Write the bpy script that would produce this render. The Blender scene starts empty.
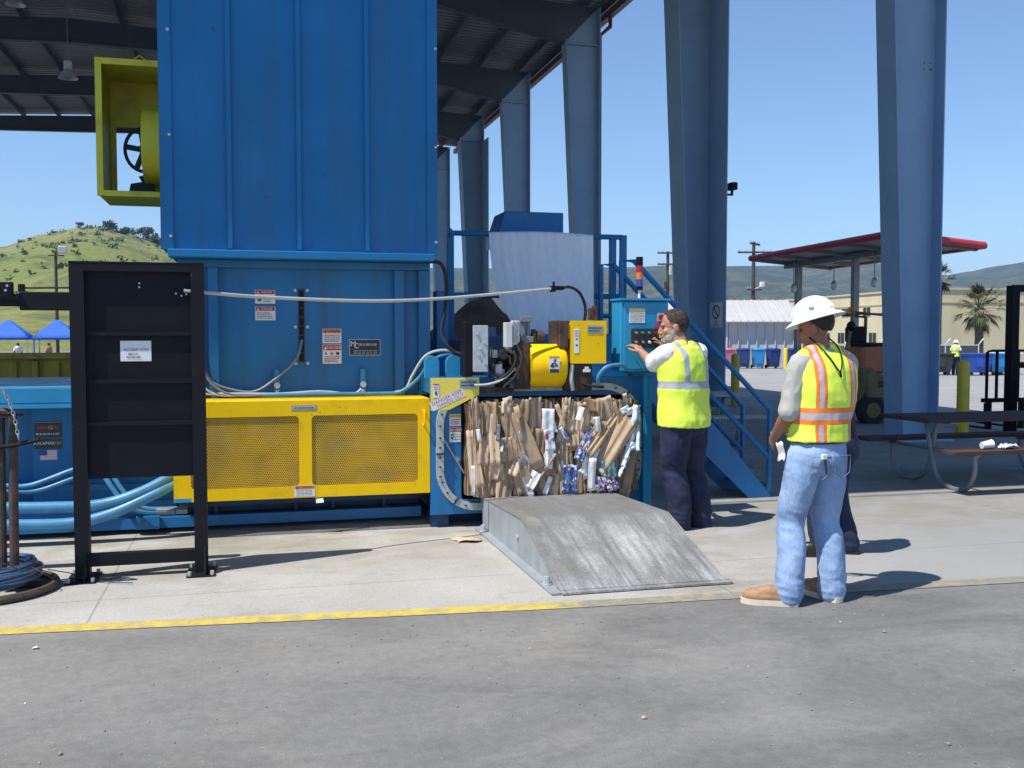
import bpy, bmesh, math, random
from mathutils import Vector, Matrix, noise
R = math.radians
PI = math.pi
scene = bpy.context.scene
COL = scene.collection
random.seed(7)

# ------------------------------------------------------------------ materials
def node(nt, typ, **kw):
    n = nt.nodes.new(typ)
    for k, v in kw.items():
        if k.startswith('i_'):
            n.inputs[k[2:].replace('_', ' ')].default_value = v
        else:
            setattr(n, k, v)
    return n

def ramp(nt, fac, stops):
    r = nt.nodes.new('ShaderNodeValToRGB')
    e = r.color_ramp.elements
    while len(e) < len(stops):
        e.new(0.5)
    for k, (p, c) in enumerate(stops):
        e[k].position = p
        e[k].color = (c, c, c, 1) if not isinstance(c, tuple) else (*c, 1)
    nt.links.new(fac, r.inputs[0])
    return r.outputs[0]

def mixc(nt, fac, a, b, blend='MIX'):
    m = nt.nodes.new('ShaderNodeMix')
    m.data_type = 'RGBA'
    m.blend_type = blend
    for sock, v in ((0, fac), (6, a), (7, b)):
        if isinstance(v, bpy.types.NodeSocket):
            nt.links.new(v, m.inputs[sock])
        elif sock == 0:
            m.inputs[0].default_value = v
        else:
            m.inputs[sock].default_value = (*v, 1)
    return m.outputs[2]

def coords(nt, scale=(1, 1, 1), rot=(0, 0, 0), loc=(0, 0, 0)):
    tc = nt.nodes.new('ShaderNodeTexCoord')
    mp = nt.nodes.new('ShaderNodeMapping')
    mp.inputs['Scale'].default_value = scale
    mp.inputs['Rotation'].default_value = rot
    mp.inputs['Location'].default_value = loc
    nt.links.new(tc.outputs['Object'], mp.inputs[0])
    return mp.outputs[0]

def nz(nt, vec, scale, detail=5, rough=.55, dist=0):
    n = nt.nodes.new('ShaderNodeTexNoise')
    n.inputs['Scale'].default_value = scale
    n.inputs['Detail'].default_value = detail
    n.inputs['Roughness'].default_value = rough
    n.inputs['Distortion'].default_value = dist
    nt.links.new(vec, n.inputs['Vector'])
    return n.outputs['Fac']

def mth(nt, op, a, b=None, c=None):
    m = nt.nodes.new('ShaderNodeMath')
    m.operation = op
    for k, v in enumerate((a, b, c)):
        if v is None:
            continue
        if isinstance(v, bpy.types.NodeSocket):
            nt.links.new(v, m.inputs[k])
        else:
            m.inputs[k].default_value = v
    return m.outputs[0]

def newmat(name):
    m = bpy.data.materials.new(name)
    m.use_nodes = True
    nt = m.node_tree
    return m, nt, nt.nodes['Principled BSDF']

def M(name, col, rough=.5, metal=0., var=.12, scale=5, stain=None, streak=None, bump=0, bscale=80, spec=.5, coat=0, stretch=(1, 1, 1), wear=None):
    """painted / plain surface: base colour with noise, optional blotchy stains, vertical streaks, worn spots"""
    m, nt, b = newmat(name)
    v = coords(nt, stretch)
    f = ramp(nt, nz(nt, v, scale, 6), [(.3, 0.), (.7, 1.)])
    c = mixc(nt, f, tuple(x * (1 - var) for x in col), tuple(min(1, x * (1 + var)) for x in col))
    if stain:
        sc, amt, s2, lo, hi = stain
        f2 = mth(nt, 'MULTIPLY', ramp(nt, nz(nt, v, s2, 8, .62), [(lo, 0.), (hi, 1.)]), amt)
        c = mixc(nt, f2, c, sc)
    if streak:
        sc, amt, s2 = streak
        v2 = coords(nt, (1, 1, .045))
        f3 = mth(nt, 'MULTIPLY', ramp(nt, nz(nt, v2, s2, 5, .6), [(.5, 0.), (.72, 1.)]), amt)
        c = mixc(nt, f3, c, sc)
    if wear:
        sc, amt, s2 = wear
        f4 = mth(nt, 'MULTIPLY', ramp(nt, nz(nt, v, s2, 8, .7), [(.64, 0.), (.68, 1.)]), amt)
        c = mixc(nt, f4, c, sc)
    nt.links.new(c, b.inputs['Base Color'])
    rr = ramp(nt, nz(nt, v, scale * 2.3, 4), [(.25, max(.03, rough - .08)), (.75, min(1, rough + .1))])
    nt.links.new(rr, b.inputs['Roughness'])
    b.inputs['Metallic'].default_value = metal
    b.inputs['Specular IOR Level'].default_value = spec
    b.inputs['Coat Weight'].default_value = coat
    if bump:
        bp = nt.nodes.new('ShaderNodeBump')
        bp.inputs['Strength'].default_value = bump
        bp.inputs['Distance'].default_value = .01
        nt.links.new(nz(nt, v, bscale, 6, .6), bp.inputs['Height'])
        nt.links.new(bp.outputs[0], b.inputs['Normal'])
    return m

BLUE = (.005, .152, .375)
TEAL_SUNLIT = (.020, .270, .50)
MAT = {}
def defmats():
    D = MAT
    D['blue'] = M('machine_blue', BLUE, .42, spec=.35, var=.1, scale=1.4, streak=((.05, .07, .09), .35, 5), wear=((.07, .05, .04), .5, 9), bump=.04, bscale=30)
    D['bluelow'] = M('machine_blue_scuffed', (.006, .150, .385), .42, var=.14, scale=1.8, streak=((.05, .055, .06), .45, 7), wear=((.09, .07, .05), .6, 7), bump=.04, bscale=30)
    D['teal'] = M('machine_teal_sunlit', TEAL_SUNLIT, .36, var=.1, scale=3, wear=((.1, .09, .08), .5, 11))  # lighter copy of the machine blue, sunlight put into the colour
    D['bluedk'] = M('machine_blue_shaded_greasy', (.008, .05, .13), .55, var=.25, scale=4, stain=((.015, .014, .014), .8, 4, .45, .65))  # darker machine blue: shade of recesses put into the colour, plus grease
    D['hose'] = M('hydraulic_hose_blue', (.065, .25, .44), .38, var=.1, scale=9, stain=((.06, .09, .12), .5, 6, .5, .7))
    D['yellow'] = M('safety_yellow', (.91, .565, .004), .45, spec=.18, var=.05, scale=3, stain=((.30, .19, .04), .35, 4, .55, .75), wear=((.12, .09, .06), .6, 14))
    D['paleyellow'] = M('danger_plate_yellow', (.80, .66, .10), .5, var=.05, scale=5, wear=((.3, .25, .1), .5, 12))
    D['oliveyellow'] = M('hood_yellow_paint', (.66, .60, .03), .5, var=.1, scale=3, stain=((.16, .14, .04), .5, 3, .5, .7))
    D['dumpyellow'] = M('dumpster_yellow', (.42, .30, .015), .55, var=.14, scale=3, streak=((.11, .07, .03), .7, 6))
    D['black'] = M('black_paint', (.007, .007, .011), .55, spec=.25, var=.2, scale=4, wear=((.06, .055, .05), .6, 10))
    D['blacksat'] = M('black_satin', (.006, .006, .011), .5, spec=.2, var=.2, scale=5)
    D['rubber'] = M('black_rubber', (.015, .015, .016), .75, var=.2, scale=8)
    D['rust'] = M('rusty_pipe', (.075, .048, .036), .7, var=.35, scale=9, stain=((.03, .026, .025), .7, 12, .45, .6), bump=.2, bscale=60)
    D['rustdk'] = M('rusty_machinery', (.085, .045, .028), .75, var=.4, scale=12, stain=((.02, .018, .017), .8, 9, .42, .6), bump=.25, bscale=50)
    D['steel'] = M('bare_steel', (.42, .44, .46), .42, .7, var=.2, scale=7, stain=((.2, .2, .2), .5, 6, .5, .7))
    D['zinc'] = M('galvanised_grey', (.50, .53, .56), .48, .35, var=.12, scale=14)
    D['trackgrey'] = M('wire_track_grey', (.46, .49, .48), .5, .2, var=.15, scale=8, stain=((.2, .19, .17), .5, 7, .5, .7))
    D['conduit'] = M('pale_conduit', (.47, .47, .44), .42, .1, var=.08, scale=12)
    D['white'] = M('white_label', (.74, .75, .76), .5, var=.04, scale=14)
    D['whitepaint'] = M('white_paint', (.78, .78, .77), .45, var=.05, scale=5)
    D['red'] = M('warning_red', (.50, .02, .03), .45, var=.08)
    D['orange'] = M('warning_orange', (.62, .15, .01), .45, var=.08)
    D['cautionyellow'] = M('caution_yellow', (.75, .55, .03), .45, var=.06)
    D['ink'] = M('printed_ink', (.03, .03, .035), .5, var=.1)
    D['inkgrey'] = M('printed_grey', (.22, .22, .24), .5, var=.1)
    D['inkred'] = M('printed_red', (.45, .05, .14), .5, var=.1)
    D['inkblue'] = M('printed_blue', (.02, .05, .28), .5, var=.1)
    D['greylabel'] = M('grey_label', (.30, .36, .42), .45, .2, var=.08)
    D['pinkstripe'] = M('printed_stripe_red', (.62, .30, .32), .5, var=.05)
    D['lime'] = M('printed_lime', (.45, .50, .03), .5, var=.1)
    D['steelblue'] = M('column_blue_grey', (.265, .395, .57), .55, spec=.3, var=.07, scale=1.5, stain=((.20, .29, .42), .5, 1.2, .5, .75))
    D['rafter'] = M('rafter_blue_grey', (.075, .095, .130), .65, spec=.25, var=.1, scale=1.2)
    D['roofpan'] = M('roof_pan_grey', (.20, .21, .22), .6, .1, var=.12, scale=.6)
    D['rooftop'] = M('roof_top_metal', (.40, .42, .44), .5, .3, var=.06, scale=.5)
    D['maroon'] = M('maroon_trim', (.14, .025, .035), .45, var=.12)
    D['redtrim'] = M('canopy_red', (.52, .035, .06), .4, var=.08, scale=2)
    D['canopygrey'] = M('canopy_underside', (.22, .23, .235), .6, var=.1, scale=1)
    D['glass'] = M('dark_window', (.03, .035, .045), .12, var=.3, scale=1)
    D['cream'] = M('cream_stucco', (.62, .54, .35), .85, var=.06, scale=.3, streak=((.4, .34, .22), .35, .6), bump=.1, bscale=20)
    D['creamtrim'] = M('cream_trim', (.55, .47, .31), .8, var=.06, scale=1)
    D['shedwhite'] = M('shed_ribbed_metal', (.56, .55, .56), .5, .05, var=.06, scale=.7, streak=((.35, .33, .32), .3, 2))
    D['shedroof'] = M('shed_roof_metal', (.50, .485, .48), .45, .05, var=.06, scale=.7)
    D['screen'] = M('fence_screen_mesh', (.055, .075, .085), .9, var=.1, scale=1)
    D['bark'] = M('palm_bark', (.12, .09, .065), .9, var=.3, scale=6, bump=.5, bscale=14)
    D['frond'] = M('palm_frond', (.085, .105, .035), .6, var=.35, scale=2)
    D['fronddry'] = M('palm_dry_frond', (.20, .155, .075), .8, var=.3, scale=2)
    D['wood'] = M('pole_timber', (.075, .055, .045), .85, var=.25, scale=4)
    D['tablewood'] = M('table_boards', (.070, .045, .042), .8, spec=.15, var=.2, scale=7, stretch=(.2, 1, 1))
    D['tablegrey'] = M('table_boards_grey', (.40, .40, .40), .7, var=.1, scale=5, stretch=(.2, 1, 1))
    D['tubegrey'] = M('galvanised_tube', (.22, .24, .26), .5, .4, var=.15)
    D['oliveplant'] = M('forklift_olive', (.20, .160, .055), .5, var=.15, scale=3, stain=((.06, .055, .04), .7, 4, .45, .65))
    D['orangeplant'] = M('forklift_seat_orange', (.55, .19, .075), .6, var=.15, scale=4)
    D['tent'] = M('tent_blue_fabric', (.018, .13, .62), .7, var=.08, scale=1)
    D['binblue'] = M('bin_blue', (.020, .075, .38), .45, var=.08)
    D['binlight'] = M('bin_light_blue', (.02, .25, .58), .45, var=.08)
    D['binnavy'] = M('bin_navy', (.018, .045, .20), .45, var=.08)
    D['binpink'] = M('bin_pink', (.56, .16, .28), .5, var=.08)
    D['skin'] = M('skin', (.42, .215, .145), .5, var=.12, scale=14, spec=.4)
    D['skintan'] = M('skin_tanned', (.30, .135, .082), .5, var=.12, scale=14, spec=.4)
    D['hair'] = M('hair_dark', (.012, .009, .008), .55, var=.4, scale=60, bump=.5, bscale=160)
    D['hairbrown'] = M('hair_greying_brown', (.070, .050, .042), .85, spec=.15, var=.6, scale=38, bump=.9, bscale=160)
    D['beard'] = M('beard_grey', (.30, .26, .23), .8, var=.4, scale=70, bump=.5, bscale=200)
    D['helmet'] = M('helmet_white', (.82, .82, .82), .3, var=.02, scale=5, spec=.5)
    D['navy'] = M('navy_cotton', (.013, .021, .058), .85, var=.3, scale=9, bump=.25, bscale=300)
    D['darkshirt'] = M('charcoal_cotton', (.014, .016, .022), .9, var=.25, scale=9, bump=.2, bscale=300)
    D['tee'] = M('white_cotton', (.76, .76, .77), .85, var=.05, scale=9, bump=.2, bscale=250)
    D['polo'] = M('pale_grey_cotton', (.43, .415, .39), .85, var=.06, scale=9, bump=.2, bscale=250)
    D['boot'] = M('tan_leather', (.34, .19, .105), .6, var=.2, scale=16, bump=.2, bscale=90)
    D['sole'] = M('crepe_sole', (.66, .58, .46), .75, var=.1, scale=12)
    D['shoe'] = M('black_leather', (.012, .012, .013), .4, var=.2, scale=16)
    D['leather'] = M('belt_leather', (.05, .025, .015), .5, var=.2, scale=16)
    D['paper'] = M('paper_white', (.76, .76, .78), .7, var=.05, scale=12)
    D['cover'] = M('plastic_film', (.62, .70, .84), .35, var=.04, scale=3)
    D['mulch'] = M('dark_mulch', (.085, .060, .043), .95, var=.5, scale=3, bump=.6, bscale=9)
    D['coil'] = M('wire_coil_steel', (.20, .26, .36), .38, .75, var=.15, scale=22)
    D['chain'] = M('chain_zinc', (.5, .5, .48), .4, .6, var=.1)
    D['scrub'] = M('scrub_leaves', (.085, .115, .055), .8, var=.5, scale=.05)
    D['treeleaf'] = M('tree_leaves', (.028, .045, .020), .8, var=.5, scale=.4)
    D['redlamp'] = M('red_lens', (.35, .01, .02), .2, var=.05)
    D['amberlamp'] = M('amber_lens', (.70, .17, .02), .2, var=.05)
    D['bluelamp'] = M('blue_lens', (.03, .06, .38), .2, var=.05)
    D['teallid'] = M('printed_teal', (.03, .28, .31), .5, var=.1)
    D['purple'] = M('printed_purple', (.25, .10, .35), .5, var=.15)
    D['dirtwhite'] = M('spray_can_white', (.6, .6, .6), .4, var=.1)
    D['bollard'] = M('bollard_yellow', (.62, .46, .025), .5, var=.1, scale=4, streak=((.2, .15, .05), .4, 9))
    D['gutter'] = M('eave_gutter_brown', (.11, .085, .085), .5, var=.1)
    D['grit'] = M('grit_stone', (.24, .22, .19), .9, var=.3, scale=40)
defmats()

def mat_cardboard(name, col, grain=70):
    m, nt, b = newmat(name)
    v = coords(nt)
    c = mixc(nt, ramp(nt, nz(nt, v, 7, 6), [(.3, 0.), (.7, 1.)]), tuple(x * .78 for x in col), tuple(x * 1.18 for x in col))
    w = ramp(nt, nz(nt, v, 2.6, 8, .7), [(.56, 0.), (.74, 1.)])
    c = mixc(nt, mth(nt, 'MULTIPLY', w, .55), c, (.16, .105, .062))
    nt.links.new(c, b.inputs['Base Color'])
    b.inputs['Roughness'].default_value = .85
    bp = nt.nodes.new('ShaderNodeBump')
    bp.inputs['Strength'].default_value = .2
    bp.inputs['Distance'].default_value = .008
    nt.links.new(nz(nt, v, 24, 6, .6), bp.inputs['Height'])
    nt.links.new(bp.outputs[0], b.inputs['Normal'])
    return m
MAT['card1'] = mat_cardboard('cardboard_tan', (.44, .315, .21))
MAT['card2'] = mat_cardboard('cardboard_brown', (.32, .22, .14))
MAT['card3'] = mat_cardboard('cardboard_pale', (.56, .43, .30))
MAT['card4'] = mat_cardboard('cardboard_shadowy_kraft', (.20, .125, .07))

def mat_print(name, base, inks, scale, lo=.5):
    """printed packaging: blotches of ink on a base sheet"""
    m, nt, b = newmat(name)
    v = coords(nt)
    vo = nt.nodes.new('ShaderNodeTexVoronoi')
    vo.inputs['Scale'].default_value = scale
    nt.links.new(v, vo.inputs['Vector'])
    sep = nt.nodes.new('ShaderNodeSeparateColor')
    nt.links.new(vo.outputs['Color'], sep.inputs[0])
    c = base
    for k, (col, a, bb) in enumerate(inks):
        g = mth(nt, 'MULTIPLY', mth(nt, 'GREATER_THAN', sep.outputs[k % 3], a), mth(nt, 'LESS_THAN', sep.outputs[k % 3], bb))
        c = mixc(nt, g, c, col)
    nt.links.new(c, b.inputs['Base Color'])
    b.inputs['Roughness'].default_value = .55
    return m
MAT['printblue'] = mat_print('printed_carton_blue', (.06, .09, .27), [((.62, .62, .66), .55, .8), ((.10, .22, .45), .3, .55), ((.30, .10, .14), .93, 1.)], 52)
MAT['printteal'] = mat_print('printed_carton_teal', (.07, .25, .28), [((.60, .60, .50), .7, .85), ((.42, .25, .06), .2, .45), ((.05, .13, .2), .5, .9)], 46)
MAT['printpurple'] = mat_print('printed_carton_purple', (.22, .12, .32), [((.60, .50, .2), .6, .85), ((.70, .68, .7), .2, .5), ((.07, .07, .2), .5, .8)], 56)
MAT['printwhite'] = mat_print('printed_paper', (.74, .74, .77), [((.10, .16, .45), .90, 1.), ((.55, .58, .66), .5, .62), ((.4, .42, .5), .8, .9)], 26)

def mat_asphalt():
    m, nt, b = newmat('asphalt')
    v = coords(nt)
    big = ramp(nt, nz(nt, v, .30, 5, .6, .6), [(.36, 0.), (.62, 1.)])
    c = mixc(nt, big, (.140, .139, .135), (.205, .202, .195))
    # pale dusty drag marks, dark oily patches, tan dirt
    mid = ramp(nt, nz(nt, coords(nt, (.6, 1, 1), (0, 0, R(-8)), (2, 0, 0)), .95, 8, .68, .6), [(.42, 0.), (.66, 1.)])
    c = mixc(nt, mth(nt, 'MULTIPLY', mid, .7), c, (.272, .266, .252))
    dk = ramp(nt, nz(nt, coords(nt, (.5, 1, 1), (0, 0, R(10)), (3, 2, 0)), .85, 7, .62, .8), [(.53, 0.), (.66, 1.)])
    c = mixc(nt, mth(nt, 'MULTIPLY', dk, .6), c, (.112, .111, .110))
    tan = ramp(nt, nz(nt, coords(nt, loc=(5, 1, 0)), 1.1, 7, .68), [(.56, 0.), (.72, 1.)])
    c = mixc(nt, mth(nt, 'MULTIPLY', tan, .35), c, (.29, .265, .225))
    sc = ramp(nt, nz(nt, coords(nt, (.12, 1, 1), (0, 0, R(-14)), (0, 7, 0)), 9, 6, .7), [(.60, 0.), (.70, 1.)])
    c = mixc(nt, mth(nt, 'MULTIPLY', mth(nt, 'MULTIPLY', sc, mid), .35), c, (.31, .30, .28))
    fine = nz(nt, v, 150, 3, .8)
    c = mixc(nt, 1., c, ramp(nt, fine, [(.32, .82), (.5, 1.), (.66, 1.20)]), 'MULTIPLY')
    g2 = nz(nt, v, 18, 6, .75)
    c = mixc(nt, 1., c, ramp(nt, g2, [(.3, .84), (.7, 1.15)]), 'MULTIPLY')
    peb = nt.nodes.new('ShaderNodeTexVoronoi')
    peb.inputs['Scale'].default_value = 26
    nt.links.new(v, peb.inputs['Vector'])
    sp = mth(nt, 'LESS_THAN', peb.outputs['Distance'], .13)
    sep = nt.nodes.new('ShaderNodeSeparateColor')
    nt.links.new(peb.outputs['Color'], sep.inputs[0])
    sp = mth(nt, 'MULTIPLY', sp, mth(nt, 'GREATER_THAN', sep.outputs[0], .72))
    c = mixc(nt, mth(nt, 'MULTIPLY', sp, .55), c, (.34, .325, .30))
    ck = nt.nodes.new('ShaderNodeTexVoronoi')                    # hairline cracks
    ck.feature = 'DISTANCE_TO_EDGE'
    ck.inputs['Scale'].default_value = .42
    wv = nt.nodes.new('ShaderNodeVectorMath')
    wv.operation = 'ADD'
    nn = nt.nodes.new('ShaderNodeTexNoise')
    nn.inputs['Scale'].default_value = 1.6
    nn.inputs['Detail'].default_value = 6
    nt.links.new(v, nn.inputs['Vector'])
    nt.links.new(v, wv.inputs[0])
    nt.links.new(nn.outputs['Color'], wv.inputs[1])
    nt.links.new(wv.outputs[0], ck.inputs['Vector'])
    crk = mth(nt, 'MULTIPLY', mth(nt, 'LESS_THAN', ck.outputs['Distance'], .0022), ramp(nt, nz(nt, v, .8, 4), [(.50, 0.), (.56, 1.)]))
    c = mixc(nt, mth(nt, 'MULTIPLY', crk, .0), c, (.05, .05, .05))
    nt.links.new(c, b.inputs['Base Color'])
    b.inputs['Roughness'].default_value = .9
    b.inputs['Specular IOR Level'].default_value = .25
    bp = nt.nodes.new('ShaderNodeBump')
    bp.inputs['Strength'].default_value = .35
    bp.inputs['Distance'].default_value = .005
    nt.links.new(nz(nt, v, 75, 4, .7), bp.inputs['Height'])
    nt.links.new(bp.outputs[0], b.inputs['Normal'])
    return m
MAT['asphalt'] = mat_asphalt()

def mat_concrete(name, a, bcol, stain_amt=.5, seam=True):
    m, nt, b = newmat(name)
    v = coords(nt)
    c = mixc(nt, ramp(nt, nz(nt, v, .7, 6, .6, .4), [(.33, 0.), (.66, 1.)]), a, bcol)
    st = ramp(nt, nz(nt, coords(nt, (.5, 1, 1), (0, 0, R(4)), (1, 6, 0)), 1.2, 8, .68, .5), [(.52, 0.), (.70, 1.)])
    c = mixc(nt, mth(nt, 'MULTIPLY', st, stain_amt), c, tuple(x * y for x, y in zip(a, (.62, .56, .46))))
    dk = ramp(nt, nz(nt, coords(nt, loc=(9, 3, 0)), 2.4, 8, .7), [(.60, 0.), (.72, 1.)])
    c = mixc(nt, mth(nt, 'MULTIPLY', dk, stain_amt * .6), c, tuple(x * .5 for x in a))
    c = mixc(nt, 1., c, ramp(nt, nz(nt, v, 70, 4, .7), [(.3, .84), (.7, 1.14)]), 'MULTIPLY')
    sepx = nt.nodes.new('ShaderNodeSeparateXYZ')        # darker concrete on the right, also deepening the roof's shade by colour
    nt.links.new(coords(nt), sepx.inputs[0])
    mrx = nt.nodes.new('ShaderNodeMapRange')
    mrx.inputs[1].default_value = 2.6
    mrx.inputs[2].default_value = 6.5
    mrx.inputs[3].default_value = 0.
    mrx.inputs[4].default_value = .8 if seam else 0.
    mrx.interpolation_type = 'SMOOTHSTEP'
    nt.links.new(mth(nt, 'ADD', sepx.outputs[0], mth(nt, 'MULTIPLY', nz(nt, v, .9, 5), 1.6)), mrx.inputs[0])
    c = mixc(nt, mrx.outputs[0], c, (.255, .258, .258))
    if seam:
        mry = nt.nodes.new('ShaderNodeMapRange')         # oil and rust soaked in along the machine
        mry.inputs[1].default_value = 6.9
        mry.inputs[2].default_value = 8.2
        nt.links.new(mth(nt, 'ADD', sepx.outputs[1], mth(nt, 'MULTIPLY', nz(nt, v, 1.3, 6), .9)), mry.inputs[0])
        oil = mth(nt, 'MULTIPLY', mry.outputs[0], ramp(nt, nz(nt, coords(nt, (.6, 1, 1)), 2.6, 8, .7, .5), [(.40, 0.), (.62, 1.)]))
        c = mixc(nt, mth(nt, 'MULTIPLY', oil, .7), c, (.235, .205, .150))
    if seam:
        br = nt.nodes.new('ShaderNodeTexBrick')
        br.offset = 0
        br.inputs['Scale'].default_value = 1
        br.inputs['Brick Width'].default_value = 3.8
        br.inputs['Row Height'].default_value = 3.8
        br.inputs['Mortar Size'].default_value = .006
        br.inputs['Color1'].default_value = br.inputs['Color2'].default_value = (1, 1, 1, 1)
        br.inputs['Mortar'].default_value = (.68, .66, .64, 1)
        nt.links.new(coords(nt, loc=(.9, 1.15, 0)), br.inputs['Vector'])
        c = mixc(nt, 1., c, br.outputs['Color'], 'MULTIPLY')
    nt.links.new(c, b.inputs['Base Color'])
    b.inputs['Roughness'].default_value = .85
    b.inputs['Specular IOR Level'].default_value = .3
    bp = nt.nodes.new('ShaderNodeBump')
    bp.inputs['Strength'].default_value = .25
    bp.inputs['Distance'].default_value = .005
    nt.links.new(nz(nt, v, 45, 5, .7), bp.inputs['Height'])
    nt.links.new(bp.outputs[0], b.inputs['Normal'])
    return m
MAT['concrete'] = mat_concrete('concrete', (.36, .345, .315), (.45, .44, .415), .75)
MAT['yard'] = mat_concrete('yard_pavement', (.27, .27, .265), (.34, .335, .325), .25, False)

def mat_linepaint():
    m, nt, b = newmat('worn_line_paint')
    v = coords(nt)
    c = mixc(nt, nz(nt, v, 5, 5), (.58, .42, .035), (.70, .55, .10))
    w1 = ramp(nt, nz(nt, v, 11, 8, .75), [(.40, 1.), (.56, 0.)])
    sep = nt.nodes.new('ShaderNodeSeparateXYZ')
    nt.links.new(v, sep.inputs[0])
    # worn thin beyond the ramp, where the traffic crosses it
    mr = nt.nodes.new('ShaderNodeMapRange')
    mr.inputs[1].default_value = 1.7
    mr.inputs[2].default_value = 1.95
    mr.inputs[3].default_value = .16
    mr.inputs[4].default_value = .78
    nt.links.new(sep.outputs[0], mr.inputs[0])
    w2 = nz(nt, v, 4, 6, .6)
    w = mth(nt, 'MINIMUM', mth(nt, 'ADD', mth(nt, 'MULTIPLY', w1, .45), mth(nt, 'MULTIPLY', mr.outputs[0], mth(nt, 'ADD', w2, .5))), 1.)
    c = mixc(nt, w, c, (.235, .225, .20))
    nt.links.new(c, b.inputs['Base Color'])
    b.inputs['Roughness'].default_value = .75
    return m
MAT['line'] = mat_linepaint()

def mat_ramp():
    """steel ramp plate: grey paint worn to streaks along the slope"""
    m, nt, b = newmat('worn_ramp_steel')
    v = coords(nt, (1, .07, .07))
    s = ramp(nt, nz(nt, v, 19, 8, .72), [(.36, 0.), (.58, 1.)])
    s2 = ramp(nt, nz(nt, coords(nt, (.8, .5, .5), loc=(4, 0, 0)), 2.6, 7, .65), [(.38, .0), (.60, 1.)])
    sep = nt.nodes.new('ShaderNodeSeparateXYZ')
    nt.links.new(coords(nt), sep.inputs[0])
    mr = nt.nodes.new('ShaderNodeMapRange')            # bales scour the slope, the flat top stays dull
    mr.inputs[1].default_value = -.45
    mr.inputs[2].default_value = -.05
    mr.inputs[3].default_value = 1.
    mr.inputs[4].default_value = .25
    nt.links.new(sep.outputs[1], mr.inputs[0])
    f = mth(nt, 'MULTIPLY', mth(nt, 'MULTIPLY', s, mth(nt, 'ADD', mth(nt, 'MULTIPLY', s2, .75), .25)), mr.outputs[0])
    c = mixc(nt, f, (.20, .199, .196), (.53, .53, .53))
    sm_ = ramp(nt, nz(nt, coords(nt, (1, .45, .45), loc=(7, 1, 0)), 3.4, 7, .7), [(.50, 0.), (.68, 1.)])
    c = mixc(nt, mth(nt, 'MULTIPLY', mth(nt, 'MULTIPLY', sm_, s), .75), c, (.12, .12, .12))
    gr = ramp(nt, nz(nt, coords(nt, loc=(2, 0, 0)), 2.1, 4), [(.56, 0.), (.74, 1.)])
    c = mixc(nt, mth(nt, 'MULTIPLY', gr, .5), c, (.20, .20, .10))
    c = mixc(nt, 1., c, ramp(nt, nz(nt, coords(nt), 60, 4, .7), [(.3, .8), (.7, 1.2)]), 'MULTIPLY')
    nt.links.new(c, b.inputs['Base Color'])
    b.inputs['Roughness'].default_value = .55
    b.inputs['Metallic'].default_value = .25
    return m
MAT['rampplate'] = mat_ramp()
MAT['rampside'] = M('ramp_side_grey', (.33, .37, .40), .5, .2, var=.12, scale=5, streak=((.2, .2, .2), .5, 10))

def mat_perforated():
    """yellow sheet with a staggered grid of round holes"""
    m, nt, b = newmat('perforated_yellow_sheet')
    v = coords(nt)
    sep = nt.nodes.new('ShaderNodeSeparateXYZ')
    nt.links.new(v, sep.inputs[0])
    P = .0165
    def dots(ox, oz):
        fx = mth(nt, 'SUBTRACT', mth(nt, 'FRACT', mth(nt, 'ADD', mth(nt, 'MULTIPLY', sep.outputs[0], 1 / P), ox)), .5)
        fz = mth(nt, 'SUBTRACT', mth(nt, 'FRACT', mth(nt, 'ADD', mth(nt, 'MULTIPLY', sep.outputs[2], .577 / P), oz)), .5)
        fz = mth(nt, 'MULTIPLY', fz, 1.732)
        d = mth(nt, 'SQRT', mth(nt, 'ADD', mth(nt, 'MULTIPLY', fx, fx), mth(nt, 'MULTIPLY', fz, fz)))
        return mth(nt, 'LESS_THAN', d, .33)
    hole = mth(nt, 'MAXIMUM', dots(0, 0), dots(.5, .5))
    c = mixc(nt, ramp(nt, nz(nt, v, 3.5, 7, .65), [(.4, 0.), (.7, 1.)]), (.80, .46, .008), (.50, .32, .03))
    nt.links.new(c, b.inputs['Base Color'])
    b.inputs['Roughness'].default_value = .5
    nt.links.new(mth(nt, 'SUBTRACT', 1., hole), b.inputs['Alpha'])
    return m
MAT['perf'] = mat_perforated()

def mat_translucent():
    m, nt, b = newmat('plastic_sheet')
    v = coords(nt, (1, 1, .05))
    c = mixc(nt, ramp(nt, nz(nt, v, 22, 4), [(.35, 0.), (.65, 1.)]), (.84, .89, .97), (.95, .96, .98))
    nt.links.new(c, b.inputs['Base Color'])
    b.inputs['Roughness'].default_value = .32
    tr = nt.nodes.new('ShaderNodeBsdfTranslucent')
    nt.links.new(c, tr.inputs[0])
    mx = nt.nodes.new('ShaderNodeMixShader')
    mx.inputs[0].default_value = .22
    nt.links.new(b.outputs[0], mx.inputs[1])
    nt.links.new(tr.outputs[0], mx.inputs[2])
    out = [n for n in nt.nodes if n.type == 'OUTPUT_MATERIAL'][0]
    nt.links.new(mx.outputs[0], out.inputs[0])
    return m
MAT['sheet'] = mat_translucent()

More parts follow.
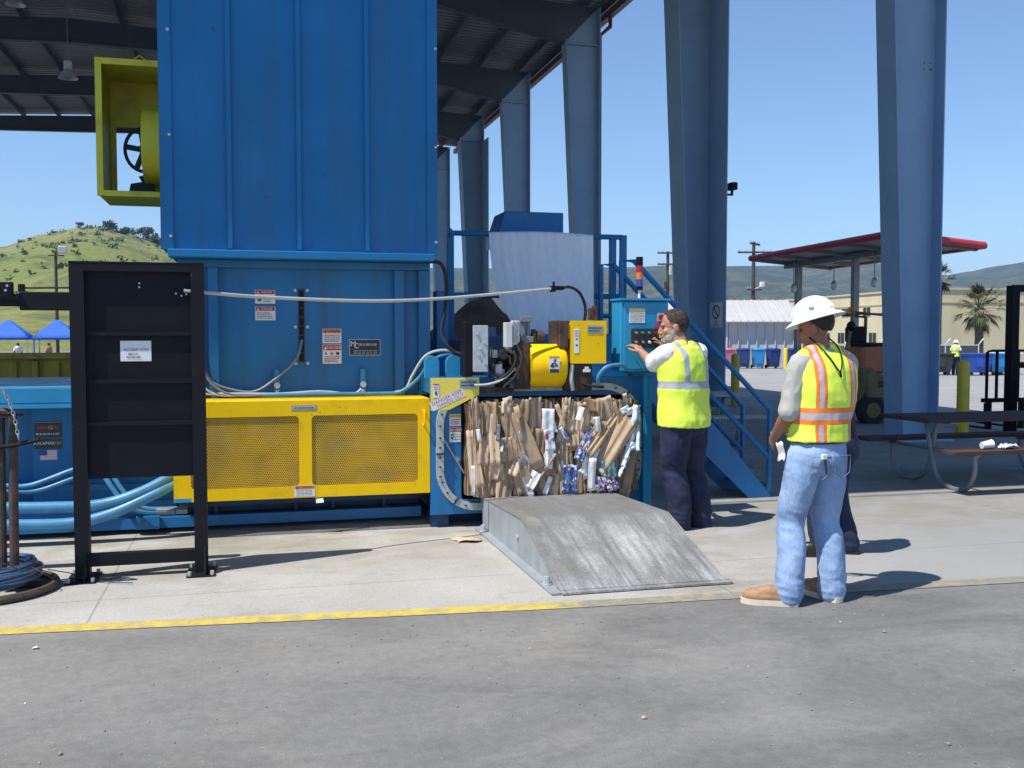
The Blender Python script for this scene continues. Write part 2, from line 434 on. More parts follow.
def mat_hill(name, grass, dry, brush, sc, cover=.5):
    m, nt, b = newmat(name)
    v = coords(nt)
    c = mixc(nt, ramp(nt, nz(nt, v, .012 * sc, 8, .65), [(.36, 0.), (.64, 1.)]), grass, dry)
    f = ramp(nt, nz(nt, v, .045 * sc, 8, .7, .6), [(cover - .06, 0.), (cover + .06, 1.)])
    c = mixc(nt, mth(nt, 'MULTIPLY', f, .75), c, brush)
    c = mixc(nt, 1., c, ramp(nt, nz(nt, v, .35 * sc, 6, .7), [(.3, .72), (.7, 1.25)]), 'MULTIPLY')
    nt.links.new(c, b.inputs['Base Color'])
    b.inputs['Roughness'].default_value = .95
    b.inputs['Specular IOR Level'].default_value = .1
    return m
MAT['hillnear'] = mat_hill('grassy_hillside', (.155, .185, .052), (.225, .215, .080), (.075, .100, .045), 1.3, .56)
MAT['hillfar'] = mat_hill('far_hills', (.085, .090, .040), (.125, .115, .060), (.035, .045, .024), .5, .47)

def mat_jeans():
    m, nt, b = newmat('faded_denim_fold_shade')
    v = coords(nt)
    c = mixc(nt, ramp(nt, nz(nt, v, 5, 6, .6), [(.3, 0.), (.7, 1.)]), (.150, .245, .43), (.37, .50, .73))  # dark mottling also puts fold shade into the faded denim colour
    c = mixc(nt, 1., c, ramp(nt, nz(nt, coords(nt, (1, 1, .3)), 120, 3, .7), [(.3, .85), (.7, 1.15)]), 'MULTIPLY')
    nt.links.new(c, b.inputs['Base Color'])
    b.inputs['Roughness'].default_value = .85
    bp = nt.nodes.new('ShaderNodeBump')
    bp.inputs['Strength'].default_value = .3
    bp.inputs['Distance'].default_value = .006
    nt.links.new(nz(nt, v, 34, 6, .6), bp.inputs['Height'])
    nt.links.new(bp.outputs[0], b.inputs['Normal'])
    return m
MAT['jeans'] = mat_jeans()

def mat_vest(name, base, bands, cx=0.):
    """hi-vis cloth; bands = (axis, lo, hi, colour, zmin, zmax) in the wearer's own metres"""
    m, nt, b = newmat(name)
    v = coords(nt)
    sep = nt.nodes.new('ShaderNodeSeparateXYZ')
    nt.links.new(v, sep.inputs[0])
    ax = mth(nt, 'ABSOLUTE', mth(nt, 'SUBTRACT', sep.outputs[0], cx))
    c = mixc(nt, nz(nt, v, 8, 5), tuple(x * .92 for x in base), base)
    for (a, lo, hi, col, z0, z1) in bands:
        s = ax if a == 'x' else sep.outputs[2]
        f = mth(nt, 'MULTIPLY', mth(nt, 'GREATER_THAN', s, lo), mth(nt, 'LESS_THAN', s, hi))
        if a == 'x':
            f = mth(nt, 'MULTIPLY', f, mth(nt, 'MULTIPLY', mth(nt, 'GREATER_THAN', sep.outputs[2], z0), mth(nt, 'LESS_THAN', sep.outputs[2], z1)))
        c = mixc(nt, f, c, col)
    nt.links.new(c, b.inputs['Base Color'])
    b.inputs['Roughness'].default_value = .6
    bp = nt.nodes.new('ShaderNodeBump')
    bp.inputs['Strength'].default_value = .3
    bp.inputs['Distance'].default_value = .008
    nt.links.new(nz(nt, v, 22, 5, .6), bp.inputs['Height'])
    nt.links.new(bp.outputs[0], b.inputs['Normal'])
    return m
LIME = (.80, 1., .09)
SILV = (.40, .42, .46)
ORNG = (.85, .22, .03)
MAT['vest_grey'] = mat_vest('lime_vest_silver_bands', LIME, [
    ('z', 1.175, 1.235, SILV, 0, 0), ('x', .095, .145, SILV, 1.17, 1.62)])
MAT['vest_orange'] = mat_vest('lime_vest_orange_bands', LIME, [
    ('x', .085, .15, ORNG, .8, 1.7), ('x', .105, .13, (.50, .42, .48), .8, 1.7),
    ('z', 1.085, 1.185, ORNG, 0, 0), ('z', 1.115, 1.155, (.50, .42, .48), 0, 0)], .075)

# ------------------------------------------------------------------ mesh builder
class MB:
    def __init__(s, mat=None):
        s.bm = bmesh.new()
        s.mats = []
        s.cur = 0
        if mat:
            s.use(mat)
    def use(s, mat):
        mt = MAT[mat] if isinstance(mat, str) else mat
        if mt not in s.mats:
            s.mats.append(mt)
        s.cur = s.mats.index(mt)
        return s
    def F(s, vs):
        try:
            f = s.bm.faces.new(vs)
            f.material_index = s.cur
            return f
        except ValueError:
            return None
    def V(s, p):
        return s.bm.verts.new(p)
    def hull8(s, c, b=0):
        v = [s.V(p) for p in c]
        fs = [s.F([v[i] for i in q]) for q in ((0, 3, 2, 1), (4, 5, 6, 7), (0, 1, 5, 4), (1, 2, 6, 5), (2, 3, 7, 6), (3, 0, 4, 7))]
        if b:
            es = list({e for f in fs for e in f.edges})
            r = bmesh.ops.bevel(s.bm, geom=es, offset=b, segments=1, affect='EDGES', profile=.5)
            for f in r['faces']:
                f.material_index = s.cur
        return s
    def box(s, x0, x1, y0, y1, z0, z1, b=0):
        return s.hull8([(x0, y0, z0), (x1, y0, z0), (x1, y1, z0), (x0, y1, z0), (x0, y0, z1), (x1, y0, z1), (x1, y1, z1), (x0, y1, z1)], b)
    def bar(s, p, q, w, h, up=(0, 0, 1)):
        p, q = Vector(p), Vector(q)
        d = (q - p).normalized()
        u = Vector(up)
        sd = d.cross(u)
        if sd.length < 1e-4:
            sd = d.cross(Vector((0, 1, 0)))
        sd.normalize()
        u = sd.cross(d).normalized()
        sd *= w / 2
        u *= h / 2
        return s.hull8([p - sd - u, p + sd - u, q + sd - u, q - sd - u, p - sd + u, p + sd + u, q + sd + u, q - sd + u])
    def ring(s, c, u, v, n):
        return [s.V(Vector(c) + Vector(u) * math.cos(2 * PI * k / n) + Vector(v) * math.sin(2 * PI * k / n)) for k in range(n)]
    def skin(s, a, b):
        n = len(a)
        for k in range(n):
            s.F([a[k], a[(k + 1) % n], b[(k + 1) % n], b[k]])
    def cyl(s, p, q, r, r2=None, n=14, caps=True):
        return s.tube([p, q], [r, r if r2 is None else r2], n, 0, caps)
    def tube(s, pts, r, n=10, sub=0, caps=True, closed=False):
        P = [Vector(p) for p in pts]
        rr = r if isinstance(r, (list, tuple)) else [r] * len(P)
        if sub:
            P, rr = catmull(P, rr, sub, closed)
        rings = []
        L = len(P)
        prev = None
        for i in range(L):
            if closed:
                t = P[(i + 1) % L] - P[i - 1]
            else:
                t = P[min(i + 1, L - 1)] - P[max(i - 1, 0)]
            if t.length < 1e-9:
                t = Vector((0, 0, 1))
            t.normalize()
            if prev is None:
                u = t.orthogonal().normalized()
            else:
                u = prev - t * prev.dot(t)
                if u.length < 1e-6:
                    u = t.orthogonal()
                u.normalize()
            prev = u
            v = t.cross(u)
            rings.append(s.ring(P[i], u * rr[i], v * rr[i], n))
        for i in range(L - 1):
            s.skin(rings[i], rings[i + 1])
        if closed:
            s.skin(rings[-1], rings[0])
        elif caps:
            s.F(list(reversed(rings[0])))
            s.F(rings[-1])
        return s
    def loft(s, rings, n=20, caps=True):
        """rings: (cx,cy,cz, rx, ry[, exponent]) horizontal ellipses"""
        rs = []
        for q in rings:
            cx, cy, cz, rx, ry = q[:5]
            e = q[5] if len(q) > 5 else 1.
            row = []
            for k in range(n):
                a = 2 * PI * k / n
                ca, sa = math.cos(a), math.sin(a)
                row.append(s.V((cx + rx * math.copysign(abs(ca) ** e, ca), cy + ry * math.copysign(abs(sa) ** e, sa), cz)))
            rs.append(row)
        for a, b in zip(rs, rs[1:]):
            s.skin(a, b)
        if caps:
            s.F(list(reversed(rs[0])))
            s.F(rs[-1])
        return s
    def lathe(s, prof, c=(0, 0, 0), n=24, T=None):
        rs = []
        for r, z in prof:
            row = []
            for k in range(n):
                p = Vector((c[0] + r * math.cos(2 * PI * k / n), c[1] + r * math.sin(2 * PI * k / n), c[2] + z))
                row.append(s.V(T @ p if T else p))
            rs.append(row)
        for a, b in zip(rs, rs[1:]):
            s.skin(a, b)
        if prof[0][0] > 1e-4:
            s.F(list(reversed(rs[0])))
        if prof[-1][0] > 1e-4:
            s.F(rs[-1])
        return s
    def ell(s, c, rx, ry, rz, nu=16, nv=10, T=None):
        c = Vector(c)
        def pt(a, b):
            p = Vector((rx * math.cos(a) * math.cos(b), ry * math.sin(a) * math.cos(b), rz * math.sin(b)))
            return c + (T @ p if T else p)
        top = s.V(pt(0, PI / 2)); bot = s.V(pt(0, -PI / 2))
        rows = [[s.V(pt(2 * PI * k / nu, -PI / 2 + PI * j / nv)) for k in range(nu)] for j in range(1, nv)]
        for a, b in zip(rows, rows[1:]):
            s.skin(a, b)
        for k in range(nu):
            s.F([bot, rows[0][(k + 1) % nu], rows[0][k]])
            s.F([top, rows[-1][k], rows[-1][(k + 1) % nu]])
        return s
    def prism(s, poly, axis, a0, a1):
        def mk(p, a):
            return {'x': (a, p[0], p[1]), 'y': (p[0], a, p[1]), 'z': (p[0], p[1], a)}[axis]
        A = [s.V(mk(p, a0)) for p in poly]
        B = [s.V(mk(p, a1)) for p in poly]
        s.F(A)
        s.F(list(reversed(B)))
        n = len(poly)
        for k in range(n):
            s.F([A[k], B[k], B[(k + 1) % n], A[(k + 1) % n]])
        return s
    def grid(s, fn, nu, nv, close_u=False):
        g = [[s.V(fn(i / nu, j / nv)) for i in range(nu + (0 if close_u else 1))] for j in range(nv + 1)]
        W = len(g[0])
        for j in range(nv):
            for i in range(nu):
                s.F([g[j][i], g[j][(i + 1) % W], g[j + 1][(i + 1) % W], g[j + 1][i]])
        return s
    def quad(s, a, b, c, d):
        s.F([s.V(a), s.V(b), s.V(c), s.V(d)])
        return s
    def mesh(s, me, T):
        n0 = len(s.bm.faces)
        v0 = len(s.bm.verts)
        s.bm.from_mesh(me)
        s.bm.verts.ensure_lookup_table(); s.bm.faces.ensure_lookup_table()
        for v in s.bm.verts[v0:]:
            v.co = T @ v.co
        for f in s.bm.faces[n0:]:
            f.material_index = s.cur
        return s
    def xf(s, T):
        bmesh.ops.transform(s.bm, matrix=T, verts=s.bm.verts)
        return s
    def build(s, name, parent=None, sharp=35, solid=0, normals=True):
        if normals:
            bmesh.ops.recalc_face_normals(s.bm, faces=s.bm.faces)
        off = OFF.get(parent.name) if parent else None
        if off:
            bmesh.ops.translate(s.bm, verts=s.bm.verts, vec=[-c for c in off])
        me = bpy.data.meshes.new(name)
        s.bm.to_mesh(me)
        s.bm.free()
        for m in s.mats:
            me.materials.append(m)
        for p in me.polygons:
            p.use_smooth = True
        me.set_sharp_from_angle(angle=R(sharp))
        o = bpy.data.objects.new(name, me)
        COL.objects.link(o)
        if parent:
            o.parent = parent
            if off:
                OFF[o.name] = off
        if solid:
            md = o.modifiers.new('thickness', 'SOLIDIFY')
            md.thickness = solid
            md.offset = 0
        return o

OFF = {}
def catmull(P, rr, sub, closed=False):
    out, ro = [], []
    L = len(P)
    rng = range(L if closed else L - 1)
    for i in rng:
        if closed:
            p0, p1, p2, p3 = P[i - 1], P[i], P[(i + 1) % L], P[(i + 2) % L]
            r1, r2 = rr[i], rr[(i + 1) % L]
        else:
            p1, p2 = P[i], P[i + 1]
            p0 = P[i - 1] if i else p1 * 2 - p2
            p3 = P[i + 2] if i + 2 < L else p2 * 2 - p1
            r1, r2 = rr[i], rr[i + 1]
        for k in range(sub):
            t = k / sub
            out.append(.5 * ((2 * p1) + (p2 - p0) * t + (2 * p0 - 5 * p1 + 4 * p2 - p3) * t * t + (3 * p1 - p0 - 3 * p2 + p3) * t ** 3))
            ro.append(r1 + (r2 - r1) * t)
    if not closed:
        out.append(P[-1])
        ro.append(rr[-1])
    return out, ro

def tag(o, label=None, cat=None, group=None, kind=None):
    for k, v in (('label', label), ('category', cat), ('group', group), ('kind', kind)):
        if v:
            o[k] = v
    return o

def thing(name, label, cat, loc=(0, 0, 0), rotz=0, group=None, world=True):
    """an Empty at the thing's base; parts of a world=True thing are written in world metres"""
    o = bpy.data.objects.new(name, None)
    COL.objects.link(o)
    o.empty_display_size = .2
    o.location = loc
    o.rotation_euler = (0, 0, rotz)
    tag(o, label, cat, group)
    if world:
        OFF[o.name] = tuple(loc)
    return o

def dup(root, loc, rotz=0, label=None, scale=None):
    """copy of a thing with copies of its parts and sub-parts"""
    r = root.copy()
    COL.objects.link(r)
    r.location = loc
    r.rotation_euler = (0, 0, rotz)
    if label:
        r['label'] = label
    if scale:
        r.scale = (scale,) * 3
    for ch in list(root.children):
        c = ch.copy()
        COL.objects.link(c)
        c.parent = r
        for g in list(ch.children):
            d = g.copy()
            COL.objects.link(d)
            d.parent = c
    return r

def text_mesh(body, size, align='CENTER', shear=0):
    cu = bpy.data.curves.new('lettering', 'FONT')
    cu.body = body
    cu.size = size
    cu.align_x = align
    cu.align_y = 'CENTER'
    cu.shear = shear
    cu.resolution_u = 2
    ob = bpy.data.objects.new('lettering', cu)
    COL.objects.link(ob)
    dg = bpy.context.evaluated_depsgraph_get()
    me = bpy.data.meshes.new_from_object(ob.evaluated_get(dg))
    bpy.data.objects.remove(ob)
    bpy.data.curves.remove(cu)
    return me

def sticker(parent, name, x0, x1, z0, z1, y, base, els, T=None, thick=.002, label=None, round_=0):
    """a flat printed plate facing -Y; els in fractions of the plate:
    ('r',u0,u1,v0,v1,mat) rectangle, ('t',text,u,v,height,mat) lettering, ('p',[(u,v)...],mat) polygon"""
    b = MB(base)
    w, h = x1 - x0, z1 - z0
    b.box(x0, x1, y - thick, y, z0, z1)
    yy = y - thick - .0012
    for e in els:
        yy -= .0002
        if e[0] == 'r':
            b.use(e[5])
            b.quad((x0 + w * e[1], yy, z0 + h * e[3]), (x0 + w * e[2], yy, z0 + h * e[3]), (x0 + w * e[2], yy, z0 + h * e[4]), (x0 + w * e[1], yy, z0 + h * e[4]))
        elif e[0] == 'p':
            b.use(e[2])
            b.F([b.V((x0 + w * u, yy - .0006, z0 + h * v)) for u, v in e[1]])
        else:
            b.use(e[5])
            me = text_mesh(e[1], e[4] * h)
            rot = e[6] if len(e) > 6 else 0
            b.mesh(me, Matrix.Translation((x0 + w * e[2], yy - .0008, z0 + h * e[3])) @ Matrix.Rotation(-rot, 4, 'Y') @ Matrix.Rotation(PI / 2, 4, 'X'))
            bpy.data.meshes.remove(me)
    if T:
        b.xf(T)
    o = b.build(name, parent, normals=False)
    if label:
        o['label'] = label
    return o

def lines(n, v0, v1, u0=.12, u1=.88, mat='inkgrey', seed=1):
    """rows of small print too fine to read at this distance"""
    r = random.Random(seed)
    out = []
    st = (v1 - v0) / n
    for k in range(n):
        u = u0
        v = v1 - st * (k + .75)
        end = u1 - r.random() * .2
        while u < end:
            w = .05 + .1 * r.random()
            out.append(('r', u, min(u + w, u1), v, v + st * .42, mat))
            u += w + .03
    return out

def gz(x, y):
    """yard level: flat under the shed, falling gently away beyond it"""
    a = .45 * min(1, max(0, (x - 10.8) / 9.2))
    b = .67 * min(1, max(0, (y - 55) / 12))
    return -max(a, b)
# ================================================================== sky, sun, camera
SUN_EL, SUN_AZ = R(59.5), math.atan2(-.943, -.332)          # azimuth measured from +Y towards +X
w = bpy.data.worlds.new('World')
scene.world = w
w.use_nodes = True
nt = w.node_tree
sky = nt.nodes.new('ShaderNodeTexSky')
sky.sky_type = 'NISHITA'
sky.sun_disc = False
sky.sun_elevation = SUN_EL
sky.sun_rotation = SUN_AZ
sky.altitude = 60
sky.air_density = 1.0
sky.dust_density = 0.
sky.ozone_density = 6.
bg = nt.nodes['Background']
bg.inputs['Strength'].default_value = .124
nt.links.new(sky.outputs[0], bg.inputs[0])

sl = bpy.data.lights.new('sun', 'SUN')
sl.energy = 4.8
sl.angle = R(.53)
sl.color = (1., .955, .88)
so = bpy.data.objects.new('sun', sl)
COL.objects.link(so)
to_sun = Vector((math.sin(SUN_AZ) * math.cos(SUN_EL), math.cos(SUN_AZ) * math.cos(SUN_EL), math.sin(SUN_EL)))
so.rotation_euler = to_sun.to_track_quat('Z', 'Y').to_euler()
so.location = to_sun * 60

cd = bpy.data.cameras.new('camera')
cam = bpy.data.objects.new('camera', cd)
COL.objects.link(cam)
cam.location = (0, 0, 1.62)
cam.rotation_euler = (R(90) - math.atan(.05), 0, R(-14.7))
cd.sensor_width = 36
cd.lens = 36 * 1000 / 1024
cd.clip_start = .1
cd.clip_end = 12000
scene.camera = cam
scene.view_settings.view_transform = 'Standard'
scene.view_settings.look = 'None'
scene.view_settings.gamma = 1
scene.view_settings.exposure = .40
scene.render.engine = 'CYCLES'
scene.cycles.use_denoising = True
scene.cycles.max_bounces = 6
scene.cycles.transparent_max_bounces = 16
scene.cycles.volume_bounces = 0
scene.cycles.sample_clamp_indirect = 6

# ================================================================== ground
XS = [-4000, -200, -30, 10.8, 20, 60, 4000]
YS = [-80, 0, 30, 55, 67, 200, 4200]
b = MB('asphalt')
g = [[b.V((x, y, gz(x, y))) for x in XS] for y in YS]
for j in range(len(YS) - 1):
    for i in range(len(XS) - 1):
        b.F([g[j][i], g[j][i + 1], g[j + 1][i + 1], g[j + 1][i]])
tag(b.build('ground'), kind='structure')

EDGE = [(-22, 7.73), (-1.33, 5.88), (1.77, 5.60), (4.92, 5.43), (10.8, 5.11)]
b = MB('concrete')
for (x0, y0), (x1, y1) in zip(EDGE, EDGE[1:]):
    b.quad((x0, y0, .004), (x1, y1, .004), (x1, 54, .004), (x0, 54, .004))
for (x0, y0), (x1, y1) in zip(EDGE, EDGE[1:]):                # feathered edge down to the asphalt
    b.quad((x0, y0 - .05, .0004), (x1, y1 - .05, .0004), (x1, y1, .004), (x0, y0, .004))
tag(b.build('concrete_slab'), kind='structure')
b = MB('yard')
for (x0, x1) in ((10.8, 20), (20, 46)):
    for (y0, y1) in ((5.13, 55), (55, 60.8)):
        b.quad((x0, y0, gz(x0, y0) + .004), (x1, y0, gz(x1, y0) + .004), (x1, y1, gz(x1, y1) + .004), (x0, y1, gz(x0, y1) + .004))
tag(b.build('yard_pavement'), kind='structure')
b = MB('line')
for (x0, y0), (x1, y1) in zip(EDGE, EDGE[1:]):
    n = max(1, int((x1 - x0) / .5))
    for k in range(n):
        xa, xb = x0 + (x1 - x0) * k / n, x0 + (x1 - x0) * (k + 1) / n
        ya, yb = y0 + (y1 - y0) * k / n, y0 + (y1 - y0) * (k + 1) / n
        b.quad((xa, ya - .048, .0055), (xb, yb - .048, .0055), (xb, yb + .085, .008), (xa, ya + .085, .008))
tag(b.build('painted_line'), kind='structure')
b = MB('cautionyellow')
b.quad((10.9, 10.2, -.001 + .008), (14.5, 10.9, gz(14.5, 0) + .012), (14.5, 11.0, gz(14.5, 0) + .012), (10.9, 10.3, .007))
tag(b.build('painted_line'), kind='structure')

# ================================================================== hills
def lerp_table(t, x):
    if x <= t[0][0]:
        return t[0][1]
    for (a, u), (c, v) in zip(t, t[1:]):
        if x <= c:
            f = (x - a) / (c - a)
            f = f * f * (3 - 2 * f)
            return u + (v - u) * f
    return t[-1][1]
def sm(x):
    x = min(1, max(0, x))
    return x * x * (3 - 2 * x)
NEAR = [(-80, .026), (-45, .050), (-25, .060), (-16, .0700), (-12.4, .0765), (-10.2, .0900), (-8.4, .0975), (-7.6, .0985), (-6.4, .0945), (-5, .087), (-3.5, .081), (0, .075), (4, .055), (8.5, .018), (11, .0)]
FAR = [(-80, .03), (-20, .045), (5, .060), (10, .0655), (16, .0655), (21, .066), (24, .0675), (27, .066), (30, .0655), (33, .068), (35, .066), (38, .0535), (39.4, .057), (40.4, .061), (42, .064), (50, .069), (95, .06)]
def hill_mesh(name, table, d0, d1, d2, az0, az1, step, mat, rough, seed):
    b = MB(mat)
    naz = int((az1 - az0) / step)
    ds = [d0 + (d1 - d0) * (k / 26) for k in range(27)] + [d1 + (d2 - d1) * (k / 8) for k in range(1, 9)]
    rows = []
    for d in ds:
        row = []
        for i in range(naz + 1):
            az = az0 + step * i
            e = lerp_table(table, az)
            a = R(az)
            x, y = d * math.sin(a), d * math.cos(a)
            if d <= d1:
                t = (d - d0) / (d1 - d0)
                h = e * d1 * (t ** 1.25 * (1.25 - .25 * t))
                h += rough * d1 * .01 * (noise.fractal((x * 6 / d1 + seed, y * 6 / d1, seed), 1., 2., 5)) * (math.sin(PI * min(1, t)) * 1.1)
            else:
                h = e * d1 * (1 - sm((d - d1) / (d2 - d1)) * 1.05)
            h += 1.62 if d >= d1 * .5 else 1.62 * d / (d1 * .5)
            h = max(h, -1.5)
            if d == d0:
                h = -1.5
            row.append(b.V((x, y, h)))
        rows.append(row)
    for a, c in zip(rows, rows[1:]):
        for i in range(naz):
            b.F([a[i], a[i + 1], c[i + 1], c[i]])
    return tag(b.build(name, sharp=180), kind='structure')
near = hill_mesh('grassy_hill', NEAR, 150, 450, 700, -80, 11, .5, 'hillnear', 1.3, 3.1)
far = hill_mesh('far_hills', FAR, 1100, 2300, 3400, -80, 95, .6, 'hillfar', 2.2, 8.7)

def near_h(az, d):
    a = R(az)
    x, y = d * math.sin(a), d * math.cos(a)
    t = (d - 150) / 300
    e = lerp_table(NEAR, az)
    h = e * 450 * (t ** 1.25 * (1.25 - .25 * t)) + 1.3 * 4.5 * noise.fractal((x * 6 / 450 + 3.1, y * 6 / 450, 3.1), 1., 2., 5) * math.sin(PI * t) * 1.1 + (1.62 if d >= 225 else 1.62 * d / 225)
    return Vector((x, y, h))
def leaf_clump(b, c, r, n, size, rnd, flat=.75):
    for _ in range(n):
        while True:
            p = Vector((rnd.uniform(-1, 1), rnd.uniform(-1, 1), rnd.uniform(-1, 1)))
            if p.length < 1:
                break
        p = p * (.45 + .55 * p.length)
        q = Vector(c) + Vector((p.x * r, p.y * r, p.z * r * flat))
        u = Vector((rnd.uniform(-1, 1), rnd.uniform(-1, 1), rnd.uniform(-1, 1))).normalized()
        v = u.orthogonal().normalized()
        s = size * rnd.uniform(.6, 1.3)
        b.quad(q - u * s - v * s * .5, q + u * s * .2 - v * s * .6, q + u * s + v * s * .4, q - u * s * .3 + v * s * .6)
rnd = random.Random(11)
b = MB('scrub')
for k in range(1000):
    az = rnd.uniform(-26, 1)
    d = 150 + 300 * rnd.random() ** .7
    dens = noise.fractal((d * math.sin(R(az)) * .012, d * math.cos(R(az)) * .012, 5.), 1., 2., 4)
    if dens + (.25 if az > -9 else 0) < rnd.uniform(-.25, .75):
        continue
    p = near_h(az, d)
    r = rnd.uniform(.5, 1.9)
    leaf_clump(b, p + Vector((0, 0, r * .35)), r, 16, r * .34, rnd, .6)
tag(b.build('hillside_scrub', normals=False), 'low dark green scrub scattered over the grassy hill', 'scrub', kind='stuff')

def small_tree(loc, r, h, rnd, label, mat='treeleaf', wide=1.):
    t = thing('hilltop_tree', label, 'tree', tuple(loc), group='trees along the hilltop')
    L = Vector(loc)
    b = MB('wood')
    b.tube([L - Vector((0, 0, .5)), L + Vector((r * .05, 0, h * .4)), L + Vector((0, 0, h * .75))], [r * .10, r * .07, r * .03], 7, 3)
    for k in range(5):
        a = rnd.uniform(0, 6.28)
        b.tube([L + Vector((0, 0, h * .35)), L + Vector((math.cos(a) * r * .6 * wide, math.sin(a) * r * .6, h * .72))], [r * .045, r * .015], 5)
    b.build('trunk', t)
    b = MB(mat)
    for k in range(12):
        a, q = rnd.uniform(0, 6.28), rnd.random() ** .5
        c = L + Vector((math.cos(a) * q * r * wide * .75, math.sin(a) * q * r * .75, h * (.22 + .5 * rnd.random())))
        leaf_clump(b, c, r * .45, 60, r * .10, rnd, .8)
    b.build('crown', t, normals=False)
    return t
rnd = random.Random(5)
for az, d, r, h, lab, wd in ((-8.55, 448, 1.7, 2.6, 'single round bush tree standing alone on the very crest of the hill', 1.2),
                             (-7.15, 440, 3.4, 4.0, 'dark spreading tree just right of the hill crest', 1.3),
                             (-6.3, 436, 3.0, 2.8, 'low green tree between two darker trees on the hill crest', 1.6),
                             (-5.2, 446, 4.3, 6.2, 'tallest dark tree on the hill beside the blue machine hood', 1.35),
                             (-4.6, 430, 3.6, 3.8, 'dark tree touching the blue hood edge below the taller hill tree', 1.3)):
    small_tree(near_h(az, d), r, h, rnd, lab, wide=wd)

# ================================================================== open steel shed
shed = thing('steel_shed', 'tall open-sided steel shed with blue-grey tapered columns and metal roof', 'building', (10.3, 13.2, 0))
XO, XE, XR, XL = 10.08, 10.3, -5.5, -21.3
FR = [6.85, 13.2, 20.8, 28.4, 36.0, 43.6, 51.2]
def zt(x):
    return 11.22 + (15.8 - abs(x - XR)) * .0475
def xin(z):
    return 9.50 - .045 * z
def column(yc, side, wide=None):
    b = MB('steelblue')
    def X(x):
        return x if side > 0 else 2 * XR - x
    b.prism([(X(xin(.03)), .03), (X(XO - .02), .03), (X(XO - .02), 11.15), (X(xin(11.15)), 11.15)], 'y', yc - .01, yc + .01)
    fw = .38 if wide else .23
    for s in (0,):
        x0, x1 = xin(0), xin(10.2)
        b.hull8([(X(x0 - .022), yc - fw, 0), (X(x0), yc - fw, 0), (X(x0), yc + fw, 0), (X(x0 - .022), yc + fw, 0),
                 (X(x1 - .022), yc - fw, 10.2), (X(x1), yc - fw, 10.2), (X(x1), yc + fw, 10.2), (X(x1 - .022), yc + fw, 10.2)])
    xa, xb = sorted((X(XO - .018), X(XO)))
    b.box(xa, xb, yc - fw, yc + fw, 0, 11.2)
    xa, xb = sorted((X(xin(10.1) + .003), X(XO - .021)))
    b.box(xa, xb, yc - .15, yc + .15, 10.08, 10.105)            # knee stiffener
    xa, xb = sorted((X(9.3), X(10.3)))
    b.box(xa, xb, yc - .32, yc + .32, 0.004, .03)              # base plate
    if wide and side > 0:
        x, y0 = wide
        b.box(x, x + .02, y0, yc - .011, .031, 10.07)
    o = b.build('column', shed)
    bb = MB('steel')
    for zz in (5.6, 9.0):
        for dx in (0, .1):
            for dz in (0, .1):
                xx = X(9.98 + dx - .1)
                bb.cyl((xx, yc - .011, zz + dz), (xx, yc - .03, zz + dz), .018, n=6)
    bb.build('bolt_group', o)
    return o
for yc in FR:
    wd = {20.8: (10.0, 19.87), 43.6: (10.03, 42.25)}.get(yc)
    column(yc, 1, wd)
    column(yc, -1)
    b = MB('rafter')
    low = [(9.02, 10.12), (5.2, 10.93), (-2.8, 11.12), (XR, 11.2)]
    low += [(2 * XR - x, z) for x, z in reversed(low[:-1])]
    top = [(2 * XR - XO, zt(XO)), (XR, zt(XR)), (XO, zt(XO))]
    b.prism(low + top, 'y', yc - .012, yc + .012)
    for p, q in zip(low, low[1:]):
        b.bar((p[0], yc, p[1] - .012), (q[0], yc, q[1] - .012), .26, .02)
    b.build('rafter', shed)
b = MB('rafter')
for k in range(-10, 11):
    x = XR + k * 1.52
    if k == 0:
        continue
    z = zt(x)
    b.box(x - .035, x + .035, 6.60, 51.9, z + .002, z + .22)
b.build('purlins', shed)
b = MB('roofpan')
b.prism([(XE + .3, zt(XE + .3) + .222), (XR, zt(XR) + .222), (XR, zt(XR) + .262), (XE + .3, zt(XE + .3) + .262)], 'y', 6.55, 52.0)
b.prism([(2 * XR - XE - .3, zt(XE + .3) + .222), (XR - .001, zt(XR) + .222), (XR - .001, zt(XR) + .262), (2 * XR - XE - .3, zt(XE + .3) + .262)], 'y', 6.55, 52.0)
for k in range(150):                                            # deck ribs seen from below
    y = 6.7 + k * .3
    for s in (1, -1):
        p = (XR + s * .05, y, zt(XR) + .212)
        q = (XR + s * 16.0, y, zt(XE + .2) + .212)
        b.bar(p, q, .05, .02)
b.build('roof_deck', shed)
b = MB('gutter')
b.box(XE + .16, XE + .34, 6.55, 52.0, 11.06, 11.26)
b.box(XE + .325, XE + .36, 6.55, 52.0, 11.24, 11.5)
b.build('eave_gutter', shed)
for yc in (13.2, 28.4):
    b = MB('maroon')
    b.tube([(XE + .2, yc + .1, 11.05), (XE + .2, yc + .1, 10.75), (XO + .09, yc + .1, 10.45), (XO + .09, yc + .1, .12), (XO + .2, yc + .1, .06)], .065, 8)
    b.build('downpipe', shed)
b = MB('maroon')
b.box(XL - .3, XE + .3, 6.51, 6.548, 11.0, 11.06)
b.build('front_trim', shed)
def hanging_lamp(p, top, label):
    t = thing('hanging_lamp', label, 'lamp', p, group='lamps hanging under the shed roof')
    x, y, z = p
    b = MB('tubegrey')
    b.cyl((x, y, z + .5), (x, y, top), .012, n=6)
    b.build('drop_rod', t)
    b = MB('zinc')
    b.lathe([(.07, .5), (.11, .46), (.11, .26), (.08, .24)], p, 16)
    b.build('ballast', t)
    b = MB('zinc')
    b.lathe([(.09, .24), (.16, .17), (.26, 0), (.255, 0), (.15, .16), (.08, .22)], p, 20)
    b.build('reflector', t)
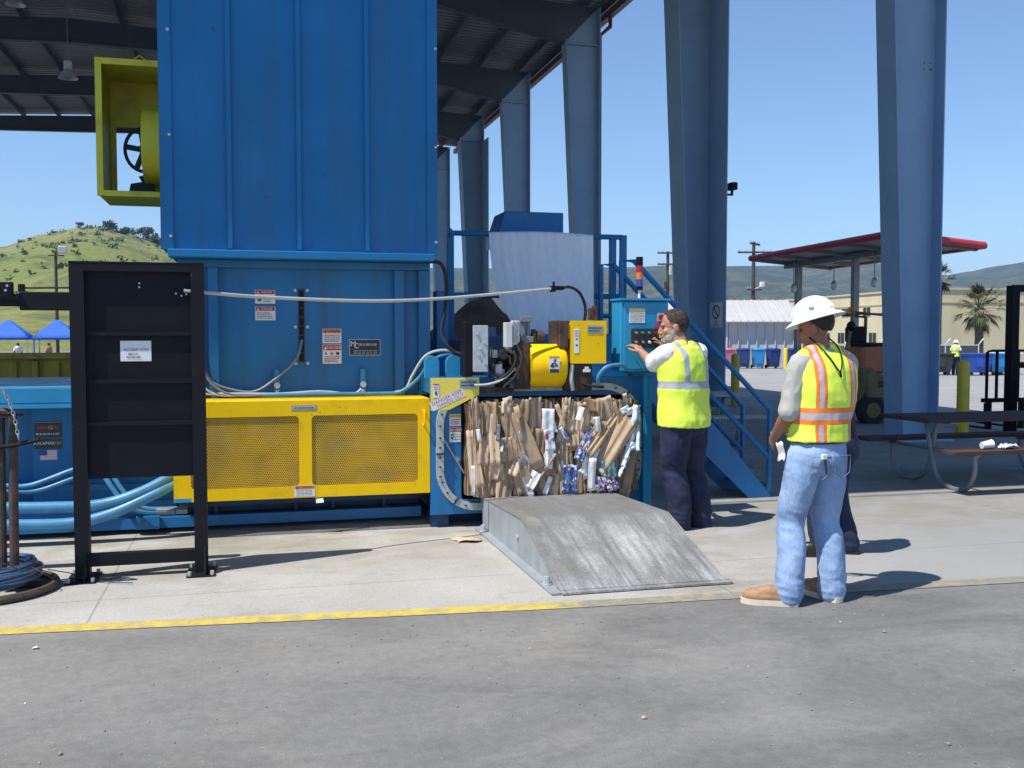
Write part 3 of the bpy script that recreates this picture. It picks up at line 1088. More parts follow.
hanging_lamp((-4.72, 30, 8.62), 11.9, 'bell-shaped roof lamp on a long rod left of the yellow hood')
hanging_lamp((-6.0, 30, 10.5), 11.9, 'bell-shaped roof lamp close under the roof in the top left corner')

# flood lamp and no-smoking sign on the second column
t = thing('flood_lamp', 'small dark flood lamp on the outer edge of the second column', 'lamp', (10.33, 20.2, 4.62))
b = MB('blacksat')
b.box(10.12, 10.26, 19.86, 20.1, 4.74, 4.9, .01)
b.build('lamp_head', t)
b = MB('blacksat')
b.box(10.02, 10.2, 19.95, 20.0, 4.62, 4.66); b.box(10.16, 10.2, 19.95, 20.0, 4.661, 4.74)
b.build('bracket', t)
t = thing('no_smoking_sign', 'white no smoking sign fixed flat to the second column', 'sign', (9.99, 20.3, 1.77))
circ = lambda r, n=26, cx=.5, cy=.62, ar=.92: [(cx + r * math.cos(2 * PI * k / n) , cy + r * ar * math.sin(2 * PI * k / n)) for k in range(n)]
els = [('p', circ(.30), 'ink'), ('p', circ(.235), 'white')]
T = Matrix.Translation((9.998, 20.62, 0)) @ Matrix.Rotation(-PI / 2, 4, 'Z')
sticker(t, 'sign_plate', 0, .62, 1.76, 2.32, 0, 'white', els + [
    ('r', .34, .60, .59, .65, 'ink'), ('r', .62, .66, .59, .65, 'ink'), ('p', [(.30, .80), (.35, .85), (.70, .44), (.65, .39)], 'ink'),
    ('t', 'NO', .5, .235, .12, 'ink'), ('t', 'SMOKING', .5, .10, .12, 'ink')], T=T)

# grit and small stones lying on the asphalt
rnd = random.Random(31)
b = MB('grit')
for k in range(360):
    x = rnd.uniform(-3.2, 6.5)
    y0 = 5.55 - .06 * x
    y = y0 - abs(rnd.gauss(0, .9)) - .02 if k % 3 else rnd.uniform(2.2, 5.5)
    r = rnd.uniform(.0025, .007) * (2 if rnd.random() < .03 else 1)
    b.use('grit' if rnd.random() < .93 else ('card3' if rnd.random() < .5 else 'paper'))
    b.ell((x, y, r * .5), r, r * rnd.uniform(.6, 1), r * .6, 6, 4, Matrix.Rotation(rnd.uniform(0, 3), 3, 'Z'))
tag(b.build('grit'), 'loose grit and small stones scattered on the grey asphalt', 'grit', kind='stuff')
b = MB('paper')
b.grid(lambda u, v: (-1.10 + .03 * u, 5.52 + .022 * v, .006 + .005 * math.sin(u * 3.1)), 3, 3)
tag(b.build('paper_scrap', solid=.001), 'tiny white paper scrap on the asphalt at far left below the yellow line', 'paper scrap')
# ================================================================== the baler
bal = thing('cardboard_baler', 'big blue baling machine with tall hopper and yellow mesh guard', 'baling machine', (1.0, 8.7, 0))
def part(name, mat, fn, parent=bal, **k):
    b = MB(mat)
    fn(b)
    return b.build(name, parent, **k)

# hopper: skin, folded seams, corner flanges, bottom rim
HX0, HX1, HY0, HY1, HZ0, HZ1 = -.66, 1.55, 8.47, 10.9, 2.30, 7.2
hop = part('hopper', 'blue', lambda b: (
    b.box(HX0, HX1, HY0, HY0 + .02, HZ0, HZ1), b.box(HX0, HX0 + .02, HY0 + .021, HY1, HZ0, HZ1),
    b.box(HX1 - .02, HX1, HY0 + .021, HY1, HZ0, HZ1), b.box(HX0 + .021, HX1 - .021, HY1 - .02, HY1, HZ0, HZ1)))
for x in (-.14, .41, .965):
    part('hopper_seam', 'blue', lambda b: b.box(x - .018, x + .018, HY0 - .035, HY0 - .001, HZ0 + .01, HZ1), hop)
for x0, x1 in ((HX0 - .012, HX0 + .085), (HX1 - .075, HX1 + .012)):
    part('corner_flange', 'blue', lambda b: b.box(x0, x1, HY0 - .018, HY0 - .002, HZ0 - .005, HZ1), hop)
    b = MB('zinc')
    for z in (2.4, 3.2, 4.02, 4.85):
        for dx in (.028,):
            b.cyl(((x0 + x1) / 2 + dx, HY0 - .018, z), ((x0 + x1) / 2 + dx, HY0 - .034, z), .013, n=6)
    b.build('bolts', hop)
part('hopper_ledge', 'blue', lambda b: b.box(-.62, 1.53, 8.40, 8.66, 2.235, 2.297, .006), hop)

# body under the hopper
body = part('body_panel', 'bluelow', lambda b: b.box(-.56, 1.52, 8.70, 10.7, 1.09, 2.232))
for x0, x1, y in ((-.565, -.50, 8.64), (-.325, -.245, 8.62), (1.215, 1.30, 8.62), (1.425, 1.525, 8.62)):
    part('upright', 'bluelow', lambda b: b.box(x0, x1, y, 8.698, 1.09, 2.17, .004), body)
part('top_channel', 'bluelow', lambda b: b.box(-.565, 1.525, 8.615, 8.698, 2.172, 2.233, .004), body)
def slot(b):
    b.box(.405, .455, 8.694, 8.699, 1.38, 2.0)
    b.use('blacksat')
    for k in range(8):
        b.box(.412, .448, 8.688, 8.6935, 1.39 + k * .076, 1.452 + k * .076)
    b.use('zinc')
    for z in (1.37, 1.68, 1.99):
        for x in (.38, .48):
            b.cyl((x, 8.70, z), (x, 8.686, z), .014, n=8)
part('sensor_slot', 'ink', slot, body)
DANGER = [('r', .03, .97, .70, .97, 'red'), ('p', [(.08, .74), (.14, .92), (.20, .74)], 'white'), ('t', 'DANGER', .58, .83, .2, 'white')]
WARN = [('r', .03, .97, .70, .97, 'orange'), ('p', [(.08, .74), (.14, .92), (.20, .74)], 'ink'), ('t', 'WARNING', .6, .83, .17, 'ink')]
CAUT = [('r', .03, .97, .70, .97, 'cautionyellow'), ('p', [(.08, .74), (.14, .92), (.20, .74)], 'ink'), ('t', 'CAUTION', .6, .83, .17, 'ink')]
PIC = [('p', [(.12, .22), (.12, .50), (.30, .58), (.36, .40), (.28, .16)], 'ink'), ('p', [(.17, .3), (.22, .5), (.3, .36)], 'white')]
sticker(body, 'danger_label', .05, .215, 1.875, 1.99, 8.697, 'white', DANGER + PIC + lines(3, .1, .6, .42, .92), label='upper red and white danger label with pictogram')
sticker(body, 'danger_label', .05, .215, 1.735, 1.85, 8.697, 'white', DANGER + lines(4, .08, .62, .08, .92, seed=2))
sticker(body, 'warning_label', .605, .765, 1.54, 1.665, 8.697, 'white', WARN + lines(4, .08, .62, .1, .9, seed=3))
sticker(body, 'danger_label', .605, .765, 1.365, 1.53, 8.697, 'white', DANGER[:1] + DANGER[1:] + [('r', .12, .22, .46, .60, 'inkgrey'), ('r', .42, .56, .46, .58, 'inkgrey'), ('r', .72, .88, .46, .60, 'ink')] + lines(4, .06, .42, .1, .9, 'inkred', seed=4))
sticker(body, 'name_plate', .83, 1.10, 1.435, 1.575, 8.697, 'zinc', [('r', .02, .98, .04, .96, 'ink'), ('t', 'M', .13, .70, .46, 'white'), ('t', 'C', .23, .58, .46, 'white')] + lines(1, .5, .86, .32, .95, 'greylabel', 9) + lines(2, .08, .36, .14, .9, 'greylabel', 8))

# cables lying along the ledge above the guard
def lugs(b):
    for x in (.22, .94):
        b.prism([(x - .03, 1.10), (x + .03, 1.10), (x + .018, 1.32), (x - .018, 1.32)], 'y', 8.64, 8.699)
    b.use('zinc')
    for x in (.22, .94):
        b.cyl((x, 8.60, 1.19), (x, 8.639, 1.19), .026, n=10)
        b.cyl((x, 8.62, 1.15), (x, 8.62, 1.11), .016, n=8)
part('sensor_lug', 'teal', lugs, body)
def cab(name, mat, pts, r, par=body):
    return part(name, mat, lambda b: b.tube(pts, r, 16 if r > .015 else 8, 8), par)
cab('cable', 'tubegrey', [(.43, 8.66, 1.57), (.40, 8.62, 1.45), (.34, 8.60, 1.36), (.2, 8.60, 1.24), (.06, 8.60, 1.15), (-.08, 8.60, 1.145), (-.28, 8.60, 1.21), (-.37, 8.6, 1.34), (-.40, 8.6, 1.5)], .011)
cab('cable', 'zinc', [(-.50, 8.58, 1.13), (-.08, 8.58, 1.125), (.24, 8.57, 1.12), (.57, 8.57, 1.135), (.84, 8.58, 1.11), (.92, 8.58, 1.15)], .011)
cab('cable', 'conduit', [(1.20, 8.57, 1.115), (1.30, 8.56, 1.15), (1.36, 8.55, 1.27), (1.46, 8.5, 1.43), (1.60, 8.46, 1.48), (1.75, 8.42, 1.45)], .013)
cab('cable', 'hose', [(.10, 8.545, 1.11), (.6, 8.54, 1.115), (1.12, 8.54, 1.112), (1.26, 8.53, 1.13), (1.40, 8.50, 1.24), (1.5, 8.46, 1.38), (1.64, 8.42, 1.44), (1.80, 8.40, 1.38)], .016)
cab('cable', 'tubegrey', [(-.46, 8.55, 1.56), (-.40, 8.55, 1.36), (-.28, 8.55, 1.19), (-.12, 8.55, 1.115), (.1, 8.57, 1.11)], .010)
cab('cable', 'zinc', [(-.50, 8.57, 1.50), (-.44, 8.57, 1.30), (-.34, 8.57, 1.16), (-.2, 8.57, 1.11), (0, 8.59, 1.11)], .009)

# lower frame on the left: ledge, side plate, sill, hoses
base = part('base_frame', 'blue', lambda b: (b.box(-6.0, -.6, 8.70, 10.4, .10, 1.075), b.box(-1.68, -.60, 8.63, 8.699, .14, 1.075)))
part('deck_ledge', 'teal', lambda b: b.box(-6.0, -.58, 8.42, 10.4, 1.08, 1.205, .008), base)
part('ledge_lip', 'teal', lambda b: b.box(-6.0, -.58, 8.40, 8.44, 1.045, 1.077), base)
part('sill_rail', 'bluelow', lambda b: (b.box(-6.0, 1.42, 8.52, 8.628, .045, .13), b.box(-6, -.6, 8.60, 8.629, .13, .26)), base)
part('side_brace', 'bluelow', lambda b: b.bar((-3.0, 8.61, .43), (-.62, 8.61, .37), .03, .05), base)
part('bracket', 'bluelow', lambda b: (b.box(-.90, -.72, 8.46, 8.52, .05, .15), b.cyl((-.82, 8.45, .1), (-.82, 8.44, .1), .025, n=8)), base)
sticker(base, 'maker_plate', -1.68 + .015, -1.46, .795, .925, 8.628, 'ink', [('r', .03, .97, .92, .96, 'inkgrey'), ('t', 'NEXGEN', .5, .60, .30, 'inkred'), ('t', 'G', .58, .60, .34, 'lime')] + lines(1, .1, .36, .06, .94, 'greylabel', 3), label='black maker plate with red and green lettering')
sticker(base, 'model_plate', -1.665, -1.46, .705, .785, 8.628, 'ink', [('t', 'KALAMAR', .36, .55, .42, 'white'), ('t', 'HD', .86, .55, .42, 'lime')])
sticker(base, 'flag_decal', -1.625, -1.50, .615, .695, 8.628, 'white', [('r', 0, 1, .0 + k * .154, .077 + k * .154, 'pinkstripe') for k in range(7)] + [('p', [(0, .46), (.42, .46), (.42, 1.), (0, 1.)], 'inkblue')])
for nm, pts, r in (('thick_hose', [(-3.2, 8.3, .33), (-2.4, 8.3, .31), (-1.84, 8.28, .30), (-1.49, 8.27, .29), (-1.14, 8.27, .295), (-.86, 8.28, .37), (-.60, 8.36, .49), (-.40, 8.5, .60)], .045),
                   ('thick_hose', [(-3.2, 8.22, .20), (-2.4, 8.22, .18), (-1.83, 8.22, .178), (-1.35, 8.22, .17), (-1.06, 8.24, .225), (-.76, 8.28, .35), (-.56, 8.36, .44), (-.40, 8.46, .50)], .043),
                   ('thin_hose', [(-3.0, 8.42, .50), (-2.3, 8.42, .46), (-1.87, 8.42, .45), (-1.66, 8.42, .445), (-1.36, 8.44, .55), (-1.1, 8.5, .62), (-.9, 8.6, .64)], .020),
                   ('thin_hose', [(-3.0, 8.42, .44), (-2.3, 8.42, .42), (-1.87, 8.42, .41), (-1.62, 8.42, .40), (-1.34, 8.44, .49), (-1.08, 8.5, .56), (-.9, 8.6, .58)], .019),
                   ('thin_hose', [(-1.20, 8.58, .58), (-1.13, 8.46, .50), (-1.04, 8.42, .36), (-.96, 8.41, .26), (-.83, 8.41, .205), (-.58, 8.42, .19)], .021),
                   ('thin_hose', [(-1.16, 8.58, .60), (-1.08, 8.46, .52), (-.99, 8.42, .38), (-.91, 8.41, .28), (-.80, 8.41, .225), (-.58, 8.42, .215)], .019)):
    o = cab(nm, 'hose', pts, r, base)
part('hose_coupling', 'tubegrey', lambda b: (b.cyl((-.74, 8.41, .205), (-.60, 8.415, .195), .030, n=10), b.cyl((-.5, 8.42, .2), (-.585, 8.42, .2), .034, n=6)), base)
# recess below the yellow guard
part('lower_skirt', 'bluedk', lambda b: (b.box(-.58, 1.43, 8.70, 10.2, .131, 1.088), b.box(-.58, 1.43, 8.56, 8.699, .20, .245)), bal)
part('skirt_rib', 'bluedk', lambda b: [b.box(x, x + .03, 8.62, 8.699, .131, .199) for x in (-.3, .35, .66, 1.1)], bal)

# yellow guard box with two perforated windows
GX0, GX1, GZ0, GZ1, GY = -.585, 1.435, .305, 1.088, 8.15
wins = [(-.455, .375, .40, .965), (.475, 1.335, .40, .965)]
def framepoly(b, x0, x1, z0, z1, holes, y0, y1, rc=.035):
    """flat plate with rounded rectangular openings, bridged as strips"""
    xs = [x0] + [v for h in holes for v in h[:2]] + [x1]
    hz0, hz1 = holes[0][2], holes[0][3]
    b.box(x0, x1, y0, y1, z0, hz0)
    b.box(x0, x1, y0, y1, hz1, z1)
    for k in range(0, len(xs), 2):
        b.box(xs[k], xs[k + 1], y0, y1, hz0 + .0001, hz1 - .0001)
    for (a, c, d, e) in holes:                                   # corner fillets
        for sx, cx in ((1, a), (-1, c)):
            for sz, cz in ((1, d), (-1, e)):
                pts = [(cx, cz)] + [(cx + sx * rc * (1 - math.sin(t)), cz + sz * rc * (1 - math.cos(t))) for t in [PI / 2 * q / 5 for q in range(6)]]
                b.prism(pts, 'y', y0 + .0005, y1)
def guard(b):
    framepoly(b, GX0, GX1, GZ0, GZ1, wins, GY, GY + .006)
    b.box(GX0, GX0 + .006, GY + .0065, 8.60, GZ0, GZ1)
    b.box(GX1 - .006, GX1, GY + .0065, 8.60, GZ0, GZ1)
    b.box(GX0 + .0065, GX1 - .0065, GY + .0065, 8.61, GZ1 - .006, GZ1)
gd = part('guard', 'yellow', guard)
for x0, x1, z0, z1 in wins:
    part('perforated_sheet', 'perf', lambda b: b.quad((x0 - .03, GY + .012, z0 - .03), (x1 + .03, GY + .012, z0 - .03), (x1 + .03, GY + .012, z1 + .03), (x0 - .03, GY + .012, z1 + .03)), gd)
def handle(b):
    b.tube([(1.385, GY, .99), (1.385, GY - .04, .985), (1.385, GY - .045, .93), (1.385, GY - .04, .875), (1.385, GY, .87)], .009, 8, 4)
part('handle', 'yellow', handle, gd)
sticker(gd, 'blue_label', .315, .515, 1.01, 1.05, GY - .001, 'greylabel', [('r', .06, .94, .2, .8, 'zinc')] + lines(1, .2, .8, .12, .9, 'inkblue', 5))
sticker(gd, 'warning_label', .335, .495, .315, .405, GY - .001, 'white', WARN + lines(4, .08, .62, .1, .9, seed=8))
part('corner_patch', 'teal', lambda b: b.box(GX0 + .002, GX0 + .125, GY - .003, GY - .0005, GZ0 + .001, GZ0 + .03), gd)
part('loose_tag', 'white', lambda b: b.quad((.50, GY + .01, .30), (.56, GY, .295), (.565, GY - .01, .262), (.505, GY - .005, .258)), gd)

# front plate round the bale, chamber walls behind it
PX0, PX1, PZ0, PZ1, PY = 1.44, 3.30, .115, 1.255, 8.15
BX0, BX1, BZ0, BZ1 = 1.70, 3.235, .235, 1.095
def fplate(b):
    framepoly(b, PX0, PX1, PZ0, PZ1, [(BX0, BX1, BZ0, BZ1)], PY, PY + .03, .03)
plate = part('front_plate', 'bluelow', fplate)
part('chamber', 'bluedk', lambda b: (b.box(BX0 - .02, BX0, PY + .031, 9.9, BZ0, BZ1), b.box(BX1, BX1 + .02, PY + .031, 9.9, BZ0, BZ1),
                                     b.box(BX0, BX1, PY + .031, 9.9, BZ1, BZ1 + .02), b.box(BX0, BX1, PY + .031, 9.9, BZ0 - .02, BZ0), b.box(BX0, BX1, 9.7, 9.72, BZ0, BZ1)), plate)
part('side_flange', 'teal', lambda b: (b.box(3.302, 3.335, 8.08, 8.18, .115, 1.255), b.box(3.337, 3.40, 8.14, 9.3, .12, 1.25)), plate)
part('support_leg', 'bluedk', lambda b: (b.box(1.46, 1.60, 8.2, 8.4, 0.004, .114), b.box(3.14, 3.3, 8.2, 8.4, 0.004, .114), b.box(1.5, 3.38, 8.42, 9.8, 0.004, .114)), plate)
part('top_beam', 'bluelow', lambda b: (b.box(1.44, 3.335, 8.181, 8.60, 1.13, 1.254), b.prism([(2.86, 1.257), (3.36, 1.257), (3.36, 1.40), (2.90, 1.36)], 'y', 8.35, 8.42)), plate)
part('drag_brace', 'steel', lambda b: b.tube([(1.53, 8.13, .78), (1.72, 8.13, .46)], .008, 6), plate)
# rounded wire track
def track_path(x0, x1, z0, z1, r, n=9):
    pts = []
    for cx, cz, a0 in ((x1 - r, z1 - r, 0), (x0 + r, z1 - r, 90), (x0 + r, z0 + r, 180), (x1 - r, z0 + r, 270)):
        for k in range(n + 1):
            a = R(a0 + 90 * k / n)
            pts.append((cx + r * math.cos(a), cz + r * math.sin(a)))
    return pts
O = track_path(1.485, 3.298, .145, 1.20, .34)
I = track_path(1.545, 3.238, .205, 1.14, .28)
def track(b):
    n = len(O)
    for k in range(n):
        j = (k + 1) % n
        b.hull8([(O[k][0], 8.115, O[k][1]), (O[j][0], 8.115, O[j][1]), (I[j][0], 8.115, I[j][1]), (I[k][0], 8.115, I[k][1]),
                 (O[k][0], 8.149, O[k][1]), (O[j][0], 8.149, O[j][1]), (I[j][0], 8.149, I[j][1]), (I[k][0], 8.149, I[k][1])])
tr = part('wire_track', 'trackgrey', track)
def tbolts(b):
    # two straight and four curved runs of bolt heads, joints between track segments
    for z in (.44, .52, .60, .68, .76, .86):
        for x in (1.515, 3.268):
            b.cyl((x, 8.114, z), (x, 8.104, z), .009, n=6)
    for cx, cz, a0 in ((2.958, .86, 0), (1.825, .86, 90), (1.825, .485, 180), (2.958, .485, 270)):
        for k in range(1, 5):
            a = R(a0 + 18 * k)
            b.cyl((cx + .31 * math.cos(a), 8.114, cz + .31 * math.sin(a)), (cx + .31 * math.cos(a), 8.104, cz + .31 * math.sin(a)), .009, n=6)
    for x in (1.515, 3.268):
        b.box(x - .034, x + .034, 8.108, 8.1135, .62, .635)
    for cx, cz, a in ((1.825, .485, 235), (2.958, .485, 305), (2.958, .86, 50)):
        c = Vector((cx + .31 * math.cos(R(a)), 8.111, cz + .31 * math.sin(R(a))))
        d = Vector((math.cos(R(a)), 0, math.sin(R(a)))) * .034
        b.bar(c - d, c + d, .015, .006, (0, 1, 0))
part('track_bolts', 'ink', tbolts, tr)
sticker(plate, 'caution_label', 1.60, 1.70 - .004, .855, .955, PY - .001, 'white', CAUT + lines(3, .1, .62, .1, .9, 'inkred', 6))
sticker(plate, 'danger_label', 1.60, 1.70 - .004, .72, .845, PY - .001, 'white', DANGER + PIC + lines(3, .1, .6, .42, .92, seed=7))
part('eye_bolt', 'steel', lambda b: (b.cyl((1.665, 8.149, .58), (1.665, 8.125, .58), .02, n=8)), plate)

# pale yellow danger plate cut to a slant
dz = part('danger_plate', 'paleyellow', lambda b: b.prism([(1.425, 1.262), (1.83, 1.262), (1.83, 1.12), (1.58, 1.0), (1.425, .995)], 'y', 8.045, 8.052))
b = MB('white')
c, s = math.cos(R(24)), math.sin(R(24))
def rot2(u, v, ox=1.565, oz=1.085):
    return (ox + u * c - v * s, 8.043, oz + u * s + v * c)
b.F([b.V(rot2(u, v)) for u, v in ((-.15, -.038), (.15, -.038), (.15, .038), (-.15, .038))])
b.use('inkred')
for tx, v, u in (('DANGER KEEP', .017, 0), ('HANDS OUT', -.019, .02)):
    me = text_mesh(tx, .042)
    b.mesh(me, Matrix.Translation(rot2(u, v)) @ Matrix.Translation((0, -.001, 0)) @ Matrix.Rotation(-R(24), 4, 'Y') @ Matrix.Rotation(PI / 2, 4, 'X'))
    bpy.data.meshes.remove(me)
b.build('danger_lettering', dz, normals=False)
sticker(dz, 'grey_label', 1.665, 1.815, 1.175, 1.245, 8.044, 'greylabel', lines(2, .15, .9, .1, .95, 'ink', 12))
sticker(dz, 'white_label', 1.445, 1.495, 1.10, 1.215, 8.044, 'white', [('r', .05, .95, .9, 1., 'inkred'), ('p', [(.3, .2), (.3, .42), (.6, .48), (.7, .2)], 'ink')] + lines(2, .5, .85, .1, .9, seed=13))
# lifting lugs
for x0, x1 in ((1.42, 1.54), (1.60, 1.735)):
    pts = [(x0, 1.255), (x1, 1.255), (x1, 1.38)] + [((x0 + x1) / 2 + (x1 - x0) / 2 * math.cos(a), 1.38 + .06 * math.sin(a)) for a in [PI * k / 8 for k in range(1, 8)]] + [(x0, 1.38)]
    part('lifting_lug', 'teal', lambda b: b.prism(pts, 'y', 8.28, 8.34), plate)

# wire tying head above the bale
head = part('tying_head', 'rustdk', lambda b: b.box(2.14, 2.26, 8.0, 8.35, 1.16, 1.56, .01))
for q in ((2.50, 2.585, 7.98, 8.3, 1.50, 1.735, .008), (1.84, 2.13, 8.06, 8.3, 1.135, 1.18), (2.57, 2.80, 8.0, 8.26, 1.14, 1.37, .01), (2.16, 2.24, 7.98, 7.999, 1.18, 1.44)):
    part('head_block', 'rustdk', lambda b: b.box(*q), head)
part('control_box', 'blacksat', lambda b: b.box(1.70, 1.765, 8.0, 8.2, 1.27, 1.72, .008), head)
part('junction_plate', 'zinc', lambda b: (b.box(1.768, 1.892, 7.98, 8.02, 1.31, 1.69, .004), [b.cyl((1.83 + dx, 7.979, z), (1.83 + dx, 7.968, z), .012, n=8) for dx, z in ((-.03, 1.62), (.03, 1.55), (-.02, 1.45), (.035, 1.38), (0, 1.5))]), head)
part('valve_bank', 'bluedk', lambda b: (b.box(1.90, 1.985, 8.1, 8.3, 1.60, 1.68), b.box(1.90, 1.985, 8.1, 8.3, 1.36, 1.44), b.box(1.98, 2.14, 8.34, 8.5, 1.26, 1.62)), head)
part('terminal_box', 'dirtwhite', lambda b: (b.box(2.035, 2.095, 7.97, 8.05, 1.51, 1.715, .004), b.box(2.10, 2.165, 8.0, 8.06, 1.53, 1.73, .004)), head)
part('cable_tray', 'steel', lambda b: (b.box(2.11, 2.125, 7.99, 7.998, 1.55, 1.72), b.box(2.14, 2.155, 7.99, 7.998, 1.55, 1.72), [b.box(2.11, 2.155, 7.985, 7.9895, 1.56 + .05 * k, 1.57 + .05 * k) for k in range(3)]), head)
part('feed_cylinder', 'tubegrey', lambda b: (b.cyl((2.225, 8.1, 1.57), (2.225, 8.1, 1.72), .022, n=10), b.cyl((2.265, 8.1, 1.57), (2.265, 8.1, 1.72), .016, n=10), b.box(2.19, 2.29, 8.06, 8.14, 1.72, 1.765, .004), b.box(2.19, 2.30, 8.05, 8.16, 1.55, 1.60, .004)), head)
part('spool_bracket', 'rustdk', lambda b: (b.box(2.30, 2.33, 8.08, 8.14, 1.54, 1.66), b.cyl((2.34, 8.1, 1.6), (2.40, 8.1, 1.6), .045, n=12), b.box(2.80, 2.83, 8.05, 8.12, 1.74, 1.84), b.box(2.835, 2.86, 8.05, 8.12, 1.74, 1.86)), head)
def drum(b):
    # bowed sheet-metal cover: bulges towards the viewer and to the right
    prof = []
    for k in range(15):
        a = R(-62 + 124 * k / 14)
        prof.append((8.16 - .235 * math.cos(a), 1.355 + .205 * math.sin(a)))
    xs = [2.255, 2.262, 2.50, 2.54, 2.565, 2.572]
    sc = [.985, 1., 1., .985, .94, .88]
    rows = []
    for x, q in zip(xs, sc):
        rows.append([b.V((x, 8.2 + (y - 8.2) * q, 1.355 + (z - 1.355) * q)) for y, z in prof])
    for A, B_ in zip(rows, rows[1:]):
        for k in range(14):
            b.F([A[k], A[k + 1], B_[k + 1], B_[k]])
    for row in (rows[0], rows[-1]):
        x = row[0].co.x
        b.F(row + [b.V((x, 8.24, row[-1].co.z)), b.V((x, 8.24, row[0].co.z))])
    top, bot = [[r[i] for r in rows] for i in (14, 0)]
    for row in (top, bot):
        b.F(row + [b.V((2.572, 8.24, row[-1].co.z)), b.V((2.255, 8.24, row[0].co.z))])
cov = part('curved_cover', 'yellow', drum, head)
sticker(cov, 'pictogram_label', 2.395, 2.485, 1.30, 1.435, 7.921, 'white', [('r', .0, 1., .92, 1., 'orange'), ('r', .04, .96, .0, .22, 'ink'), ('p', [(.10, .34), (.22, .56), (.50, .64), (.78, .52), (.90, .36), (.62, .40), (.42, .30)], 'ink'), ('p', [(.40, .66), (.52, .84), (.72, .82), (.62, .68)], 'ink'), ('p', [(.38, .44), (.52, .54), (.62, .46)], 'white')])
yb = part('yellow_housing', 'yellow', lambda b: (b.box(2.605, 2.91, 7.985, 8.20, 1.375, 1.728, .006), b.box(2.572, 2.603, 8.0, 8.15, 1.58, 1.71, .004), b.box(2.60, 2.916, 7.979, 7.984, 1.372, 1.732)), head)
sticker(yb, 'grey_label', 2.745, 2.885, 1.625, 1.69, 7.977, 'greylabel', lines(2, .15, .9, .1, .95, 'ink', 14))
sticker(yb, 'white_label', 2.63, 2.675, 1.46, 1.665, 7.977, 'white', [('r', .3, .7, .55, .6, 'ink'), ('r', .3, .7, .3, .36, 'ink')] + lines(3, .65, .95, .1, .9, seed=15))
part('white_clip', 'whitepaint', lambda b: (b.box(2.715, 2.775, 7.975, 7.997, 1.30, 1.325), b.box(2.73, 2.76, 7.975, 7.997, 1.327, 1.345)), head)
for pts, m, r in (([(2.86, 8.0, 1.18), (2.84, 7.96, 1.26), (2.90, 7.93, 1.34), (3.02, 7.95, 1.36), (3.10, 8.0, 1.34)], 'hose', .016),
                  ([(2.62, 8.0, 1.36), (2.60, 7.96, 1.25), (2.62, 7.98, 1.15)], 'zinc', .018),
                  ([(2.10, 8.0, 1.52), (2.12, 7.96, 1.40), (2.06, 7.97, 1.30), (1.95, 8.0, 1.22)], 'rubber', .012),
                  ([(2.14, 8.0, 1.53), (2.17, 7.95, 1.42), (2.12, 7.95, 1.28), (2.02, 7.98, 1.18)], 'rubber', .012),
                  ([(1.9, 8.1, 1.40), (1.95, 8.02, 1.30), (2.05, 8.0, 1.24), (2.14, 8.0, 1.26)], 'rubber', .014),
                  ([(1.78, 8.0, 1.20), (1.9, 7.98, 1.21), (2.02, 7.98, 1.25), (2.12, 7.97, 1.34)], 'zinc', .010),
                  ([(1.46, 8.52, 2.24), (1.60, 8.5, 2.22), (1.645, 8.5, 2.05), (1.63, 8.5, 1.80), (1.60, 8.48, 1.62), (1.68, 8.4, 1.48), (1.84, 8.3, 1.42)], 'rubber', .016),
                  ([(2.60, 8.1, 1.30), (2.72, 8.0, 1.20), (2.9, 7.99, 1.17)], 'rubber', .012)):
    cab('hose', m, pts, r, head)
def mess(b):
    r = random.Random(3)
    for k in range(26):
        x, z = r.uniform(1.93, 2.24), r.uniform(1.2, 1.52)
        b.use(('rustdk', 'blacksat', 'steel', 'rubber', 'bluedk')[k % 5])
        q = r.uniform(.012, .04)
        if k % 3:
            b.box(x - q, x + q, 8.0 + r.random() * .1, 8.2, z - q * 1.4, z + q * 1.4, .003)
        else:
            b.cyl((x, 7.97 + r.random() * .08, z), (x, 8.2, z), q, n=9)
part('feed_mechanism', 'rustdk', mess, head)
# parts standing behind the head
part('rear_frame', 'blue', lambda b: (b.box(2.0, 3.32, 8.90, 8.98, 1.26, 1.62), b.box(1.60, 1.70, 8.7, 8.9, 1.2, 2.0)), bal)
part('rear_hood', 'blue', lambda b: (b.hull8([(2.42, 9.85, 2.60), (3.13, 9.85, 2.60), (3.13, 10.3, 2.60), (2.42, 10.3, 2.60), (2.51, 9.85, 2.86), (3.13, 9.85, 2.86), (3.13, 10.3, 2.86), (2.51, 10.3, 2.86)], .008)), bal)
part('rear_housing', 'bluedk', lambda b: b.box(2.80, 3.2, 9.85, 10.3, 0.12, 2.595), bal)

# ------------------------------------------------------------------ control console
con = thing('control_console', 'teal electrical control box with push buttons and a signal light on top', 'control panel', (3.3, 8.15, 1.2))
box = part('cabinet', 'teal', lambda b: (b.box(3.06, 3.50, 8.02, 8.24, 1.30, 1.905, .008), b.box(3.085, 3.49, 8.004, 8.018, 1.32, 1.89, .004)), con)
part('rain_lip', 'teal', lambda b: b.box(3.05, 3.51, 7.98, 8.25, 1.907, 1.925), box)
sticker(box, 'notice', 3.13, 3.275, 1.715, 1.84, 8.002, 'white', [('r', .0, 1., .84, 1., 'cautionyellow')] + lines(7, .05, .82, .06, .94, seed=16))
part('button_panel', 'ink', lambda b: b.box(3.15, 3.475, 7.996, 8.003, 1.50, 1.665), box)
def btn(x, z, m, r=.014, sq=None):
    def f(b):
        if sq:
            b.use(sq); b.box(x - .032, x + .032, 7.988, 7.995, z - .035, z + .035)
        b.use(m); b.cyl((x, 7.995, z), (x, 7.968, z), r, r * .92, n=12)
    part('push_button', m, f, box)
btn(3.415, 1.765, 'redlamp', .024, 'conduit')
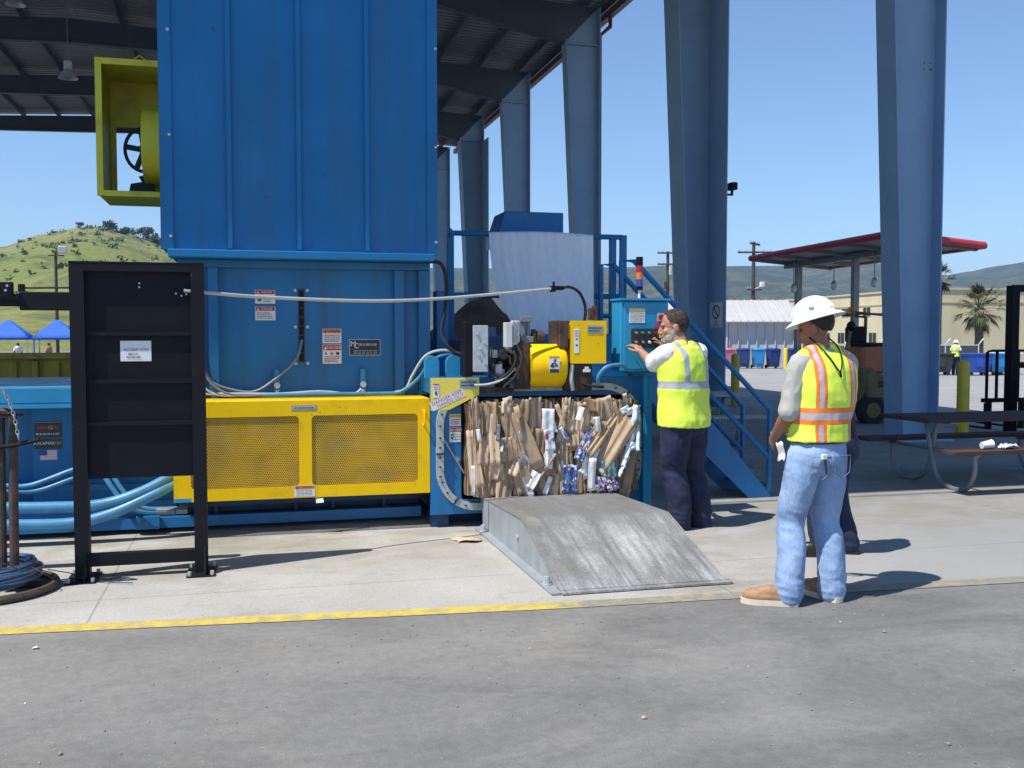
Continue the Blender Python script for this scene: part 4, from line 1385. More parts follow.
btn(3.435, 1.622, 'redlamp', .026, 'cautionyellow')
part('stop_plate', 'inkred', lambda b: b.lathe([(.055, 0), (.055, .004)], (0, 0, 0), 20, T=Matrix.Translation((3.415, 8.002, 1.695)) @ Matrix.Diagonal((1, 1, .55, 1)) @ Matrix.Rotation(PI / 2, 4, 'X')), box)
for x, z, m in ((3.19, 1.63, 'inkgrey'), (3.25, 1.63, 'printteal'), (3.31, 1.63, 'teallid'), (3.36, 1.63, 'redlamp'), (3.19, 1.55, 'inkgrey'), (3.25, 1.55, 'inkgrey'), (3.31, 1.55, 'whitepaint')):
    btn(x, z, m, .012)
sl_ = part('signal_light', 'blacksat', lambda b: (b.use('whitepaint'), b.cyl((3.27, 8.12, 1.926), (3.27, 8.12, 2.0), .012, n=10), b.use('blacksat'), b.cyl((3.27, 8.12, 2.0), (3.27, 8.12, 2.03), .03, n=14), b.cyl((3.27, 8.12, 2.212), (3.27, 8.12, 2.285), .03, n=14)), con)
for z, m in ((2.031, 'bluelamp'), (2.092, 'amberlamp'), (2.152, 'redlamp')):
    part('lens', m, lambda b: b.cyl((3.27, 8.12, z), (3.27, 8.12, z + .059), .029, n=14), sl_)
part('mounting_arm', 'bluelow', lambda b: (b.box(3.20, 3.30, 8.10, 8.2, 1.257, 1.298), b.box(3.14, 3.36, 8.06, 8.23, 1.285, 1.2995)), con)

# ------------------------------------------------------------------ platform with stairs
plt = thing('stair_platform', 'blue steel platform with tube railings and a flight of stairs', 'stairs', (4.2, 9.2, 0))
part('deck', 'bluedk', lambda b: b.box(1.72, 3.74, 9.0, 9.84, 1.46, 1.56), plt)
for x, y in ((1.76, 9.05), (1.76, 9.78), (3.68, 9.05), (3.68, 9.78)):
    part('leg', 'blue', lambda b: b.box(x - .04, x + .04, y - .04, y + .04, 0, 1.459), plt)
t_ = .026
def rails(b):
    for z in (2.60, 2.0):
        b.tube([(1.89, 9.60, z), (3.68, 9.60, z)], t_, 8)
    b.tube([(1.78, 9.02, 2.56), (1.89, 9.60, 2.60)], t_, 8)
    b.tube([(1.78, 9.02, 1.98), (1.89, 9.60, 2.0)], t_, 8)
part('front_railing', 'blue', rails, plt)
for x, y in ((1.90, 9.60), (3.58, 9.62), (3.685, 9.60)):
    part('railing_post', 'blue', lambda b: b.box(x - .03, x + .03, y - .03, y + .03, 1.561, 2.62), plt)
XA, XB = 3.50, 4.97
for y in (8.90, 9.46):
    def sr(b):
        b.tube([(3.40, y, 1.57), (3.40, y, 2.31), (3.53, y, 2.31), (XB, y, .87), (XB, y, .06)], [t_] * 5, 8)
        b.tube([(3.40, y, 1.80), (3.54, y, 1.80), (XB, y, .40)], t_, 8)
    part('handrail', 'blue', sr, plt)
    part('stringer', 'bluelow', lambda b: b.prism([(3.50, 1.46), (3.74, 1.46), (5.0, .0 + .005), (4.75, .005), (3.50, 1.17)], 'y', y - .012, y + .012), plt)
for k in range(7):
    x, z = 3.72 + k * .18, 1.24 - k * .185
    part('stair_tread', 'bluedk', lambda b: b.box(x - .02, x + .20, 8.913, 9.447, z - .02, z), plt)

# translucent sheet hung over the railing
sh = thing('plastic_sheet', 'pale translucent plastic sheet draped over the blue railing', 'sheet', (2.8, 9.6, 1.5))
def sheetfn(u, v):
    # v=0 behind the rail top, over it, then down and forward to the head
    x0, x1 = 2.27, 3.345
    if v < .1:
        z = 2.45 + v * 1.8; y = 9.66 - v * .1
        xa, xb = x0, x1
    else:
        t = (v - .1) / .9
        z = 2.635 - t * 1.22 + .018 * math.sin(u * PI) * (1 - t)
        y = 9.56 - .02 - .42 * t ** 1.6
        xa = x0 + .02 * t + .36 * t ** 3
        xb = x1 - .02 * t - .12 * t ** 2 - .33 * max(0, t - .72) ** 1.1
    x = xa + (xb - xa) * u
    y += .007 * math.sin(u * 26 + v * 2) * (.35 + v) + .05 * math.sin(u * PI) * -v + .003 * math.sin(u * 75 + 1)
    return (x, y, z)
b = MB('sheet')
b.grid(sheetfn, 60, 34)
b.build('sheet_film', sh, sharp=180)

# blower hood on the far side of the hopper
fan = thing('blower_hood', 'open yellow sheet-metal hood with fan beside the blue hopper', 'blower hood', (-1.0, 9.6, 2.82))
A0, A1, F0, F1, Z0, Z1 = -1.255, -.675, 9.40, 10.15, 2.83, 4.0
hd = part('hood', 'oliveyellow', lambda b: (b.box(A0, A0 + .02, F0, F1, Z0, Z1), b.box(A0 + .0205, A1, F0, F1, Z0, Z0 + .02), b.box(A0 + .0205, A1, F0, F1, Z1 - .02, Z1)), fan)
part('rim', 'oliveyellow', lambda b: (b.box(A0 - .008, A0 + .045, F0 - .02, F0 - .001, Z0 - .008, Z1 + .008), b.box(A0 + .0455, A1, F0 - .02, F0 - .001, Z0 - .008, Z0 + .04), b.box(A0 + .0455, A1, F0 - .02, F0 - .001, Z1 - .045, Z1 + .008)), fan)
W0, W1, V0, V1 = -1.185, -.90, 2.93, 3.56
part('back_wall', 'oliveyellow', lambda b: (b.box(A0 + .021, W0, F1 - .02, F1 - .002, Z0 + .021, Z1 - .021), b.box(W1, A1, F1 - .02, F1 - .002, Z0 + .021, Z1 - .021), b.box(W0, W1, F1 - .02, F1 - .002, V1, Z1 - .021), b.box(W0, W1, F1 - .02, F1 - .002, Z0 + .021, V0)), fan)
def wheel(b):
    c = Vector((-.93, F1 - .12, 3.34))
    b.tube([c + Vector((.17 * math.cos(2 * PI * k / 28), 0, .20 * math.sin(2 * PI * k / 28))) for k in range(28)], .016, 6, closed=True)
    for k in range(5):
        a = 2 * PI * k / 5 + .5
        b.bar(c, c + Vector((.17 * math.cos(a), 0, .2 * math.sin(a))), .05, .015, (0, 1, 0))
    b.cyl(c + Vector((0, -.05, 0)), c + Vector((0, .05, 0)), .05, n=12)
    b.prism([(-1.08, 2.93), (-.86, 2.93), (-.86, 3.22), (-.94, 3.20), (-.90, 3.12), (-.99, 3.10), (-.96, 3.05), (-1.06, 3.03)], 'y', F1 - .08, F1 - .05)
part('fan_wheel', 'bluedk', wheel, fan)
part('inlet_duct', 'oliveyellow', lambda b: b.cyl((-.90, 9.72, 3.32), (-.676, 9.72, 3.32), .33, n=40), fan)
part('lifting_eye', 'oliveyellow', lambda b: b.tube([(-.98, F0 + .05, Z1), (-.90, F0 + .05, Z1 + .06), (-.82, F0 + .05, Z1)], .008, 6), fan)
# ================================================================== bale of cardboard
bale = thing('cardboard_bale', 'pressed bale of brown cardboard and printed cartons pushed out of the blue baler', 'bale', (2.48, 8.3, .27))
rb = random.Random(21)
bands = []
x = 1.735
while x < 3.235:
    wdt = rb.uniform(.005, .020)
    bands.append((x, x + wdt, rb.random()))
    x += wdt + .0004
def core(b):
    # the pressed mass: hundreds of upright sheets seen edge-on, bent together
    for (xa, xb, q) in bands:
        b.use(('card1', 'card2', 'card1', 'card3', 'card4', 'card4')[int(q * 6)])  # deepest-set bands get the darkest card, gap shade put into the colour
        n = 10
        fr = []
        e = max(0, (abs(xa - 2.485) - .60) / .15)
        top = 1.07 + .02 * noise.noise((xa * 7, 1., 1.)) + rb.uniform(-.03, .012) - .03 * e
        lo = .272 + rb.uniform(0, .012)
        for k in range(n + 1):
            t = k / n
            z = lo + (top - lo) * t
            off = .045 * noise.noise((xa * 2.2, z * 2.6, 3.)) + .008 * noise.noise((xa * 30, z * 12, q))
            y = 8.0 + .055 * noise.noise((xa * 5, z * 3, 2.)) + (q - .5) * .07 + .012 * noise.noise((xa * 50, z * 22, 2.)) + .05 * e
            fr.append((off, y, z))
        for (o0, y0, z0), (o1, y1, z1) in zip(fr, fr[1:]):
            b.hull8([(xa + o0, y0, z0), (xb + o0, y0 + .004, z0), (xb + o0, 8.5, z0), (xa + o0, 8.5, z0),
                     (xa + o1, y1, z1), (xb + o1, y1 + .004, z1), (xb + o1, 8.5, z1), (xa + o1, 8.5, z1)])
    b.use('card2')
    b.box(1.74, 3.22, 8.501, 9.6, .272, 1.05)
part('pressed_layers', 'card1', core, bale, sharp=25, normals=False)

def flap(name, mat, cx, cz, w, h, rot, y, bend=.0, twist=.0, taper=1., seed=0, nu=12, nv=8, crumple=.0022, th=.0035, tilt=1., sharp=14):
    """one torn, creased sheet lying in the face of the bale: stiff facets between creases, ragged outline"""
    rr = random.Random(seed + 77)
    c, s = math.cos(R(rot)), math.sin(R(rot))
    yw, pt_ = math.tan(R(rr.uniform(-28, 18) * tilt)), math.tan(R(rr.uniform(-8, 13) * tilt))
    cr, cv = rr.uniform(.25, .75), rr.uniform(.2, .8)
    ka, kb = rr.uniform(-.08, .16), rr.uniform(-.06, .12)
    sk = rr.uniform(-.12, .12)
    wl, ph_ = rr.uniform(.006, .014), rr.uniform(0, 6)
    def fn(u, v):
        a = (u - .5) * w * (1 + (taper - 1) * v) + sk * (v - .5) * w
        q = (v - .5) * h * (1 + .10 * sk * (u - .5))
        if u in (0, 1):
            a += w * .035 * noise.noise((v * 4.2, seed * 1.7, u * 3))
        if v in (0, 1):
            q += h * .03 * noise.noise((u * 3.4, seed * 2.3, v * 5))
        px = cx + a * c - q * s
        pz = cz + a * s + q * c
        yy = y + a * yw + q * pt_ + abs(u - cr) * w * ka + abs(v - cv) * h * kb * .5 - bend * math.sin(u * PI) + twist * (u - .5) * (v - .5)
        yy += .007 * tilt * math.sin(a / wl + ph_) * min(1, w / .1)
        yy += crumple * noise.noise((px * 22, pz * 18, seed)) + crumple * .8 * noise.noise((px * 55, pz * 48, seed + 3.))
        return (px, min(yy, 8.03), pz)
    b = MB(mat)
    b.grid(fn, nu, nv)
    return b.build(name, bale, sharp=sharp, solid=th)
k = 0
# larger sheets, roughly as they lie in the face
BIG = [
 ('cardboard_sheet', 'card1', 1.80, .80, .055, .50, 2, 7.99), ('cardboard_sheet', 'card3', 1.765, .58, .05, .42, 6, 8.0),
 ('cardboard_sheet', 'card2', 1.90, .93, .10, .22, 0, 7.985), ('cardboard_sheet', 'card1', 1.99, .66, .26, .17, 4, 7.955),
 ('cardboard_sheet', 'card3', 1.885, .50, .17, .12, -8, 7.965), ('cardboard_sheet', 'card2', 1.92, .39, .13, .18, 4, 7.97),
 ('cardboard_sheet', 'card1', 2.03, .37, .11, .22, -14, 7.95), ('cardboard_sheet', 'card1', 2.16, .75, .15, .46, 24, 7.94),
 ('cardboard_sheet', 'card3', 2.07, .92, .06, .30, 3, 7.975), ('cardboard_sheet', 'card2', 2.17, .98, .12, .17, -6, 7.98),
 ('cardboard_sheet', 'card1', 2.29, .90, .085, .32, 0, 7.965), ('cardboard_sheet', 'card1', 2.16, .40, .14, .17, 26, 7.945),
 ('cardboard_sheet', 'card2', 2.31, .68, .09, .26, 2, 7.955), ('cardboard_sheet', 'card1', 2.325, .53, .10, .25, -32, 7.93),
 ('cardboard_sheet', 'card3', 2.50, .60, .065, .62, -5, 7.955), ('cardboard_sheet', 'card1', 2.545, .48, .07, .40, -3, 7.95),
 ('cardboard_sheet', 'card1', 2.555, .86, .06, .38, 2, 7.965), ('cardboard_sheet', 'card3', 2.68, .92, .155, .22, -3, 7.95),
 ('cardboard_sheet', 'card1', 2.65, .76, .14, .14, 4, 7.94), ('cardboard_sheet', 'card2', 2.81, .96, .10, .18, 0, 7.96),
 ('cardboard_sheet', 'card1', 2.885, .83, .115, .44, -38, 7.94), ('cardboard_sheet', 'card3', 2.93, .96, .10, .22, 20, 7.965),
 ('cardboard_sheet', 'card1', 2.985, .71, .125, .42, -30, 7.915), ('cardboard_sheet', 'card2', 3.03, .55, .10, .34, -14, 7.95),
 ('cardboard_sheet', 'card4', 3.12, .50, .06, .36, -6, 7.99), ('cardboard_sheet', 'card1', 3.07, .80, .05, .40, -4, 7.97),
 ('cardboard_sheet', 'card2', 2.62, .45, .07, .25, 6, 7.975), ('cardboard_sheet', 'card1', 2.40, .36, .11, .16, 8, 7.955),
 ('cardboard_sheet', 'card1', 1.86, .66, .07, .20, -10, 7.965), ('cardboard_sheet', 'card2', 2.41, .94, .08, .2, 5, 7.985),
 ('cardboard_sheet', 'card3', 2.13, .56, .07, .2, -20, 7.96), ('cardboard_sheet', 'card2', 2.24, .58, .06, .26, -16, 7.955)]
for nm, m, cx, cz, w_, h_, rt, y in BIG:
    k += 1
    flap(nm, m, cx, cz, w_ * 1.3, h_ * 1.2, rt + rb.uniform(-4, 4), y + .014, seed=k, twist=rb.uniform(-.05, .05), taper=rb.uniform(.75, 1.15))
# more sheets half hidden behind the front ones
for j in range(24):
    k += 1
    cx = 1.80 + 1.36 * (j + rb.random()) / 24
    flap('cardboard_sheet', ('card1', 'card2', 'card3', 'card1', 'card2')[j % 5], cx, rb.uniform(.42, .90), rb.uniform(.04, .11), rb.uniform(.28, .60), rb.uniform(-12, 12), 7.975, seed=k + 300, twist=rb.uniform(-.04, .04), taper=rb.uniform(.8, 1.1))
PAPER = [
 ('white_paper', 'paper', 2.395, .90, .105, .20, -3, 7.935, None), ('white_paper', 'printwhite', 2.405, .74, .085, .18, 5, 7.925, 'long white printed paper strip'),
 ('white_paper', 'paper', 2.40, .60, .075, .20, -5, 7.93, None), ('white_paper', 'paper', 2.26, .41, .08, .15, -28, 7.925, None),
 ('white_paper', 'paper', 2.22, .36, .05, .17, 18, 7.935, None), ('white_paper', 'paper', 2.67, .95, .045, .12, -18, 7.93, None),
 ('white_paper', 'paper', 2.82, .86, .06, .13, 5, 7.925, None), ('white_paper', 'paper', 2.77, .44, .065, .28, -2, 7.91, None),
 ('white_paper', 'paper', 1.762, .42, .028, .24, 0, 7.965, None), ('white_paper', 'paper', 1.81, .79, .035, .10, 8, 7.97, None),
 ('white_paper', 'paper', 3.08, .98, .08, .05, 30, 7.95, None),
 ('printed_carton', 'printblue', 2.575, .41, .135, .24, -3, 7.91, 'blue printed carton standing low in the middle'),
 ('printed_carton', 'printblue', 2.70, .68, .085, .26, -22, 7.925, 'tilted blue and white printed carton'),
 ('printed_carton', 'printwhite', 2.72, .52, .06, .24, 10, 7.93, None),
 ('printed_carton', 'printteal', 2.915, .48, .145, .15, 8, 7.905, 'teal printed carton low on the right'),
 ('printed_carton', 'printpurple', 2.84, .36, .11, .12, -6, 7.91, None), ('printed_carton', 'printpurple', 2.95, .36, .12, .12, 10, 7.90, None),
 ('printed_carton', 'printwhite', 2.80, .62, .06, .12, -30, 7.92, None), ('printed_carton', 'inkred', 2.375, .77, .03, .05, 10, 7.91, None)]
for nm, m, cx, cz, w_, h_, rt, y, lab in PAPER:
    k += 1
    o = flap(nm, m, cx, cz, w_, h_, rt, y, seed=k, twist=rb.uniform(-.03, .03), th=.0012, crumple=.004, tilt=.6)
    if lab:
        o['label'] = lab
for cx, cz, w_, h_, rt in ((3.15, .82, .075, .40, -7), (3.19, .80, .035, .34, -5), (3.09, .60, .05, .22, -20), (3.06, .50, .035, .20, -30), (3.12, .97, .09, .06, 20), (3.13, .67, .10, .06, 5)):
    k += 1
    flap('plastic_film', 'cover', cx, cz, w_, h_, rt, 7.935, seed=k, crumple=.022, bend=.025, th=.001, nu=10, nv=14, sharp=60)
for j in range(16):
    k += 1
    flap('white_paper', ('paper', 'printwhite', 'inkgrey', 'printwhite')[j % 4], rb.uniform(1.85, 3.12), rb.uniform(.32, 1.0), rb.uniform(.02, .05), rb.uniform(.05, .16), rb.uniform(-35, 35), 7.945, seed=k + 600, twist=.03, th=.001, crumple=.006, tilt=.8)
# loose torn strips and small scraps, crumpled edges along the top and the foot
for j in range(16):
    k += 1
    cx = rb.uniform(1.78, 3.16)
    if j < 5:
        cz = rb.uniform(.98, 1.04); w_, h_ = rb.uniform(.04, .12), rb.uniform(.06, .14)
    elif j < 9:
        cz = rb.uniform(.30, .36); w_, h_ = rb.uniform(.03, .08), rb.uniform(.04, .10)
    else:
        cz = rb.uniform(.4, .95); w_, h_ = rb.uniform(.02, .05), rb.uniform(.12, .32)
    flap('torn_strip', ('card1', 'card3', 'card2', 'card4')[k % 4], cx, cz, w_, h_, rb.uniform(-25, 25), 7.975 - rb.random() * .03, seed=k, twist=rb.uniform(-.1, .1), nu=4, nv=5, crumple=.008, tilt=1.5)

# ================================================================== ramp
rp = thing('discharge_ramp', 'low grey steel ramp with worn streaked top in front of the bale', 'ramp', (2.42, 7.0, 0))
RX0, RX1 = 1.855, 2.975
prof = [(8.03, .262), (6.80, .298), (5.875, .016)]
def rtop(b):
    for (ya, za), (yb, zb) in zip(prof, prof[1:]):
        b.hull8([(RX0 - .004, yb, zb), (RX1 + .004, yb, zb), (RX1 + .004, ya, za), (RX0 - .004, ya, za),
                 (RX0 - .004, yb, zb + .01), (RX1 + .004, yb, zb + .01), (RX1 + .004, ya, za + .01), (RX0 - .004, ya, za + .01)])
    b.box(RX0 - .004, RX1 + .03, 5.82, 5.874, .010, .022)
rt = part('top_plate', 'rampplate', rtop, rp, sharp=5)
def rside(b):
    for x0 in (RX0, RX1 - .01):
        b.prism([(8.03, .012), (8.03, .261), (6.80, .297), (5.95, .038), (5.95, .012)], 'x', x0, x0 + .01)
part('side_plates', 'rampside', rside, rp)
def rfoot(b):
    b.box(RX0 - .07, RX0 + .0, 5.84, 8.05, .009, .019)
    b.box(RX1 + .0, RX1 + .05, 5.90, 8.05, .009, .019)
part('foot_flange', 'rampside', rfoot, rp)
def rb_(b):
    for y in (6.06, 7.86):
        b.cyl((RX0 - .035, y, .019), (RX0 - .035, y, .028), .034, n=12)
        b.cyl((RX0 - .035, y, .0285), (RX0 - .035, y, .07), .02, n=6)
    b.cyl((RX0 - .001, 6.9, .16), (RX0 - .012, 6.9, .16), .018, n=8)
part('anchor_bolts', 'zinc', rb_, rp)
part('hinge_bar', 'steel', lambda b: b.box(RX0, RX1, 8.035, 8.10, .19, .268), rp)

# ================================================================== black wire-guide frame
wf = thing('wire_guide_frame', 'tall black steel panel frame with a white name sign standing on the concrete', 'frame', (-.7, 7.05, 0))
PL0, PL1, PR0, PR1 = -1.125, -1.035, -.375, -.29
for (x0, x1) in ((PL0, PL1), (PR0, PR1)):
    pst = part('post', 'black', lambda b: (b.box(x0, x1, 7.0, 7.012, .012, 2.08), b.box(x0, x0 + .012, 7.0125, 7.09, .012, 2.08), b.box(x1 - .012, x1, 7.0125, 7.09, .012, 2.08)), wf)
    part('base_plate', 'black', lambda b: b.box(x0 - .05, x1 + .05, 6.88, 7.20, .004, .012), pst)
    part('gusset', 'black', lambda b: (b.prism([(6.89, .0125), (6.998, .0125), (6.998, .19), (6.975, .19)], 'x', (x0 + x1) / 2 + .02, (x0 + x1) / 2 + .03),
                                       b.prism([(7.2, .0125), (7.092, .0125), (7.092, .19), (7.115, .19)], 'x', (x0 + x1) / 2 + .02, (x0 + x1) / 2 + .03)), pst)
    part('anchor_bolt', 'zinc', lambda b: [b.cyl((x, y, .0125), (x, y, .04), .013, n=6) for x in (x0 - .03, x1 + .03) for y in (6.91, 7.17)], pst)
pan = part('panel', 'blacksat', lambda b: (b.box(PL1 + .001, PR0 - .001, 7.045, 7.052, .665, 2.05), b.box(PL0, PR1, 6.998, 7.09, 2.0805, 2.092)), wf)
part('top_bar', 'black', lambda b: b.box(PL1 + .001, PR0 - .001, 7.0, 7.044, 2.03, 2.08), pan)
for z in (1.63, 1.315, 1.035):
    part('stiffener', 'black', lambda b: (b.box(PL1 + .001, PR0 - .001, 7.022, 7.0445, z, z + .006), b.box(PL1 + .001, PR0 - .001, 7.022, 7.026, z - .02, z - .0005)), pan)
part('cross_bar', 'black', lambda b: (b.box(PL1 + .001, PR0 - .001, 7.02, 7.028, .085, .165), b.box(PL1 + .001, PR0 - .001, 7.0285, 7.09, .158, .165)), wf)
part('panel_bolts', 'zinc', lambda b: [b.cyl((x, 7.0449, z), (x, 7.036, z), .007, n=6) for x, z in ((-.70, 1.93), (-.70, 1.955), (-.47, 1.89), (-.435, 1.875), (-.405, 1.885))], pan)
sticker(pan, 'name_sign', -.825, -.632, 1.44, 1.575, 7.0445, 'white', [('t', 'ACCENT', .355, .57, .175, 'ink'), ('t', 'WIRE', .775, .57, .165, 'inkgrey')] + lines(1, .28, .44, .25, .75, seed=2) + lines(1, .12, .28, .2, .8, seed=5), label='white sign reading ACCENT WIRE')
def arm(b):
    b.box(-1.44, -1.13, 7.10, 7.19, 1.775, 1.895, .004)
    b.box(-2.6, -1.4405, 7.12, 7.18, 1.80, 1.88)
    b.box(-2.6, -1.47, 7.06, 7.10, 1.862, 1.955, .004)
    b.cyl((-1.43, 7.14, 1.92), (-1.10, 7.14, 1.925), .006, n=6)
    b.box(-1.45, -1.415, 7.12, 7.16, 1.896, 1.945)
part('side_arm', 'black', arm, wf)
part('arm_bolts', 'zinc', lambda b: [b.cyl((x, 7.0599, z), (x, 7.05, z), .008, n=6) for x, z in ((-1.50, 1.93), (-1.51, 1.90), (-1.56, 1.93))], wf)

# pale conduit from the frame to the tying head
cdt = thing('wire_conduit', 'long pale wire conduit sagging between the black frame and the yellow tying head', 'conduit', (1.1, 7.5, 1.9))
part('tube', 'conduit', lambda b: b.tube([(-.42, 7.03, 1.91), (-.30, 7.05, 1.9), (.04, 7.21, 1.88), (.57, 7.37, 1.866), (.99, 7.52, 1.868), (1.44, 7.68, 1.895), (1.96, 7.84, 1.945), (2.44, 7.98, 1.995)], .0125, 10, 8), cdt)
part('clamp', 'blacksat', lambda b: (b.box(2.425, 2.465, 7.96, 8.02, 1.97, 2.02, .004), b.box(2.475, 2.54, 7.975, 8.01, 1.985, 2.02, .004), b.cyl((2.455, 7.99, 2.02), (2.455, 7.99, 2.055), .01, n=8)), cdt)
part('flexible_end', 'rubber', lambda b: b.tube([(2.53, 7.99, 2.005), (2.60, 7.995, 2.012), (2.68, 8.0, 1.97), (2.735, 8.02, 1.88), (2.755, 8.05, 1.80), (2.755, 8.08, 1.73)], .013, 10, 6), cdt)

# ================================================================== rusty wire stand, coil, chain
ws = thing('wire_stand', 'rusty bent-pipe wire reel stand at the left edge', 'stand', (-1.6, 6.75, 0))
part('upright_pipe', 'rust', lambda b: b.tube([(-1.44, 6.78, .05), (-1.435, 6.78, .6), (-1.43, 6.78, 1.06), (-1.46, 6.78, 1.125), (-1.53, 6.78, 1.14), (-2.0, 6.78, 1.14)], .028, 10, 6), ws)
part('upright_pipe', 'rust', lambda b: b.tube([(-1.51, 6.80, .05), (-1.505, 6.80, .6), (-1.50, 6.80, 1.10)], .024, 10), ws)
part('base_ring', 'rust', lambda b: b.tube([(-1.62 + .40 * math.cos(2 * PI * q / 24), 6.85 + .40 * math.sin(2 * PI * q / 24), .032) for q in range(24)], .026, 8, 2, closed=True), ws)
part('cross_pipe', 'rust', lambda b: (b.cyl((-2.0, 6.85, .03), (-1.24, 6.85, .03), .022, n=8), b.cyl((-1.62, 6.47, .03), (-1.62, 7.23, .03), .022, n=8)), ws)
part('guide_arm', 'black', lambda b: (b.tube([(-2.0, 6.74, .90), (-1.49, 6.74, .925), (-1.36, 6.74, .945), (-1.27, 6.74, .965)], .014, 8, 4), b.box(-2.0, -1.36, 6.72, 6.74, 1.115, 1.13)), ws)
coil = thing('wire_coil', 'thick coil of bluish steel baling wire lying round the rusty stand', 'wire coil', (-1.62, 6.85, .06))
def coilfn(b):
    r = random.Random(4)
    for q in range(46):
        a = 2 * PI * r.random(); rad = .07 * math.sqrt(r.random())
        R0, z0 = .265 + rad * math.cos(a), .125 + rad * math.sin(a) * .9
        ph = r.random() * 6.28
        b.tube([(-1.62 + (R0 + .006 * math.sin(3 * t + ph)) * math.cos(t), 6.85 + (R0 + .006 * math.sin(3 * t + ph)) * math.sin(t), z0 + .008 * math.sin(2 * t + ph)) for t in [2 * PI * u / 36 for u in range(36)]], .0075, 5, closed=True)
part('windings', 'coil', coilfn, coil)
part('loose_wire', 'rust', lambda b: (b.tube([(-1.33, 6.72, .17), (-1.24, 6.70, .12), (-1.20, 6.76, .06), (-1.27, 6.9, .03), (-1.1, 7.0, .02), (-.9, 6.86, .015), (-.75, 6.80, .015)], .0035, 5, 8),
                                       b.tube([(-1.36, 6.66, .16), (-1.5, 6.62, .23), (-1.62, 6.6, .20)], .0035, 5, 6),
                                       b.tube([(-1.28, 6.95, .10), (-1.15, 7.02, .05), (-.98, 6.96, .014), (-.84, 6.99, .014)], .0035, 5, 6)), coil)
ch = thing('chain', 'slack galvanised chain hanging beside the rusty pipe', 'chain', (-1.42, 6.72, .95))
def chain(b):
    P, _ = catmull([Vector(p) for p in ((-1.60, 6.72, 1.40), (-1.53, 6.72, 1.34), (-1.45, 6.72, 1.24), (-1.41, 6.72, 1.12), (-1.385, 6.72, .97))], [1] * 5, 5)
    for i in range(len(P) - 1):
        c = (P[i] + P[i + 1]) / 2
        t = (P[i + 1] - P[i]).normalized()
        n = Vector((0, 1, 0)) if i % 2 else t.cross(Vector((0, 1, 0)))
        b.tube([c + t * .019 * math.cos(a) + n * .009 * math.sin(a) for a in [2 * PI * q / 10 for q in range(10)]], .0036, 5, closed=True)
part('links', 'chain', chain, ch)

# spray can on the ledge, scrap on the slab
can = thing('spray_can', 'small spray can with a yellow cap on the machine ledge', 'spray can', (-.49, 8.55, 1.09))
part('can_body', 'ink', lambda b: b.lathe([(.026, 0), (.028, .004), (.028, .09), (.022, .10)], (-.49, 8.55, 1.09), 16), can)
part('cap', 'cautionyellow', lambda b: b.lathe([(.019, .101), (.019, .125), (.012, .132)], (-.49, 8.55, 1.09), 14), can)
part('can_label', 'cautionyellow', lambda b: b.lathe([(.0285, .03), (.0285, .065)], (-.49, 8.55, 1.09), 16), can)
sc = thing('cardboard_scrap', 'torn flat scrap of cardboard on the concrete left of the ramp', 'scrap', (1.60, 7.6, .006))
def scrapfn(b):
    b.grid(lambda u, v: (1.53 + .19 * u + .02 * math.sin(v * 5), 7.50 + .16 * v + .02 * math.sin(u * 7), .012 + .018 * math.sin(u * 3.1) * (1 - v * .5) + .006 * noise.noise((u * 5, v * 5, 1))), 8, 6)
part('sheet', 'card3', scrapfn, sc, solid=.005)
# ================================================================== people
def fuse(b, name, mat, parent, voxel=.008, it=3, disp=None, sharp=180):
    """merge overlapping closed forms into one continuous skin"""
    bmesh.ops.recalc_face_normals(b.bm, faces=b.bm.faces)
    me = bpy.data.meshes.new(name)
    b.bm.to_mesh(me)
    b.bm.free()
    o = bpy.data.objects.new(name, me)
    COL.objects.link(o)
    md = o.modifiers.new('merge', 'REMESH')
    md.mode = 'VOXEL'
    md.voxel_size = voxel
    md.use_smooth_shade = True
    if it:
        m2 = o.modifiers.new('soften', 'SMOOTH')
        m2.factor = .5
        m2.iterations = it
    dg = bpy.context.evaluated_depsgraph_get()
    dg.update()
    me2 = bpy.data.meshes.new_from_object(o.evaluated_get(dg))
    bpy.data.objects.remove(o)
    bpy.data.meshes.remove(me)
    me2.name = name
    if disp:
        ns = [v.normal.copy() for v in me2.vertices]
        for v, n in zip(me2.vertices, ns):
            v.co = v.co + n * disp(v.co)
    me2.materials.clear()
    me2.materials.append(MAT[mat])
    for p in me2.polygons:
        p.use_smooth = True
        p.material_index = 0
    o = bpy.data.objects.new(name, me2)
    COL.objects.link(o)
    o.parent = parent
    return o

def limb(b, pts, radii, n=14, sub=5):
    P, rr = catmull([Vector(p) for p in pts], radii, sub)
    b.tube(P, rr, n)
    for p, r in ((P[0], rr[0]), (P[-1], rr[-1])):
        b.ell(p, r, r, r, 12, 8)

